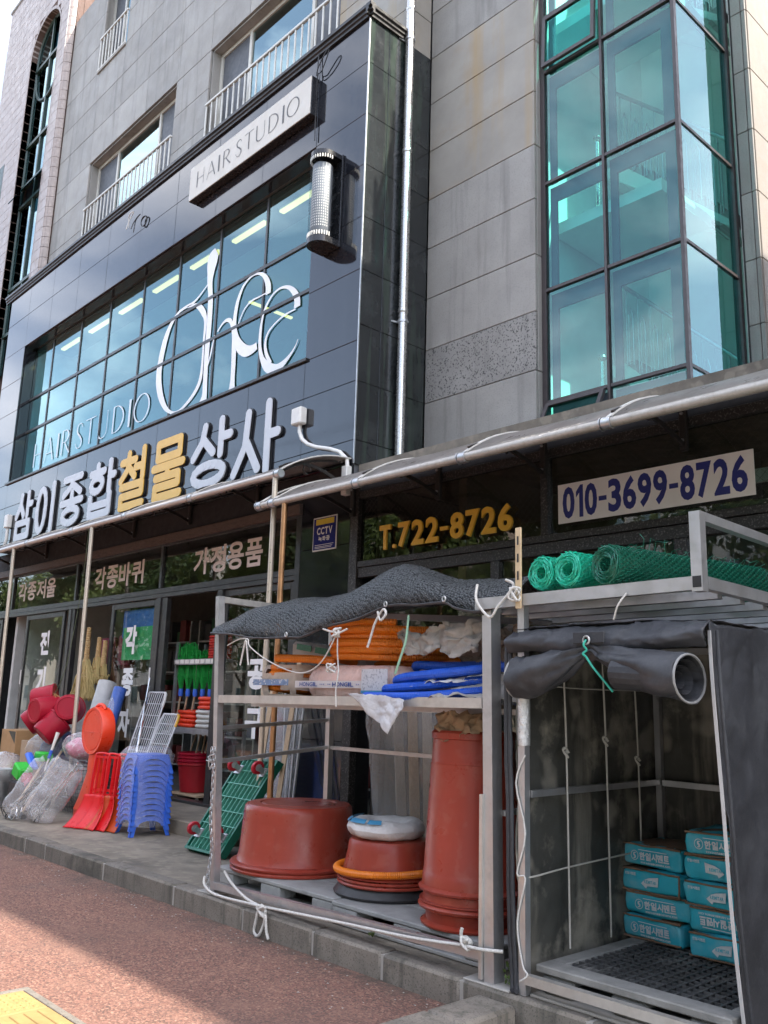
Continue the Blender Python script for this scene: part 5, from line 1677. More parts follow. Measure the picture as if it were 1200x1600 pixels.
# blue hoses, bent over the right end of the shelf
bl = thing('hose_bundle', 'bundle of bent blue corrugated hoses on the right end of the shelf', 'hose', (-3.9, 4.4, 1.62))
for k, pts in enumerate((
        [(-3.15, 4.25, 1.86), (-3.7, 4.12, 1.81), (-4.15, 4.10, 1.775), (-4.36, 4.20, 1.75), (-4.34, 4.36, 1.76), (-4.0, 4.5, 1.78)],
        [(-3.2, 4.5, 1.88), (-3.9, 4.3, 1.85), (-4.25, 4.3, 1.86), (-4.4, 4.42, 1.85)],
        [(-3.55, 4.2, 1.76), (-4.0, 4.1, 1.72), (-4.3, 4.08, 1.70), (-4.40, 4.18, 1.69), (-4.2, 4.35, 1.69)],
        [(-3.45, 4.15, 1.70), (-3.9, 4.03, 1.655), (-4.25, 4.02, 1.645), (-4.50, 4.06, 1.645), (-4.56, 4.16, 1.645), (-4.4, 4.3, 1.645)],
        [(-3.5, 4.35, 1.69), (-4.1, 4.3, 1.67), (-4.45, 4.35, 1.66)])):
    obj('hose', corrugated([tuple(p) for p in smooth_pts(pts, 6)], .030, .014, 10), blue_tube, bl)
# torn wrappers hanging over the hoses
def rag_sheet(label, P, m, seed, amp=.03, nu=30, nv=22, name='torn_wrapper', cat='plastic sheet'):
    """crumpled sheet through four corner points"""
    a, b_, c_, d_ = [Vector(p) for p in P]
    t = MB().grid(lambda u, v: (a.lerp(b_, u)).lerp(d_.lerp(c_, u), v), nu, nv)
    return obj(name, crumple(crumple(t, amp, 8, seed), amp * .5, 21, seed + 2), m, smooth=50, label=label, cat=cat, solid=.002)
rag_sheet('white torn wrapper hanging below the shelf under the blue hoses', [(-4.58, 3.96, 1.66), (-4.05, 3.96, 1.64), (-4.02, 3.93, 1.58), (-4.14, 3.92, 1.42)], mat('white torn film', (0.62, 0.61, 0.62), 0.5, var=0.12, nscale=12, transl=0.3, bump=0.4), 1, .02)
rag_sheet('crumpled white wrapper lying among the blue hoses', [(-4.3, 4.06, 1.69), (-3.75, 4.10, 1.75), (-3.55, 4.22, 1.78), (-4.2, 4.3, 1.74)], white_wrap, 2, .03)
rag_sheet('crumpled grey wrapper at the right end of the shelf', [(-3.85, 4.0, 1.64), (-3.12, 4.08, 1.66), (-3.12, 4.35, 1.84), (-3.7, 4.3, 1.78)], rag, 3, .04)
rag_sheet('dirty beige wrapper hanging under the net above the blue hoses', [(-4.35, 4.2, 2.08), (-3.55, 4.2, 2.14), (-3.62, 4.15, 1.92), (-4.25, 4.15, 1.90)], rag, 4, .05)
rag_sheet('brown torn wrapper hanging beside the right post of the rack', [(-4.05, 4.4, 2.06), (-3.42, 4.4, 2.1), (-3.46, 4.35, 1.88), (-3.95, 4.35, 1.86)], mat('brown torn wrap', (0.22, 0.17, 0.13), 0.7, var=0.3, nscale=9, bump=0.6, bscale=25), 5, .05)
rag_sheet('grey film curtain behind the blue hoses', [(-4.5, 4.85, 2.15), (-3.45, 4.85, 2.15), (-3.45, 4.8, 1.62), (-4.5, 4.8, 1.62)], film_grey, 6, .04)
rag_sheet('brown paper scrap under the shelf above the tall barrel', [(-4.05, 4.25, 1.56), (-3.6, 4.25, 1.56), (-3.65, 4.2, 1.43), (-3.95, 4.2, 1.40)], mat('brown paper scrap', (0.30, 0.21, 0.13), 0.8, var=0.3, nscale=9), 7, .04)

# black shade net over the rack
def net_material():
    m, nt, out = _nt('black shade net')
    L = nt.links
    geo = nt.nodes.new('ShaderNodeNewGeometry')
    mp = nt.nodes.new('ShaderNodeMapping')
    mp.inputs['Rotation'].default_value = (0, .5, .3)
    mp.inputs['Scale'].default_value = (1.0, 1.0, 1.7)
    L.new(geo.outputs['Position'], mp.inputs['Vector'])
    vor = nt.nodes.new('ShaderNodeTexVoronoi')
    vor.inputs['Scale'].default_value = 58.0
    vor.inputs['Randomness'].default_value = 0.4
    L.new(mp.outputs['Vector'], vor.inputs['Vector'])
    c = _mixc(nt, _range(nt, vor.outputs['Distance'], 0.18, 0.55, 1.0, 0.0), (0.003, 0.004, 0.005), (0.085, 0.094, 0.098))
    n2 = _noise(nt, geo.outputs['Position'], 3.0, 5)
    c = _mixc(nt, _range(nt, n2, 0.45, 0.7, 0.0, 0.45), c, (0.03, 0.034, 0.037))
    b = nt.nodes.new('ShaderNodeBsdfPrincipled')
    L.new(c, b.inputs['Base Color'])
    b.inputs['Roughness'].default_value = 0.5
    bp = nt.nodes.new('ShaderNodeBump')
    bp.inputs['Strength'].default_value = 0.9
    bp.inputs['Distance'].default_value = 0.008
    bp.invert = True
    L.new(vor.outputs['Distance'], bp.inputs['Height'])
    L.new(bp.outputs['Normal'], b.inputs['Normal'])
    tr_ = nt.nodes.new('ShaderNodeBsdfTransparent')
    mx_ = nt.nodes.new('ShaderNodeMixShader')
    L.new(_range(nt, vor.outputs['Distance'], 0.52, 0.62, 0.0, 0.6), mx_.inputs['Fac'])
    L.new(b.outputs['BSDF'], mx_.inputs[1])
    L.new(tr_.outputs['BSDF'], mx_.inputs[2])
    L.new(mx_.outputs['Shader'], out.inputs['Surface'])
    return m
net_mat = net_material()
lo = [(-6.32, 2.12), (-6.01, 2.1), (-5.7, 2.06), (-5.24, 2.05), (-5.1, 2.05), (-4.84, 2.11), (-4.51, 2.15), (-4.2, 2.22), (-3.94, 2.21), (-3.71, 2.21), (-3.61, 2.17), (-3.44, 2.14), (-3.31, 2.16), (-3.16, 2.20)]
up = [(-6.42, 2.25), (-6.15, 2.36), (-5.85, 2.40), (-5.55, 2.40), (-5.25, 2.40), (-5.0, 2.40), (-4.73, 2.49), (-4.47, 2.56), (-4.34, 2.54), (-3.98, 2.42), (-3.67, 2.40), (-3.50, 2.39), (-3.35, 2.38), (-3.20, 2.38)]
rows = []
for t_ in range(15):
    f = t_ / 14
    row = []
    for (a, b_) in zip(lo, up):
        if f < .5:
            k = f / .5
            x = a[0] + (b_[0] - a[0]) * k
            z = a[1] + (b_[1] - a[1]) * sin(k * pi / 2)
            y = 3.965 + .46 * k ** 1.3 - .06 * sin(k * pi)
        else:
            k = (f - .5) / .5
            x, y = b_[0], 4.425 + .85 * k
            z = b_[1] + (2.40 - b_[1]) * k - .05 * sin(pi * k)
        row.append((x, y, z))
    rows.append(smooth_pts(row, 3))
nt_ = MB()
w_ = len(rows[0])
for r_ in rows:
    nt_.v += [tuple(p) for p in r_]
for j in range(len(rows) - 1):
    for i in range(w_ - 1):
        nt_.f.append((j * w_ + i, j * w_ + i + 1, (j + 1) * w_ + i + 1, (j + 1) * w_ + i))
net = thing('shade_net', 'black knitted shade net draped over the top of the rack', 'net', (-4.8, 4.4, 2.05))
obj('net', crumple(crumple(nt_, .028, 4), .010, 13, 4), net_mat, net, smooth=60, solid=.004)
hem = smooth_pts([(a, 3.955, b_ + .004) for a, b_ in lo], 4)
obj('hem_cord', MB().path(hem, .009, 6), rubber_black, net, smooth=60)
for x, z in ((-5.28, 2.075), (-4.22, 2.235), (-3.70, 2.235), (-3.30, 2.17)):
    e = MB().path([(x + .013 * cos(2 * pi * i / 12), 3.943, z + .016 * sin(2 * pi * i / 12)) for i in range(12)], .005, 6, closed=True)
    obj('eyelet', e, steel, net, smooth=60)
def rope(label, pts, r=.007, m=rope_white, k=4, cat='string', name='string'):
    P_ = smooth_pts(pts, k)
    t = corrugated(P_, r * 1.06, .017, 7) if r >= .009 else MB().path(P_, r, 7)
    return obj(name, t, m, smooth=60, label=label, cat=cat)
rope('white string sagging along the rack from the left post to the knot under the net', [(-6.10, 3.98, 2.02), (-5.92, 3.96, 2.06), (-5.78, 3.95, 2.06), (-5.73, 3.94, 2.0), (-5.55, 3.97, 1.90), (-5.3, 3.99, 1.82), (-5.1, 3.99, 1.80), (-4.92, 3.98, 1.86), (-4.78, 3.96, 1.98), (-4.72, 3.96, 2.08)], .005)
rope('two short white string ends hanging at the left of the net', [(-5.86, 3.95, 1.86), (-5.82, 3.945, 1.98), (-5.79, 3.94, 2.05), (-5.77, 3.945, 1.97), (-5.75, 3.95, 1.86)], .007)
kn = [(-4.72 + .03 * cos(i * 1.7) + .01 * (i % 3), 3.95 + .015 * sin(i * 2.3), 2.07 + .03 * sin(i * 1.3)) for i in range(14)]
rope('white knotted string tied under the middle of the net', [(-4.86, 3.95, 2.10), (-4.78, 3.95, 2.08)] + kn + [(-4.60, 3.95, 2.09)], .007)
rope('white string hanging from the middle knot down past the pink pack', [(-4.71, 3.96, 2.06), (-4.72, 3.97, 1.95), (-4.71, 3.975, 1.84), (-4.70, 3.97, 1.80), (-4.72, 3.97, 1.68), (-4.71, 3.97, 1.57)], .005)
rope('tangled white string knot on the pink pack', [(-4.78 + .05 * cos(i * 2.1), 3.97 + .015 * sin(i * 1.1), 1.83 + .03 * sin(i * 1.6)) for i in range(12)], .006)
rope('thick white string loop hanging from an eyelet right of the middle', [(-4.30, 3.95, 2.19), (-4.25, 3.93, 2.13), (-4.20, 3.93, 2.17), (-4.24, 3.94, 2.20), (-4.31, 3.94, 2.12), (-4.36, 3.95, 2.03), (-4.39, 3.95, 1.96)], .008)
rope('pale green string tied beside the torn wrappers', [(-4.06, 4.0, 2.16), (-4.07, 3.99, 2.0), (-4.12, 3.99, 1.88), (-4.16, 3.99, 1.79)], .008, mat('pale green string', (0.28, 0.48, 0.34), 0.7))
rope('white string and knot at the right corner of the net', [(-3.42, 3.93, 2.3), (-3.40, 3.90, 2.2), (-3.30, 3.90, 2.10), (-3.24, 3.90, 2.16), (-3.19, 3.92, 2.22), (-3.15, 3.93, 2.28), (-3.20, 3.92, 2.31)], .008)
rope('white rope running low across the front of the rack, tied at its right post', [(-6.22, 3.99, .26), (-6.17, 3.96, .21), (-6.0, 3.95, .17), (-5.5, 3.93, .19), (-5.32, 3.93, .20), (-4.6, 3.94, .24), (-3.95, 3.94, .275), (-3.56, 3.95, .31), (-3.46, 3.93, .32), (-3.36, 3.94, .325), (-3.26, 3.98, .33)], .010, cat='rope', name='rope')
rope('second white rope from inside the rack to the hanging knot', [(-6.12, 4.10, .30), (-5.9, 4.02, .26), (-5.6, 3.95, .21), (-5.34, 3.93, .19)], .010, cat='rope', name='rope')
rope('hanging white rope knot over the kerb at the front of the rack', [(-5.34 + .045 * cos(i * 1.9), 3.905 + .012 * sin(i), .175 + .035 * sin(i * 1.4)) for i in range(12)] + [(-5.40, 3.90, .10), (-5.42, 3.905, .03), (-5.36, 3.90, .015), (-5.31, 3.905, .10), (-5.29, 3.90, .16), (-5.27, 3.90, .06), (-5.24, 3.90, .01)], .010, cat='rope', name='rope')
rope('white rope knot on the right post of the rack', [(-3.50 + .03 * cos(i * 2.0), 3.945 + .02 * sin(i * 1.2), .33 + .028 * sin(i * 1.5)) for i in range(12)] + [(-3.53, 3.94, .37), (-3.52, 3.94, .41)], .010, cat='rope', name='rope')

# chain on the left post
ch = thing('chain', 'steel link chain hanging down the left post of the rack', 'chain', (-6.2, 4.0, .5))
lk = MB()
lk.path([(.013 * cos(t) , 0, .022 * (1 if sin(t) > 0 else -1) * .55 + .014 * sin(t)) for t in [2 * pi * i / 14 for i in range(14)]], .0042, 6, closed=True)
link = lk.mesh('link', steel, 60)
for i in range(38):
    z = 1.20 - i * .0305
    x = -6.235 + .014 * sin(i * .35) + (1.2 - z) * .06
    put('link', link, (x, 4.005 + .006 * cos(i * .5), z), ch, rot=(0, 0, (pi / 2 if i % 2 else 0) + random.uniform(-.4, .4)))
for i in range(8):
    put('link', link, (-6.26 + .02 * sin(i), 4.0, 1.20 - i * .018), ch, rot=(.6 * (i % 3), 0, i * 1.2))

# timber and wrapped strips leaning behind the rack
wood = mat('pale timber', (0.50, 0.37, 0.24), 0.7, var=0.18, nscale=10, warp=(8, 8, .6), bump=0.1)
wood_grey = mat('whitewashed timber', (0.52, 0.46, 0.38), 0.7, var=0.15, nscale=10, warp=(8, 8, .6))
for i, (x0, x1, lab) in enumerate(((-7.32, -7.82, 'thin pale timber batten leaning behind the rack, beside the green trolley'), (-6.98, -7.42, 'thin pale timber batten leaning behind the wide tub'))):
    obj('timber_batten', MB().bar((x0, 5.15, .152 + .03), (x1, 5.75, 2.1), .045, .03), wood, label=lab, cat='timber')
bdl = thing('trim_bundle', 'bundle of pale moulding strips in clear plastic leaning behind the barrel', 'timber', (-5.7, 5.6, .15))
for i in range(5):
    obj('strip', MB().bar((-5.55 + .13 * i, 5.48 + .02 * i, .17), (-6.20 + .20 * i, 5.95, 2.05), .085, .03), (wood_grey, wood, wood_grey, wood_grey, wood)[i], bdl)
def sack(c0, c1, r0, r1, n=22, m_=12, seed=0, amp=.03, sc=5):
    c0, c1 = Vector(c0), Vector(c1)
    d = (c1 - c0)
    u_ = d.orthogonal().normalized()
    v_ = d.normalized().cross(u_)
    t = MB()
    def fn(u, v):
        k = r0[0] + (r1[0] - r0[0]) * v
        q = r0[1] + (r1[1] - r0[1]) * v
        e = min(1, math.sqrt(min(1, v * 7)) + .25) * (1 if v < .93 else .85)
        a = 2 * pi * u
        return c0 + d * v + (u_ * cos(a) * k + v_ * sin(a) * q) * e
    t.grid(fn, n, m_, closed_u=True)
    t.f.append(tuple(range(n))[::-1])
    return crumple(t, amp, sc, seed)
obj('plastic_sleeve', sack((-5.35, 5.52, .25), (-5.85, 5.9, 2.0), (.38, .09), (.50, .10), seed=3, amp=.04), film_clear, bdl, smooth=60)
fb_ = thing('strip_bundle', 'clear plastic sleeve of metal strips leaning at the shop door behind the rack', 'bundle', (-8.0, 5.9, .3))
for i in range(4):
    obj('strip', MB().bar((-7.75 + .05 * i, 5.85, .32), (-8.05 + .12 * i, 6.05, 1.75), .02, .02), alu, fb_)
obj('plastic_sleeve', sack((-7.75, 5.80, .33), (-8.05, 6.0, 1.62), (.14, .06), (.26, .09), seed=5, amp=.03), film_clear, fb_, smooth=60)
obj('paving_block', MB().cbox(-6.55, -6.2, 5.42, 5.6, .15, .48, .01), concrete, label='grey concrete block standing behind the small tub', cat='block')

# green trolley leaning upside up against the rack, wheels towards us
tr = thing('platform_trolley', 'green plastic platform trolley with red wheels leaning beside the rack', 'trolley', (-7.6, 5.0, .15))
green_pl = mat('green plastic', (0.008, 0.135, 0.085), 0.38, var=0.12, nscale=7)
green_li = mat('light green plastic rib', (0.10, 0.36, 0.27), 0.4, var=0.1)
red_wheel = mat('red wheel', (0.48, 0.012, 0.03), 0.35, var=0.1)
BL, BR, TL = Vector((-7.95, 4.86, .17)), Vector((-7.38, 4.86, .17)), Vector((-7.74, 5.32, 1.03))
eu, ev = (BR - BL).normalized(), (TL - BL).normalized()
en = eu.cross(ev).normalized()
if en.y > 0:
    en = -en
LU, LV = .62, (TL - BL).length
def tp(u, v, d):
    return tuple(BL + eu * u + ev * v + en * d)
def tbox(mb, u0, u1, v0, v1, d0, d1):
    return mb.add([tp(u, v, d) for d in (d0, d1) for u, v in ((u0, v0), (u1, v0), (u1, v1), (u0, v1))],
                  [(0, 3, 2, 1), (4, 5, 6, 7), (0, 1, 5, 4), (1, 2, 6, 5), (2, 3, 7, 6), (3, 0, 4, 7)])
obj('deck', tbox(MB(), 0, LU, 0, LV, -.06, -.03), green_pl, tr)
rim = MB()
for q in ((0, LU, 0, .025), (0, LU, LV - .025, LV), (0, .025, .026, LV - .026), (LU - .025, LU, .026, LV - .026)):
    tbox(rim, *q, -.029, .02)
obj('rim', rim, green_pl, tr)
for i in range(1, 9):
    u = LU * i / 9
    obj('rib', tbox(MB(), u - .004, u + .004, .026, LV - .026, -.029, .014), green_li, tr)
for i in range(1, 7):
    v = LV * i / 7
    obj('rib', tbox(MB(), .026, LU - .026, v - .004, v + .004, -.029, .0165), green_li, tr)
for u, v in ((.09, .17), (.50, .17), (.09, LV - .14), (.50, LV - .14)):
    cst = MB()
    tbox(cst, u - .05, u + .05, v - .045, v + .045, .018, .024)
    tbox(cst, u - .03, u - .024, v - .02, v + .03, .024, .10)
    tbox(cst, u + .024, u + .03, v - .02, v + .03, .024, .10)
    ca = obj('caster', cst, steel, tr)
    c0 = Vector(tp(u, v + .01, .10))
    Mw = Matrix((ev, en, eu)).transposed()
    obj('wheel', MB().lathe([(.035, -.018), (.058, -.018), (.064, -.012), (.064, .012), (.058, .018), (.035, .018)], c0, 28, Mw), red_wheel, ca, smooth=40)
    obj('hub', MB().lathe([(.034, -.02), (.034, .02), (.012, .026)], c0, 20, Mw), steel, ca, smooth=40)

# ------------------------------------------------------------------ black tarpaulin tent with cement
def tarp_material(name, base, dusty, sp=((0.09, 0.09, 0.09), 0.15, 60)):
    return mat(name, base, 0.5, var=0.35, nscale=2.2, bump=0.3, bscale=14, rvar=0.12, spec=0.3, dirt=(dusty, 0.85, 2.3), streak=(dusty, 0.4, 5.0), speck=sp)
tarp = tarp_material('black tarpaulin', (0.034, 0.035, 0.040), (0.070, 0.073, 0.080))
tarp_in = tarp_material('dusty inside of the tarpaulin', (0.060, 0.059, 0.052), (0.46, 0.42, 0.34), ((0.27, 0.25, 0.21), 0.75, 3.2))
zip_white = mat('white zip edge', (0.42, 0.41, 0.41), 0.5, var=0.1)
tn_ = thing('storage_tent', 'black tarpaulin storage tent with its front rolled up, holding cement bags', 'tent', (-2.6, 4.7, .15))
X0, X1, Y0, Y1, Z0, Z1 = -3.16, -2.02, 3.965, 5.42, .17, 2.03
def tube_(p0, p1, w=.04, name='frame_tube', m=alu):
    return obj(name, MB().bar(p0, p1, w), m, tn_)
tube_((-3.13, 3.99, .15), (-3.13, 3.99, 2.16), .045)
tube_((-3.12, 5.385, .15), (-3.12, 5.385, 2.0))
tube_((-2.06, 5.385, .15), (-2.06, 5.385, 2.0))
tube_((-3.115, 4.02, 1.145), (-3.115, 5.36, 1.16), .035, 'frame_rail')
tube_((-3.09, 5.375, 1.155), (-2.08, 5.375, 1.15), .035, 'frame_rail')
tube_((-3.12, 4.0, 1.985), (-2.06, 4.0, 1.985), .04, 'frame_rail')
tube_((-3.12, 5.385, 1.985), (-2.06, 5.385, 1.985), .04, 'frame_rail')
tube_((-3.10, 3.97, .235), (-2.06, 3.975, .235), .045, 'foot_rail', alu_cream)
foil = mat('crumpled foil tape', (0.62, 0.62, 0.62), 0.35, metal=0.6, var=0.3, nscale=25, bump=0.8, bscale=60)
obj('foil_tape', crumple(MB().lathe([(.033, 1.40), (.036, 1.43), (.035, 1.66)], (-3.13, 3.99, 0), 12), .004, 30), foil, tn_, smooth=40)
# walls of cloth, slightly billowing
def cloth(fn, nu, nv, m, name, seed, amp=.014, sc=3.2, th=.004):
    return obj(name, crease(crumple(MB().grid(fn, nu * 3, nv * 3), amp, sc, seed), amp * .9, sc * 1.8, seed + 3), m, tn_, smooth=50, solid=th)
cloth(lambda u, v: (X0 + .012 * sin(5 * v) * u, Y0 + (Y1 - Y0) * u, Z0 + (Z1 - Z0) * v), 22, 26, tarp_in, 'left_wall', 1)
cloth(lambda u, v: (X0 + (X1 - X0) * u, Y1, Z0 + (Z1 - Z0) * v), 18, 26, tarp_in, 'back_wall', 2)
cloth(lambda u, v: (X1 + .03 * (1 - v) * (1 - u), Y0 + .03 - .01 * v + (Y1 - Y0) * u + .09 * (1 - v) * (1 - u), .16 + (Z1 - .16) * v), 24, 34, tarp, 'right_wall', 3, .016, 3.0)
cloth(lambda u, v: (X0 + (X1 - X0) * u, Y0 + (Y1 - Y0) * v, Z1 + .012 * sin(pi * u) + .03 * v), 18, 16, tarp, 'roof', 4, .012)
# valance bulging over the opening
cloth(lambda u, v: (X0 - .01 + (X1 - X0 + .02) * u, Y0 - .012 - .055 * sin(pi * v) - .035 * v, Z1 - .005 - .15 * v + .03 * cos(2 * pi * u) * v), 26, 10, tarp, 'valance', 5, .018, 5.0)
# rolled front flap, pinched in the middle by a green tie
roll_pts = [(-3.13, 3.94, 1.76), (-3.05, 3.935, 1.765), (-2.92, 3.92, 1.79), (-2.76, 3.90, 1.84), (-2.62, 3.88, 1.905), (-2.54, 3.88, 1.875), (-2.42, 3.88, 1.83), (-2.30, 3.875, 1.795), (-2.18, 3.87, 1.77), (-2.075, 3.87, 1.755)]
roll_r = [.112, .116, .104, .072, .026, .040, .076, .100, .112, .116]
rp = smooth_pts([(*p, r) for p, r in zip(roll_pts, roll_r)], 7)
t = MB()
NR = 40
for i, p in enumerate(rp):
    g = max(0.12, 1 - abs(p[0] + 2.61) / .40)             # folds gather towards the tie
    for k in range(NR):
        a = 2 * pi * k / NR
        q = p[3] * (1 + g * (.20 * sin(5 * a + 11 * p[0]) + .12 * sin(8 * a - 7 * p[0])) + .035 * sin(3 * a + 19 * p[0]))
        t.v.append((p[0], p[1] + q * cos(a) * (1.0 + .28 * max(0, (p[0] + 2.5) / .45)), p[2] + q * sin(a) * .96))
for i in range(len(rp) - 1):
    for k in range(NR):
        k2 = (k + 1) % NR
        t.f.append((i * NR + k, i * NR + k2, (i + 1) * NR + k2, (i + 1) * NR + k))
obj('rolled_flap', crease(crumple(t, .008, 9, 3), .016, 7, 3), tarp, tn_, smooth=50, solid=.004)
for (x, y, z, ry_, rz_, s) in ((-2.073, 3.87, 1.755, .147, .111, 1), (-3.132, 3.94, 1.76, .112, .107, -1)):
    edge = [(x, y + ry_ * cos(2 * pi * i / 28), z + rz_ * sin(2 * pi * i / 28)) for i in range(28)]
    obj('flap_hem', MB().path(edge, .006, 6, closed=True), mat('grey hem %d' % s, (0.26, 0.26, 0.26), 0.6), tn_, smooth=60)
sp_ = [(-2.082 - .0012 * i, 3.87 + (.125 - .002 * i) * cos(i * .34), 1.755 + (.096 - .0015 * i) * sin(i * .34)) for i in range(52)]
t = MB()
for (a, b_) in zip(sp_[:-1], sp_[1:]):
    t.add([a, b_, (b_[0] - .35, b_[1], b_[2] + .02), (a[0] - .35, a[1], a[2] + .02)], [(0, 1, 2, 3)])
obj('inner_roll', t, tarp, tn_, smooth=60)
obj('tie_patch', crumple(MB().cbox(-2.70, -2.51, 3.845, 3.857, 1.93, 1.99, .003), .006, 12), tarp, tn_)
obj('eyelet', MB().path([(-2.61 + .018 * cos(2 * pi * i / 14), 3.838, 1.945 + .02 * sin(2 * pi * i / 14)) for i in range(14)], .006, 6, closed=True), steel, tn_, smooth=60)
rope('green cord tying up the rolled tent flap', [(-2.61, 3.835, 1.945), (-2.615, 3.82, 1.92), (-2.605, 3.83, 1.895), (-2.62, 3.82, 1.875), (-2.605, 3.825, 1.86), (-2.57, 3.83, 1.81), (-2.52, 3.84, 1.75), (-2.47, 3.85, 1.69)], .006, mat('green cord', (0.02, 0.30, 0.22), 0.6), cat='cord', name='cord')
# zip strips down the edges of the opening
zl = smooth_pts([(-2.015, 3.965, 1.98), (-2.005, 3.955, 1.7), (-1.995, 3.975, 1.2), (-1.99, 4.0, .7), (-1.98, 4.05, .2)], 6)
zm = MB()
for a, b_ in zip(zl[:-1], zl[1:]):
    zm.bar(a, b_, .013, .01)
obj('zip_strip', zm, zip_white, tn_)
zb_ = MB().path([(p[0] + .028, p[1] + .02, p[2]) for p in zl], .010, 8)
obj('zip_piping', zb_, tarp, tn_, smooth=60)
for dx in (0.0, .025):
    obj('flap_edge', crumple(MB().path(smooth_pts([(-3.215 + dx, 3.95, 1.95), (-3.22 + dx, 3.95, 1.5), (-3.21 + dx, 3.955, 1.0), (-3.205 + dx, 3.96, .5), (-3.19 + dx, 3.965, .2), (-3.18 + dx, 3.95, .165)], 5), .013, 8), .004, 9, dx), tarp, tn_, smooth=60)
# cords inside
cordm = mat('dusty cord', (0.42, 0.40, 0.36), 0.8, var=0.2)
for k, (y, zt) in enumerate(((4.30, 1.9), (4.70, 1.9), (5.05, 1.9))):
    rope(['nearest', 'middle', 'farthest'][k] + ' dusty cord hanging down the inside left wall of the tent', [(-3.085, y, zt), (-3.08, y + .01, 1.5), (-3.075, y + .01, 1.16), (-3.08, y + .02, .8), (-3.085, y + .03, .33)], .006, cordm, cat='cord', name='cord')
    rope(['nearest', 'middle', 'farthest'][k] + ' cord knot on the inside left wall of the tent', [(-3.075 + .008 * cos(i * 2), y + .02 * cos(i * 1.7), (1.36, 1.42, 1.30)[k] + .028 * sin(i * 1.3)) for i in range(9)], .006, cordm, cat='cord', name='cord')
rope('dusty cord stretched across the inside of the tent at knee height', [(-3.12, 3.985, .72), (-3.10, 4.05, .725), (-3.085, 4.3, .745), (-3.08, 4.7, .76), (-3.085, 5.1, .77), (-3.09, 5.36, .78)], .005, cordm, cat='cord', name='cord')
rope('thin dusty cord stretched along the left wall of the tent near the top', [(-3.10, 4.0, 1.73), (-3.09, 4.5, 1.72), (-3.09, 5.35, 1.73)], .004, cordm, cat='cord', name='cord')
rope('dusty cord hanging on the inside back wall of the tent', [(-2.68, 5.37, 1.9), (-2.67, 5.365, 1.2), (-2.68, 5.37, .9)], .005, cordm, cat='cord', name='cord')
rope('white cord wound down the front left tube of the tent', [(-3.10, 3.965, 1.35), (-3.16, 3.96, 1.2), (-3.10, 3.962, .95), (-3.155, 3.96, .74), (-3.10, 3.962, .72), (-3.155, 3.962, .5), (-3.12, 3.96, .3), (-3.08, 3.95, .26), (-3.13, 3.95, .22)], .005, cat='cord', name='cord')

# pallet in the tent: dusty rim, black grid
pb = thing('pallet', 'black plastic grid pallet with dusty grey rim inside the tent', 'pallet', (-2.6, 4.6, .15))
pal_black = mat('dusty black plastic', (0.055, 0.055, 0.055), 0.7, var=0.35, nscale=5, dirt=((0.20, 0.195, 0.185), 0.8, 4), bump=0.2)
dust_top = mat('cement dusted rim', (0.24, 0.235, 0.22), 0.9, var=0.25, nscale=5, dirt=((0.10, 0.10, 0.095), 0.7, 4), bump=0.3)
px0, px1, py0, py1 = -3.09, -2.03, 4.03, 5.25
rm = MB()
rm.cbox(px0, px1, py0, py0 + .13, .262, .30, .006)
rm.cbox(px0, px1, py1 - .1, py1, .262, .30, .006)
rm.cbox(px0, px0 + .10, py0 + .131, py1 - .101, .262, .299, .006)
rm.cbox(px1 - .07, px1, py0 + .131, py1 - .101, .262, .299, .006)
obj('rim', rm, dust_top, pb)
for i in range(1, 16):
    x = px0 + .10 + (px1 - px0 - .17) * i / 16
    obj('grid_bar', MB().box(x - .007, x + .007, py0 + .132, py1 - .102, .262, .296), pal_black, pb)
for j in range(1, 17):
    y = py0 + .13 + (py1 - py0 - .23) * j / 17
    obj('grid_bar', MB().box(px0 + .101, px1 - .071, y - .007, y + .007, .2625, .2945), pal_black, pb)
obj('under_deck', MB().box(px0 + .05, px1 - .05, py0 + .05, py1 - .05, .215, .228), pal_black, pb)
for i in range(3):
    for j in range(3):
        cx = px0 + .12 + (px1 - px0 - .24) * i / 2
        cy = py0 + .09 + (py1 - py0 - .18) * j / 2
        piece('block', pb, (cx, cy, .2125), (.20, .15, .098), dust_top, .02)
slab = obj('base_slab', MB().cbox(-3.10, -2.0, 3.99, 5.3, .147, .163, .005), mortar, label='thin grey mortar slab under the tent pallet', cat='slab')

# cement bags
teal_bag = mat('teal cement bag', (0.030, 0.42, 0.54), 0.5, var=0.12, nscale=7, rnd=0.08, bump=0.25, bscale=22, dirt=((0.30, 0.42, 0.45), 0.5, 7), streak=((0.02, 0.28, 0.37), 0.5, 6))
kraft = mat('brown kraft paper', (0.20, 0.125, 0.08), 0.8, var=0.2, nscale=9, bump=0.3, bscale=25, dirt=((0.10, 0.075, 0.055), 0.6, 6))
print_white = mat('white bag print', (0.58, 0.64, 0.66), 0.6, var=0.15, nscale=40)
BW, BD, BH = .39, .42, .128
def pillow(hw, hd, hh, ex=.09):
    t = MB()
    n, m_ = 40, 14
    def sg(v, e):
        return math.copysign(abs(v) ** e, v)
    def fn(u, v):
        a = 2 * pi * u
        b_ = pi * (v - .5)
        cb = sg(cos(b_), .13)
        return (hw * sg(cos(a), ex) * cb, hd * sg(sin(a), ex) * cb, hh * sg(sin(b_), .38))
    t.grid(fn, n, m_, closed_u=True)
    return t
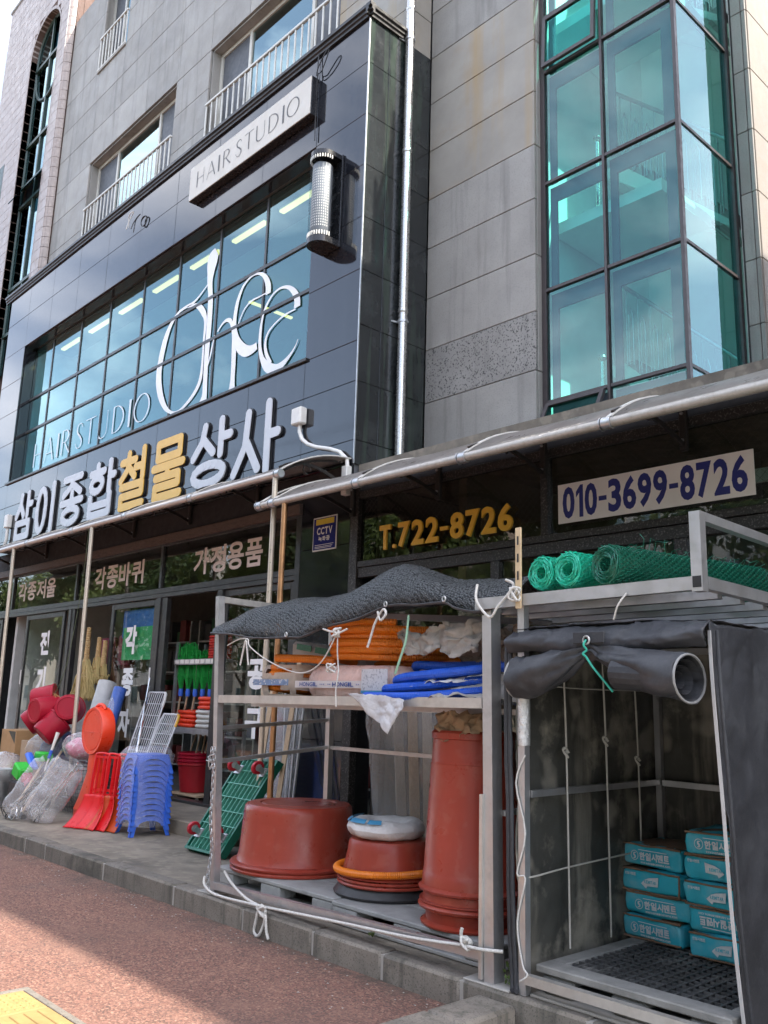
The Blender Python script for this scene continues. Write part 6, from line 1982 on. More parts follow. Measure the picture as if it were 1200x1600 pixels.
def cement_bag(label, cx, yf, z, style, seed, dx=0.0):
    b_ = thing('cement_bag', label, 'cement bag', (cx, yf + BD / 2, z), 'cement bags stacked in the tent')
    rgb_ = random.Random(seed)
    rz = rgb_.uniform(-.07, .07)
    body = pillow(BW / 2 * rgb_.uniform(.97, 1.03), BD / 2, BH / 2 * rgb_.uniform(.98, 1.06))
    body = crease(crumple(body, .015, 5.5, seed * 1.3), .008, 10, seed)
    Mz = Matrix.Rotation(rz, 3, 'Z')
    C = Vector((cx, yf + BD / 2, z + BH / 2))
    def W(p):
        return tuple(C + Mz @ Vector(p))
    bm_ = MB()
    bm_.v = [W(p) for p in body.v]
    bm_.f = body.f
    obj('bag_body', bm_, teal_bag, b_, smooth=60)
    top = MB().grid(lambda u, v: W(((u - .5) * BW * .93, (v - .5) * BD * .93, BH / 2 - .003 + .010 * sin(pi * u) * sin(pi * v))), 10, 10)
    obj('paper_top', crumple(top, .004, 12, seed), kraft, b_, smooth=60)
    for zz in ((1, -1) if seed % 2 else (1,)):
        ed = [W(((u / 12 - .5) * BW * .97, -BD / 2 * .985, zz * BH / 2 * .90)) for u in range(13)]
        obj('paper_seam', crumple(MB().path(ed, .006, 6), .006, 9, seed + zz), kraft, b_, smooth=60)
    if seed in (3, 13):
        ed = [W((BW / 2 * .93, -BD / 2 * .99, (v / 8 - .5) * BH * .9)) for v in range(9)]
        obj('paper_seam', crumple(MB().path(ed, .006, 6), .004, 12, seed), kraft, b_, smooth=60)
    fr_ = lambda u, v, d: W((u, -BD / 2 - .013 - d, v))
    if style == 'name' or style == 'upside':
        f2 = fr_ if style == 'name' else (lambda u, v, d: fr_(-u, -v, d))
        word(b_, '한일시멘트', f2, -.072, .125, -.022, .022, print_white, 0, .04, gap=.08, join=True)
        word(b_, 'www.hanilcement.com', f2, -.065, .13, -.042, -.031, print_white, 0, .02, gap=.1, join=True)
        lg = MB()
        ribbon(lg, [(-.105 + .024 * cos(2 * pi * i / 20), .0 + .026 * sin(2 * pi * i / 20), .004) for i in range(21)], f2, 0)
        ribbon(lg, smooth_pts([(-.095, .015, .003), (-.108, .012, .008), (-.108, .002, .010), (-.101, -.004, .010), (-.103, -.014, .008), (-.114, -.017, .003)], 3), f2, .0004)
        obj('emblem', lg, print_white, b_)
        ln = MB().prism([(-.08, .032), (.11, .030), (.11, .034), (-.08, .036)], f2, 0, .0003)
        obj('print_line', ln, print_white, b_)
    else:
        s = 1 if style == 'arrow_left' else -1
        f2 = lambda u, v, d: fr_(u * s, v, d)
        ar = [(-.055, -.012), (-.03, .012), (0, .024), (.06, .034), (.055, -.018), (-.015, -.022), (-.022, -.036)]
        obj('arrow_print', MB().prism(ar if s > 0 else ar[::-1], f2, 0, .0003), print_white, b_)
        word(b_, 'REMITAR', (lambda u, v, d: fr_(u, v, d + .0008)), -.033, .045, -.008, .010, teal_bag, 0, .04, join=True)
        word(b_, '한일시멘트', fr_, -.165, -.09, .026, .042, print_white, 0, .03, gap=.08, join=True)
    return b_
zL = [.302, .432, .562, .70]
stL = ['name', 'name', 'arrow_left', 'name']
nmL = ['bottom', 'second from the bottom', 'third from the bottom', 'top']
for i in range(4):
    cement_bag('teal cement bag, ' + nmL[i] + ' of the left stack in the tent', -2.935 - (.015 if i == 2 else 0) + .008 * i % .02, 4.93 + .012 * (i % 2), zL[i], stL[i], i + 1)
zR = [.302, .432, .562, .70, .83]
stR = ['arrow_left', 'upside', 'arrow_left', 'arrow_right', 'name']
nmR = ['bottom', 'second from the bottom', 'middle', 'second from the top', 'top']
for i in range(5):
    cement_bag('teal cement bag, ' + nmR[i] + ' of the right stack in the tent', -2.47 - .012 * (i > 1), 4.84 + .012 * (i % 2), zR[i], stR[i], i + 11)

# ------------------------------------------------------------------ upper frame with green wire mesh rolls
ur = thing('roof_frame', 'aluminium tube frame over the tent carrying green wire mesh rolls', 'frame', (-2.6, 4.5, 2.15))
def ub(p0, p1, w=.05, h=None, name='tube', m=alu):
    return obj(name, MB().bar(p0, p1, w, h), m, ur)
ub((-3.42, 3.95, 2.185), (-2.06, 3.95, 2.205), .045, .065, 'front_tube')
hollow = MB()
ub((-2.03, 3.925, 2.16), (-2.03, 3.925, 2.545), .055, .055, 'corner_post')
ub((-2.03, 3.96, 2.205), (-2.03, 5.6, 2.185), .05, .06, 'side_tube')
ub((-2.03, 3.96, 2.525), (-2.03, 5.6, 2.50), .045, .045, 'hand_rail')
ub((-2.03, 5.6, 2.1), (-2.03, 5.6, 2.52), .05, name='corner_post')
for k, y in enumerate((4.18, 4.42, 4.68, 4.95, 5.25, 5.58)):
    ub((-3.42, y, 2.165 - .004 * k), (-2.06, y, 2.175 - .004 * k), .05, .045, 'cross_tube')
ub((-3.44, 3.96, 2.18), (-3.44, 5.6, 2.16), .05, .05, 'side_tube')
for x, z in ((-2.032, 2.205),):
    obj('mouth_shade', MB().box(-2.052, -2.008, 3.896, 3.8975, 2.178, 2.232), letter_edge, ur)  # black plate puts the shade of an open end on the tube
slot = thing('slotted_angle', 'tan slotted steel angle upright at the left end of the mesh rolls', 'angle bar', (-3.10, 3.92, 2.15))
cream_steel = mat('tan steel', (0.55, 0.42, 0.26), 0.5, var=0.12, dirt=((0.30, 0.16, 0.07), 0.5, 9))
obj('bar', MB().cbox(-3.125, -3.085, 3.912, 3.924, 2.14, 2.60, .002), cream_steel, slot)
for z in (2.30, 2.40, 2.50):
    obj('slot', MB().box(-3.111, -3.099, 3.9105, 3.9115, z, z + .05), letter_edge, slot)
rope('white rope knot tying the slotted angle to the frame', [(-3.12 + .035 * cos(i * 1.9), 3.90 + .02 * sin(i * 1.3), 2.22 + .04 * sin(i * 1.5)) for i in range(14)], .007, cat='rope', name='rope')
rope('white string hanging from the frame above the tent', [(-2.42, 3.92, 2.18), (-2.46, 3.90, 2.12), (-2.50, 3.92, 2.05)], .005)

def mesh_roll(label, p0, p1, r, m, n, layers=2, pitch=.034, seed=0):
    p0, p1 = Vector(p0), Vector(p1)
    d = (p1 - p0)
    L_ = d.length
    d.normalize()
    u_ = d.orthogonal().normalized()
    v_ = d.cross(u_)
    ob = thing('wire_mesh_roll', label, 'mesh roll', p0, 'green wire mesh rolls on the frame')
    t = MB()
    rg = random.Random(seed)
    def P(a, l, rr):
        return p0 + d * l + (u_ * cos(a) + v_ * sin(a)) * rr
    def wire(A, B, w_=.0023):
        t.path([A, B], w_, 3, cap=False)
    for k in range(layers):
        rr = r * (1 - .13 * k)
        na = int(2 * pi * rr / pitch)
        nl = int(L_ / (pitch * .8))
        for j in range(nl):
            for i in range(na):
                a0 = 2 * pi * (i + .5 * (j % 2)) / na
                da = pi / na
                l0 = L_ * j / nl
                l1 = L_ * (j + .62) / nl
                l2 = L_ * (j + 1) / nl
                q = rr * (1 + .03 * rg.uniform(-1, 1))
                wire(P(a0, l0, q), P(a0, l1, q), .0032)
                wire(P(a0, l1, q), P(a0 + da, l2, rr))
                wire(P(a0, l1, q), P(a0 - da, l2, rr))
    obj('hex_mesh', t, m, ob)
    s = MB()
    sp2 = []
    for i in range(150):
        k = i / 149
        sp2.append(P(i * .42, rg.uniform(-.006, .012), r * (1.0 - .62 * k)))
    s.path(sp2, .0032, 4, cap=False)
    obj('end_spiral', s, m, ob)
    s = MB()
    sp3 = [P(i * .42 + 1, L_ + rg.uniform(-.01, .006), r * (1.0 - .6 * i / 120)) for i in range(120)]
    s.path(sp3, .0025, 4, cap=False)
    obj('end_spiral', s, m, ob)
    return ob, P, L_
mesh_b = mat('bright green mesh wire', (0.016, 0.46, 0.30), 0.35, var=0.15, nscale=20)
mesh_d = mat('dark green mesh wire', (0.006, 0.125, 0.078), 0.35, var=0.15, nscale=20)
mesh_roll('bright green wire mesh roll beside the slotted angle', (-2.985, 3.96, 2.335), (-2.90, 4.62, 2.335), .094, mesh_b, 16, 5, .03, 1)
mesh_roll('middle bright green wire mesh roll on the frame', (-2.80, 3.95, 2.338), (-2.70, 4.65, 2.335), .099, mesh_b, 16, 5, .03, 2)
ro, PP, LL = mesh_roll('thick dark green wire mesh roll, right of the three', (-2.545, 3.92, 2.338), (-2.255, 5.05, 2.33), .104, mesh_d, 16, 5, .027, 3)
fz = MB()
rg_ = random.Random(5)
for i in range(26):
    a = 1.2 + rg_.uniform(-.35, .35)
    base = Vector((-2.50 + .28 * i / 26 * 1.0, 4.05 + 1.0 * i / 26, 2.43))
    fz.path([base, base + Vector((rg_.uniform(-.01, .03), rg_.uniform(-.03, .03), rg_.uniform(.02, .075) * (1.2 if 2 < i < 9 else .4))), base + Vector((rg_.uniform(.0, .06), rg_.uniform(-.04, .04), rg_.uniform(.03, .08) * (1.2 if 2 < i < 9 else .4)))], .002, 3, cap=False)
obj('loose_wires', fz, mesh_d, ro, kind='stuff')

# ------------------------------------------------------------------ goods on the step and platform, left
red_pl = mat('red plastic', (0.62, 0.010, 0.014), 0.35, var=0.08, nscale=6)
orange_pl = mat('orange red plastic', (0.76, 0.048, 0.012), 0.36, var=0.08, nscale=5)
blue_pl = mat('blue plastic', (0.035, 0.13, 0.60), 0.4, var=0.12, nscale=6)
crimson = mat('crimson plastic', (0.34, 0.006, 0.024), 0.45, var=0.1, nscale=6, spec=0.3)
chrome = mat('chrome wire', (0.75, 0.75, 0.76), 0.18, metal=1.0, var=0.06)
card = mat('brown cardboard', (0.42, 0.25, 0.12), 0.8, var=0.12, nscale=6)
card2 = mat('pale cardboard', (0.40, 0.29, 0.19), 0.8, var=0.12, nscale=6)
green_toy = mat('bright green foam', (0.03, 0.45, 0.04), 0.6, var=0.1)

# blue stools nested in a stack under a film bag
def make_stool():
    s = thing('plastic_stool', 'x', 'stool', (0, 0, 0), 'stacked blue plastic stools')
    seat = MB()
    def seatfn(u, v):
        x, y = (u - .5) * .33, (v - .5) * .33
        return (x, y, .20 - .012 * (1 - (2 * u - 1) ** 2) * (1 - (2 * v - 1) ** 2) * 0)
    seat.cbox(-.182, .182, -.182, .182, .178, .20, .02)
    local('seat', seat, blue_pl, s, 40)
    # aprons: arched sides
    for k in range(4):
        a = MB()
        M_ = Matrix.Rotation(k * pi / 2, 3, 'Z')
        pts = [(-.172, .18), (.172, .18), (.178, .10)] + [(.130 * cos(t_), .10 + .055 * sin(t_)) for t_ in [pi * i / 10 for i in range(11)]] + [(-.178, .10)]
        a.prism(pts, lambda u, v, d: tuple(M_ @ Vector((u, -.177 - (.18 - v) * .26 + d, v))), -.006, .006)
        local('apron', a, blue_pl, s, 40)
    for sx_ in (-1, 1):
        for sy_ in (-1, 1):
            l = MB()
            for dx, dy in ((0, 1), (1, 0)):
                w0, w1 = .055, .045
                q = []
                for z, off, w_ in ((.18, .177, w0), (0.0, .224, w1)):
                    for e in (0, 1):
                        p = [sx_ * off, sy_ * off]
                        p[0 if dx else 1] -= (sx_ if dx else sy_) * w_ * e
                        q.append((p[0], p[1], z))
                l.add(q + [(a - sx_ * .008 * (1 - dx), b_ - sy_ * .008 * (1 - dy), c) for a, b_, c in q],
                      [(0, 1, 3, 2), (4, 6, 7, 5), (0, 2, 6, 4), (1, 5, 7, 3), (2, 3, 7, 6), (0, 4, 5, 1)])
            local('leg', l, blue_pl, s)
    return s
st0 = make_stool()
NS = 12
for i in range(NS):
    s = st0 if i == 0 else copy_tree(st0)
    s.location = (-9.14 + random.uniform(-.004, .004), 5.03 + random.uniform(-.004, .004), .15 + i * .058)
    s.rotation_euler = (0, 0, radians(-8) + random.uniform(-.015, .015))
    s['label'] = 'blue plastic stool, ' + ['lowest', 'second from the bottom', 'third from the bottom', 'fourth from the bottom', 'fifth from the bottom', 'sixth from the bottom', 'sixth from the top', 'fifth from the top', 'fourth from the top', 'third from the top', 'second from the top', 'topmost'][i] + ' of the wrapped stack'
def film_bag(label, cx, cy, z0, z1, rx, ry, seed, m, amp=.03, name='film_bag'):
    t = MB()
    def fn(u, v):
        a = 2 * pi * u
        k = 1 + .10 * sin(v * 5 + seed) * .5
        k *= 1.06 if v < .9 else 1.06 - (v - .9) * 2.4
        return (cx + rx * k * math.copysign(abs(cos(a)) ** .55, cos(a)), cy + ry * k * math.copysign(abs(sin(a)) ** .55, sin(a)), z0 + (z1 - z0) * v)
    t.grid(fn, 36, 18, closed_u=True)
    k = len(t.v)
    t.add([(cx, cy, z1)], [])
    for i in range(36):
        t.f.append((18 * 36 + i, 18 * 36 + (i + 1) % 36, k))
    return obj(name, crumple(t, amp, 6, seed), m, smooth=60, label=label, cat='plastic bag')
film_bag('clear film bag pulled over the stack of blue stools', -9.14, 5.03, .25, 1.07, .225, .225, 3, glass('stool film', (0.97, 0.97, 0.98), 0.03, 1.3, 0.06, bump=0.6, bscale=20, body=(0.84, 0.84, 0.88), body_amt=0.11), .022)

# orange warning stand: round head, neck, flared foot
ws = thing('warning_stand', 'orange red plastic stand with a round disc head and flared foot', 'stand', (-10.27, 4.98, .15))
def rounded(poly, y0, y1):
    return MB().prism(poly, lambda u, v, d: (-10.30 + u, d, v), y0, y1)
head = []
for i in range(33):
    a = -pi * .32 + (2 * pi - pi * .36) * i / 32
    head.append((.275 * cos(a), 1.185 + .275 * sin(a)))
hd = MB()
def lens(r, y):
    return [(-10.30 + r * cos(2 * pi * i / 40), y, 1.185 + r * sin(2 * pi * i / 40)) for i in range(40)]
ringsY = [(.245, 4.905), (.27, 4.90), (.278, 4.915), (.278, 5.055), (.265, 5.07), (.001, 5.07)]
prof_ = [(.001, 4.904), (.222, 4.904), (.226, 4.910), (.236, 4.910), (.24, 4.903)] + ringsY[1:]
vs, fs = [], []
for r, y in prof_:
    vs += lens(r, y)
for j in range(len(prof_) - 1):
    for i in range(40):
        i2 = (i + 1) % 40
        fs.append((j * 40 + i, j * 40 + i2, (j + 1) * 40 + i2, (j + 1) * 40 + i))
obj('disc_head', MB().add(vs, fs), orange_pl, ws, smooth=40)
obj('head_bar', MB().cbox(-10.50, -10.10, 4.898, 4.906, 1.165, 1.176, .002), orange_pl, ws)
obj('carry_handle', MB().path([(-10.30 + .115 * cos(pi * i / 10), 4.985, 1.435 + .055 * sin(pi * i / 10)) for i in range(11)], .022, 10), orange_pl, ws, smooth=40)
bd_prof = [(.115, .07, .97), (.10, .065, .90), (.105, .07, .80), (.108, .07, .74), (.102, .068, .72), (.13, .085, .62), (.20, .12, .42), (.255, .15, .30), (.262, .155, .285), (.25, .15, .275), (.255, .155, .17), (.25, .15, .152)]
sb = MB()
def bfn(u, v):
    k = v * (len(bd_prof) - 1)
    i = min(int(k), len(bd_prof) - 2)
    f = k - i
    hx, hy, z = [a + (b_ - a) * f for a, b_ in zip(bd_prof[i], bd_prof[i + 1])]
    a = 2 * pi * u
    return (-10.30 + hx * math.copysign(abs(cos(a)) ** .6, cos(a)), 4.985 + hy * math.copysign(abs(sin(a)) ** .6, sin(a)), z)
sb.grid(bfn, 36, (len(bd_prof) - 1) * 2, closed_u=True)
obj('foot', sb, orange_pl, ws, smooth=35)

# three red scoops with ladder handles
scoop_red = [red_pl, red_pl, mat('orange brown plastic', (0.50, 0.060, 0.012), 0.4, var=0.1)]
for k in range(3):
    ox, oy = -9.84 + .13 * k, 4.80 + .06 * k
    s = thing('scoop_shovel', ['bright red scoop shovel with a ladder handle, left of three', 'red scoop shovel with a ladder handle, middle of three', 'orange brown scoop shovel with a red ladder handle, right of three'][k], 'shovel', (ox, oy, .15), 'scoop shovels beside the blue stools')
    M_ = Matrix.Rotation(radians(20), 3, 'Z')
    def sw(x, y, z):
        return tuple(Vector((ox, oy, .152)) + M_ @ Vector((x, y, z)))
    hdl = MB()
    w_ = .105
    for sx_ in (-1, 1):
        hdl.bar(sw(sx_ * w_, .02, .34), sw(sx_ * w_ * .92, .06, .78), .028, .03)
        hdl.bar(sw(sx_ * w_ * .35, .022, .36), sw(sx_ * w_ * .32, .058, .76), .016, .02)
    for z in (.35, .40, .76):
        hdl.bar(sw(-w_, .02 + z * .05, z), sw(w_, .02 + z * .05, z), .024, .028)
    hdl.path([sw(w_ * cos(pi * i / 10), .06, .775 + .025 * sin(pi * i / 10)) for i in range(11)], .014, 8)
    obj('handle', hdl, red_pl, s)
    sc = MB()
    def scfn(u, v):
        # concave pan from the handle root down to the lip
        x = (u - .5) * (.29 + .16 * v)
        curve = v ** 1.25
        return sw(x, .02 - .20 * curve ** 1.6 + .05 * (abs(2 * u - 1) ** 2.4) * (-1), .35 - .345 * min(1, v * 1.02) ** .95)
    sc.grid(scfn, 14, 12)
    obj('pan', sc, scoop_red[k], s, smooth=60, solid=.006)

# film bags of chrome wire tools
for k, (b0, b1, lab) in enumerate((((-10.95, 4.30, .17), (-10.52, 4.58, .80), 'left clear plastic bag of chrome wire tools lying against the post'),
                                   ((-10.52, 4.42, .17), (-10.25, 4.66, .84), 'right clear plastic bag of chrome wire tools beside the wire basket'))):
    g = thing('tool_bag', lab, 'plastic bag', b0, 'clear bags of chrome tools')
    rg = random.Random(k + 4)
    c0, c1 = Vector(b0), Vector(b1)
    for i in range(7):
        a = c0 + Vector((rg.uniform(-.12, .12), rg.uniform(-.04, .06), rg.uniform(.03, .10)))
        e = c1 + Vector((rg.uniform(-.14, .14), rg.uniform(-.05, .05), rg.uniform(-.12, .0)))
        obj('rod', MB().tube(a, e, .008, 8), chrome, g, smooth=40)
        if i < 4:
            rr = .07 + .02 * i
            q = [a + Vector((rr * cos(2 * pi * j / 16), .02 * sin(2 * pi * j / 8), rr * .8 * sin(2 * pi * j / 16))) for j in range(16)]
            obj('wire_loop', MB().path([tuple(Vector((p.x, p.y, max(.165, p.z)))) for p in q], .006, 6, closed=True), chrome if i % 2 else rubber_black, g, smooth=60)
    obj('film', sack(b0, b1, (.18, .12), (.22, .12), 26, 16, k + 2, .035, 6), film_clear, g, smooth=60)
    if k == 0:
        obj('pink_tag', MB().obox((-10.74, 4.36, .58), (.12, .004, .05), Matrix.Rotation(radians(-35), 3, 'Y')), mat('pink tag', (0.62, 0.20, 0.27), 0.6), g)

# long-handled hoes at the edge
for k, (p0, p1, lab) in enumerate((((-11.22, 4.42, .20), (-12.05, 5.28, 1.02), 'upper wooden-handled hoe leaning at the left edge'), ((-11.12, 4.50, .19), (-11.95, 5.36, .98), 'lower wooden-handled hoe leaning at the left edge'))):
    h = thing('hoe', lab, 'hoe', p0, 'hoes leaning at the left edge')
    obj('handle', MB().tube(p0, p1, .015, 8), wood, h, smooth=40)
    a, b_ = Vector(p0), Vector(p1)
    obj('grip', MB().tube(a.lerp(b_, .84), a.lerp(b_, 1.0), .019, 8), mat('grey green grip %d' % k, (0.16, 0.22, 0.20), 0.6), h, smooth=40)
    obj('blade', MB().path([p0, (p0[0] + .12, p0[1] - .05, .17), (p0[0] + .22, p0[1] - .06, .165)], [.016, .03, .035], 8), rubber_black, h, smooth=40)

# cartons
for (x0, x1, y0, y1, z0, z1, m, lab) in ((-14.35, -13.78, 5.36, 5.75, .68, 1.05, card, 'brown carton with dark corner print at the left edge'), (-14.4, -13.8, 5.38, 5.8, .302, .675, card2, 'pale carton underneath the brown carton at the left edge'),
                                         (-13.55, -13.12, 5.36, 5.7, .302, .92, card2, 'tall pale carton right of the brown carton')):
    b_ = thing('carton', lab, 'box', ((x0 + x1) / 2, (y0 + y1) / 2, z0), 'cartons at the left edge')
    obj('box', MB().cbox(x0, x1, y0, y1, z0, z1, .006), m, b_)
    obj('flap_seam', MB().box((x0 + x1) / 2 - .02, (x0 + x1) / 2 + .02, y0 - .003, y1, z1 + .0005, z1 + .002), mat('packing tape', (0.45, 0.33, 0.20), 0.3), b_)
    if z0 > .6:
        obj('corner_print', MB().prism([(x1 - .30, z1 - .02), (x1 - .02, z1 - .02), (x1 - .02, z1 - .2)], lambda u, v, d: (u, y0 - d, v), .0005, .001), mat('black print', (0.05, 0.05, 0.04), 0.6), b_)

# crimson buckets hanging in a bunch
BK = [((-12.30, 5.10, 1.52), (-.55, -.75, -.15)), ((-12.02, 5.0, 1.38), (.15, -.95, -.05)), ((-12.35, 5.05, 1.26), (-.35, -.7, -.62)), ((-11.85, 5.05, 1.15), (-.1, -.72, -.7)), ((-11.72, 5.22, 1.42), (.8, -.5, .1))]
bl_ = ['upper left', 'front middle', 'lower left', 'lowest', 'rear right']
for k, (c_, ax) in enumerate(BK):
    b_ = thing('bucket', bl_[k] + ' crimson bucket of the bunch hung by strings', 'bucket', c_, 'crimson buckets hung in a bunch')
    ax = Vector(ax).normalized()
    u_ = ax.orthogonal().normalized()
    Mb = Matrix((u_, ax.cross(u_), ax)).transposed()
    obj('body', MB().lathe([(.20, -.17), (.20, -.15), (.19, -.145), (.165, .12), (.158, .135), (.13, .14), (.125, .132), (.001, .132)], c_, 30, Mb), crimson, b_, smooth=40)
    top = Vector((-11.98, 5.12, 1.60))
    hs_ = Vector(c_) - ax * .16
    obj('bail', MB().path([hs_ + u_ * .19, (hs_ + top) / 2 + Vector((.0, .02, .03)), top, (hs_ + top) / 2 + Vector((0, -.02, .02)), hs_ - u_ * .19], .006, 6), mat('wooden bail %d' % k, (0.50, 0.26, 0.10), 0.6), b_)
rope('string holding up the bunch of crimson buckets', [(-11.98, 5.12, 1.60), (-11.88, 5.2, 2.0), (-11.75, 5.24, 3.0), (-11.70, 5.24, 3.87)], .004, mat('dark string', (0.10, 0.12, 0.06), 0.8))

# bags, basket and small goods
wbk = thing('wire_basket', 'black wire basket with a bag of pink goods behind the orange stand', 'basket', (-11.15, 5.25, .15))
bw = MB()
for i in range(14):
    z = .19 + i * .045
    bw.path([(-11.45, 5.05, z), (-10.85, 5.05, z), (-10.85, 5.45, z), (-11.45, 5.45, z)], .003, 4, closed=True)
for i in range(14):
    x = -11.45 + .6 * i / 13
    bw.tube((x, 5.05, .17), (x, 5.05, .80), .003, 4)
    bw.tube((x, 5.45, .17), (x, 5.45, .80), .003, 4)
for i in range(9):
    y = 5.05 + .4 * i / 8
    bw.tube((-10.85, y, .17), (-10.85, y, .80), .003, 4)
obj('wire_cage', bw, rubber_black, wbk)
def blob(cx, cy, cz, rx, ry, rz, seed, amp):
    t = MB().grid(lambda u, v: (cx + rx * cos(2 * pi * u) * sin(pi * v), cy + ry * sin(2 * pi * u) * sin(pi * v), cz - rz * cos(pi * v)), 22, 14, closed_u=True)
    return crumple(t, amp, 7, seed)
pink_goods = mat('pink goods', (0.66, 0.20, 0.30), 0.55, var=0.35, nscale=14, speck=((0.75, 0.65, 0.65), 0.7, 22))
gb = thing('goods_bag', 'clear bag of pink goods lying on the wire basket', 'plastic bag', (-11.2, 5.2, .80))
obj('contents', blob(-11.2, 5.22, .92, .27, .19, .13, 2, .04), pink_goods, gb, smooth=60)
obj('film', blob(-11.2, 5.22, .95, .33, .23, .19, 5, .04), film_clear, gb, smooth=60)
obj('goods_bag', blob(-11.2, 5.25, .50, .24, .16, .28, 9, .05), film_grey, label='grey film bag packed inside the wire basket', cat='plastic bag', smooth=60)
nb_ = thing('goods_bag', 'dark blue goods in clear film under the crimson buckets', 'plastic bag', (-12.35, 5.2, .30))
obj('contents', blob(-12.4, 5.42, .72, .36, .2, .40, 4, .05), mat('navy goods', (0.03, 0.05, 0.13), 0.6, var=0.3), nb_, smooth=60)
obj('film', blob(-12.45, 5.30, .86, .40, .24, .24, 6, .05), film_clear, nb_, smooth=60)
for k, (c_, s_, m_, lab) in enumerate((((-11.72, 4.95, .80), (.24, .16, .12), green_toy, 'bright green foam brush head beside the blue brush, the upper one'), ((-11.75, 4.70, .62), (.24, .18, .17), green_toy, 'bright green foam brush head at the foot of the hoes, the lower one'),
                                       ((-11.85, 4.85, .74), (.34, .1, .05), blue_pl, 'dark blue brush back between the green brush heads'), ((-11.62, 4.72, .53), (.2, .14, .10), crimson, 'dark red brush head under the lower green one'))):
    obj('scrub_brush', crumple(MB().obox(c_, s_, Matrix.Rotation(.3 * k, 3, 'Y'), .02), .012, 9, k), m_, label=lab, cat='brush', smooth=40)
obj('brush_stand', MB().cbox(-11.95, -11.5, 4.62, 5.02, .152, .50, .02), rubber_black, label='black crate holding the brush heads near the hoes', cat='crate')
wbr = thing('dish_brush', 'white and blue long-handled brush standing behind the tool bags', 'brush', (-11.3, 4.9, .5))
obj('handle', MB().path([(-11.42, 4.85, .62), (-11.38, 4.9, .9), (-11.36, 4.95, 1.12)], [.012, .016, .026], 8), white_plastic, wbr, smooth=50)
obj('band', MB().tube((-11.395, 4.88, .80), (-11.38, 4.9, .90), .022, 8), blue_pl, wbr)
# grey bucket and film at the far left edge
gbk = thing('metal_bucket', 'grey metal bucket wrapped in film at the left edge', 'bucket', (-12.2, 4.55, .15))
obj('body', MB().lathe([(.15, .152), (.19, .60), (.20, .62), (.18, .61), (.14, .2)], (-12.25, 4.60, 0), 26), steel, gbk, smooth=40)
obj('film', blob(-12.2, 4.6, .64, .28, .24, .2, 8, .05), film_clear, gbk, smooth=60)

# straw brooms hanging in the open doorway
straw = mat('straw', (0.50, 0.38, 0.16), 0.8, var=0.25, nscale=30, warp=(5, 5, .3))
straw_wrap = mat('bound straw handle', (0.52, 0.35, 0.16), 0.7, var=0.2, nscale=20)
for k, (x, y, z0, z1, zs, lab) in enumerate(((-13.20, 6.08, 1.50, 2.60, 2.07, 'large straw broom hanging in front in the open doorway'), (-12.98, 6.16, 1.75, 2.45, 2.1, 'middle straw broom behind the large straw broom'), (-12.86, 6.20, 1.85, 2.40, 2.0, 'slim straw broom behind, nearest the middle sliding door'))):
    b_ = thing('straw_broom', lab, 'broom', (x, y, z0), 'straw brooms in the doorway')
    w_ = (.34, .2, .16)[k]
    n = (150, 60, 50)[k]
    t = MB()
    rg = random.Random(k)
    for i in range(n):
        u = rg.uniform(-1, 1)
        a = (x + u * .055, y + rg.uniform(-.03, .03), zs + .06)
        m_ = (x + u * w_ * .72, y + rg.uniform(-.05, .05), zs - .22)
        e = (x + u * w_ * 1.05 + rg.uniform(-.02, .02), y + rg.uniform(-.06, .06), z0 + rg.uniform(0, .08))
        t.path([a, m_, e], [.010, .011, .006], 4, cap=False)
    obj('bristles', t, straw, b_)
    hd_ = [(x, y, zs + .02 + (z1 - zs) * i / 30) for i in range(31)]
    obj('handle', MB().path(hd_, [.042 - .012 * i / 30 + (.006 if i % 2 else 0) for i in range(31)], 10), straw_wrap, b_, smooth=30)
    for dz in (.04, .09, .14):
        bb = MB().path([(x + (w_ * .42 + dz * .9) * cos(2 * pi * i / 24) * .8, y + .05 * sin(2 * pi * i / 24), zs - dz - .06) for i in range(24)], .005, 5, closed=True)
        obj('binding', bb, straw_wrap, b_)
obj('hanging_cloth', crumple(MB().cbox(-13.5, -12.92, 6.34, 6.5, 1.75, 2.48, .05), .02, 6), mat('dark red cloth', (0.16, 0.012, 0.03), 0.7, var=0.2), label='dark red goods hanging behind the straw brooms', cat='goods')
obj('hanging_cloth', crumple(MB().cbox(-12.80, -12.45, 6.36, 6.55, 2.0, 2.55, .06), .02, 6), mat('crimson case', (0.26, 0.012, 0.045), 0.5, var=0.2), label='crimson bag hanging right of the straw brooms behind the door frame', cat='goods')
# film rolls and drying racks leaning before the middle door
for k, (p0, p1, r, m_, lab) in enumerate((((-11.9, 5.50, .30), (-12.15, 5.95, 1.78), .13, mat('grey film roll', (0.55, 0.54, 0.52), 0.4, var=0.12, nscale=9, bump=0.3), 'grey plastic film roll leaning on the middle sliding door'), ((-11.5, 5.50, .30), (-11.75, 5.95, 1.70), .09, mat('blue film roll', (0.06, 0.14, 0.50), 0.35, var=0.2, nscale=12, bump=0.5, bscale=30), 'blue plastic film roll leaning on the middle sliding door'))):
    obj('film_roll', MB().path([p0, p1], r, 18), m_, label=lab, cat='roll', smooth=50)
obj('film_bag', crumple(MB().grid(lambda u, v: (-12.75 + 1.3 * u, 5.7 + .1 * sin(3 * u), .9 + .72 * v * (.5 + .5 * u)), 16, 14), .04, 5), film_clear, label='clear film sheet draped over the film rolls', cat='plastic bag', smooth=60)
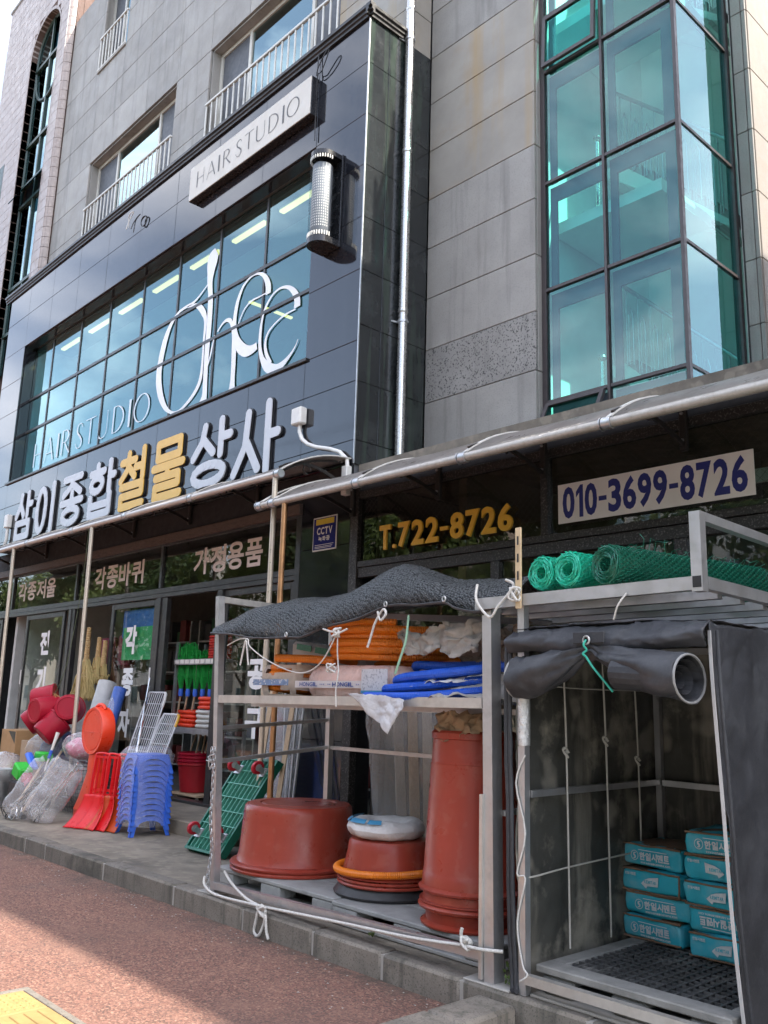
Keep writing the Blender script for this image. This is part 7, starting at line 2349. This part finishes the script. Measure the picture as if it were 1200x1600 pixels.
def drying(label, bx, by, w_, h_, lean, m_, cap_m):
    d = thing('drying_rack', label, 'drying rack', (bx, by, .30), 'folded wire racks by the middle door')
    def q(u, v):
        return (bx + u * w_ - .25 * v * h_ * .6, by + lean * v, .31 + v * h_)
    fr_ = MB()
    fr_.path([q(0, 0), q(0, .93), q(.07, 1), q(.93, 1), q(1, .93), q(1, 0)], .012, 8)
    obj('frame', fr_, m_, d, smooth=40)
    for i in range(1, 9):
        obj('wire', MB().tube(q(i / 9, .02), q(i / 9, .99), .005, 6), m_, d)
    for i in range(1, 9):
        obj('wire', MB().tube(q(.0, i / 9), q(1, i / 9), .005, 6), m_, d)
    obj('end_cap', MB().path([q(.90, .995), q(.97, .985), q(1, .93), q(1, .86)], .018, 8), cap_m, d, smooth=40)
yellow_pl = mat('yellow plastic', (0.70, 0.36, 0.02), 0.4)
white_wire = mat('white coated wire', (0.68, 0.68, 0.70), 0.35, var=0.06)
drying('white wire drying rack with a yellow corner, leaning by the blue stools', -10.35, 5.45, .42, 1.08, .5, white_wire, yellow_pl)
drying('taller white wire rack leaning behind the yellow-cornered one', -11.05, 5.62, .5, 1.35, .5, white_wire, white_plastic)
obj('goods_bag', blob(-10.1, 5.35, .66, .2, .12, .28, 3, .04), film_clear, label='clear film bag with pink print standing behind the blue stools', cat='plastic bag', smooth=60)
obj('goods_bag', blob(-10.08, 5.38, .72, .15, .08, .16, 5, .03), pink_goods, label='pink goods inside the film bag behind the blue stools', cat='goods', smooth=60)
obj('mop_pole', MB().tube((-10.6, 5.6, .31), (-11.2, 6.1, 1.85), .016, 8), chrome, label='chrome mop pole leaning on the middle sliding door', cat='pole', smooth=40)
# poster behind the middle door: blue and green sheets
obj('poster', MB().box(-12.55, -11.6, 6.31, 6.32, 2.45, 2.86), mat('blue poster', (0.03, 0.16, 0.55), 0.5, var=0.2), label='blue poster behind the glass of the middle sliding door', cat='poster')
obj('poster', MB().box(-12.50, -11.62, 6.30, 6.309, 2.12, 2.60), mat('green poster', (0.05, 0.50, 0.18), 0.5, var=0.2), label='green poster behind the glass of the middle sliding door', cat='poster')
# shelf in the right doorway
ds = thing('door_shelf', 'steel shelf of brooms and ropes standing in the right doorway', 'shelf', (-10.6, 6.5, .3))
for x in (-11.08, -10.0):
    obj('upright', MB().box(x - .02, x + .02, 6.40, 6.44, .27, 2.35), steel, ds)
    obj('upright', MB().box(x - .02, x + .02, 6.85, 6.89, .27, 2.35), steel, ds)
for z in (1.19, 2.09):
    obj('board', MB().cbox(-11.06, -9.98, 6.38, 6.9, z, z + .025, .003), mat('shelf top %d' % int(z), (0.16, 0.13, 0.10), 0.6), ds)
    obj('edge', MB().cbox(-11.06, -9.98, 6.362, 6.379, z - .05, z + .022, .003), steel, ds)
for i in range(8):
    obj('price_tag', MB().box(-11.02 + .13 * i, -10.92 + .13 * i, 6.358, 6.3615, 2.055, 2.105), white_plastic, ds)
green_bristle = mat('green bristle', (0.010, 0.30, 0.045), 0.5, var=0.3, nscale=30)
for k in range(6):
    x = -10.98 + .185 * k
    b_ = thing('garden_broom', ['first', 'second', 'third', 'fourth', 'fifth', 'sixth'][k] + ' from the left of the green brooms hanging upside down in the doorway shelf', 'broom', (x, 6.46, 1.2), 'green brooms in the doorway shelf')
    rg = random.Random(k + 30)
    dx = rg.uniform(-.06, .02)
    t = MB()
    for i in range(46):
        a = rg.uniform(0, 2 * pi)
        q = rg.uniform(.2, 1)
        t.path([(x + .02 * cos(a), 6.46 + .02 * sin(a), 1.70), (x + .085 * q * cos(a), 6.46 + .05 * q * sin(a), 1.88), (x + .07 * q * cos(a), 6.46 + .05 * q * sin(a), 2.04)], .005, 3, cap=False)
    obj('bristles', t, green_bristle, b_)
    obj('collar', MB().lathe([(.028, 1.62), (.036, 1.66), (.03, 1.72)], (x, 6.46, 0), 10), blue_pl, b_, smooth=40)
    obj('handle', MB().tube((x, 6.46, 1.65), (x - .12 + dx, 6.50, 1.24), .014, 8), wood, b_, smooth=40)
gt = MB()
rg = random.Random(77)
for i in range(160):
    x = rg.uniform(-11.02, -10.35)
    gt.path([(x, 6.45 + rg.uniform(-.05, .06), 2.117), (x + rg.uniform(-.05, .05), 6.45 + rg.uniform(-.06, .06), 2.28 + rg.uniform(-.05, .07) - .1 * (x > -10.65))], .007, 3, cap=False)
obj('brush_bundle', gt, green_bristle, label='green brush bristles standing on the top board of the doorway shelf', cat='brush')
for i in range(9):
    obj('rope_hank', crumple(MB().cbox(-10.30, -9.99, 6.42, 6.60, 2.117 + i * .034, 2.148 + i * .034, .012), .006, 12, i), mat('red hank %d' % i, (0.45, 0.02, 0.012), 0.5, var=0.2), label=['lowest', 'second', 'third', 'fourth', 'fifth', 'sixth', 'seventh', 'eighth', 'topmost'][i] + ' red hank counted up the pile on the top board of the doorway shelf', cat='hank', group='red hanks on the doorway shelf')
for k, (x0, x1, z0, z1, m_, lab) in enumerate(((-10.98, -10.58, 1.216, 1.44, orange_pl, 'coral red rope bundle on the lower board of the doorway shelf'), (-10.52, -10.10, 1.216, 1.45, rope_white, 'white rope bundle on the lower board of the doorway shelf'), (-10.48, -10.12, 1.46, 1.62, orange_pl, 'coral red rope bundle on top of the white rope bundle'))):
    t = thing('rope_bundle', lab, 'rope', ((x0 + x1) / 2, 6.48, z0), 'rope bundles on the doorway shelf')
    n = max(2, int((z1 - z0) / .05))
    for i in range(n):
        z = z0 + .026 + i * (z1 - z0 - .05) / max(1, n - 1)
        pts = [((x0 + x1) / 2 + (x1 - x0) / 2 * .9 * math.copysign(abs(cos(2 * pi * j / 20)) ** .5, cos(2 * pi * j / 20)), 6.50 + .09 * sin(2 * pi * j / 20), z) for j in range(20)]
        obj('coil', crumple(MB().path(pts, .026, 8, closed=True), .01, 9, i), m_, t, smooth=60)
    obj('core', MB().cbox(x0 + .04, x1 - .04, 6.43, 6.57, z0, z1 - .02, .02), m_, t)
for i in range(4):
    b_ = obj('bucket', MB().lathe([(.19, .385 + i * .045), (.235, .72 + i * .045), (.25, .73 + i * .045), (.25, .755 + i * .045), (.23, .75 + i * .045), (.185, .40 + i * .045)], (-10.72, 6.62, 0), 30), crimson if i else mat('deep red plastic', (0.36, 0.012, 0.02), 0.4), smooth=40,
             label=['outermost', 'second', 'third', 'innermost'][i] + ' red bucket of the nested stack on the dolly in the doorway', cat='bucket', group='red buckets nested in the doorway')
dl = thing('dolly', 'low wooden dolly on casters under the red buckets in the doorway', 'dolly', (-10.7, 6.62, .27))
obj('board', MB().cbox(-11.0, -10.3, 6.4, 6.9, .345, .375, .004), wood, dl)
for x, y in ((-10.92, 6.46), (-10.38, 6.46), (-10.92, 6.84), (-10.38, 6.84)):
    obj('caster', MB().lathe([(.03, -.012), (.034, 0), (.03, .012)], (x, y, .305), 14, Matrix.Rotation(pi / 2, 3, 'X')), white_plastic, dl)
for k in range(7):
    x = -11.0 + .13 * k
    obj('wooden_stick', MB().tube((x, 6.66 + .02 * (k % 3), .80), (x + .05 - .02 * k, 6.75, 1.16), .012, 8), wood, label=['leftmost', 'second', 'third', 'fourth', 'fifth', 'sixth', 'rightmost'][k] + ' wooden handle from the left, standing in the red buckets', cat='handle', group='wooden handles in the red buckets', smooth=40)

# weeds and litter by the kerb
weed_m = mat('weed leaf', (0.09, 0.14, 0.03), 0.6, var=0.3, transl=0.2)
for k, (x, y, z, h, lab) in enumerate(((-4.42, 4.10, .16, .09, 'small weed growing between the pallet blocks under the small tub'), (-3.24, 4.02, .15, .12, 'small weed growing between the rack post and the tent post'))):
    t = MB()
    rg = random.Random(k)
    for i in range(40):
        a = rg.uniform(0, 6.28)
        d = Vector((cos(a) * rg.uniform(.01, .05), sin(a) * rg.uniform(.01, .03), rg.uniform(.2, 1) * h))
        p = Vector((x, y, z)) + d
        n_ = Vector((rg.gauss(0, 1), rg.gauss(0, 1), rg.gauss(0, 1))).normalized() * .014
        b_ = n_.orthogonal().normalized() * .008
        t.add([p - n_, p + b_, p + n_, p - b_], [(0, 1, 2, 3)])
        if i % 5 == 0:
            t.path([(x, y, z), p], .002, 3, cap=False)
    obj('weed', t, weed_m, label=lab, cat='weed')
lit = MB()
rg = random.Random(12)
for i in range(150):
    x, y = rg.uniform(-9.5, -3.5), 3.9 - abs(rg.gauss(0, .22))
    s = rg.uniform(.004, .012)
    a = rg.uniform(0, 3)
    lit.add([(x + s * cos(a), y + s * sin(a), .003), (x - s * sin(a), y + s * cos(a), .006), (x - s * cos(a), y - s * sin(a), .003), (x + s * .6 * sin(a), y - s * .6 * cos(a), .005)], [(0, 1, 2, 3)])
obj('litter', lit, mortar, kind='stuff', label='scattered crumbs and grit along the foot of the kerb', cat='litter')
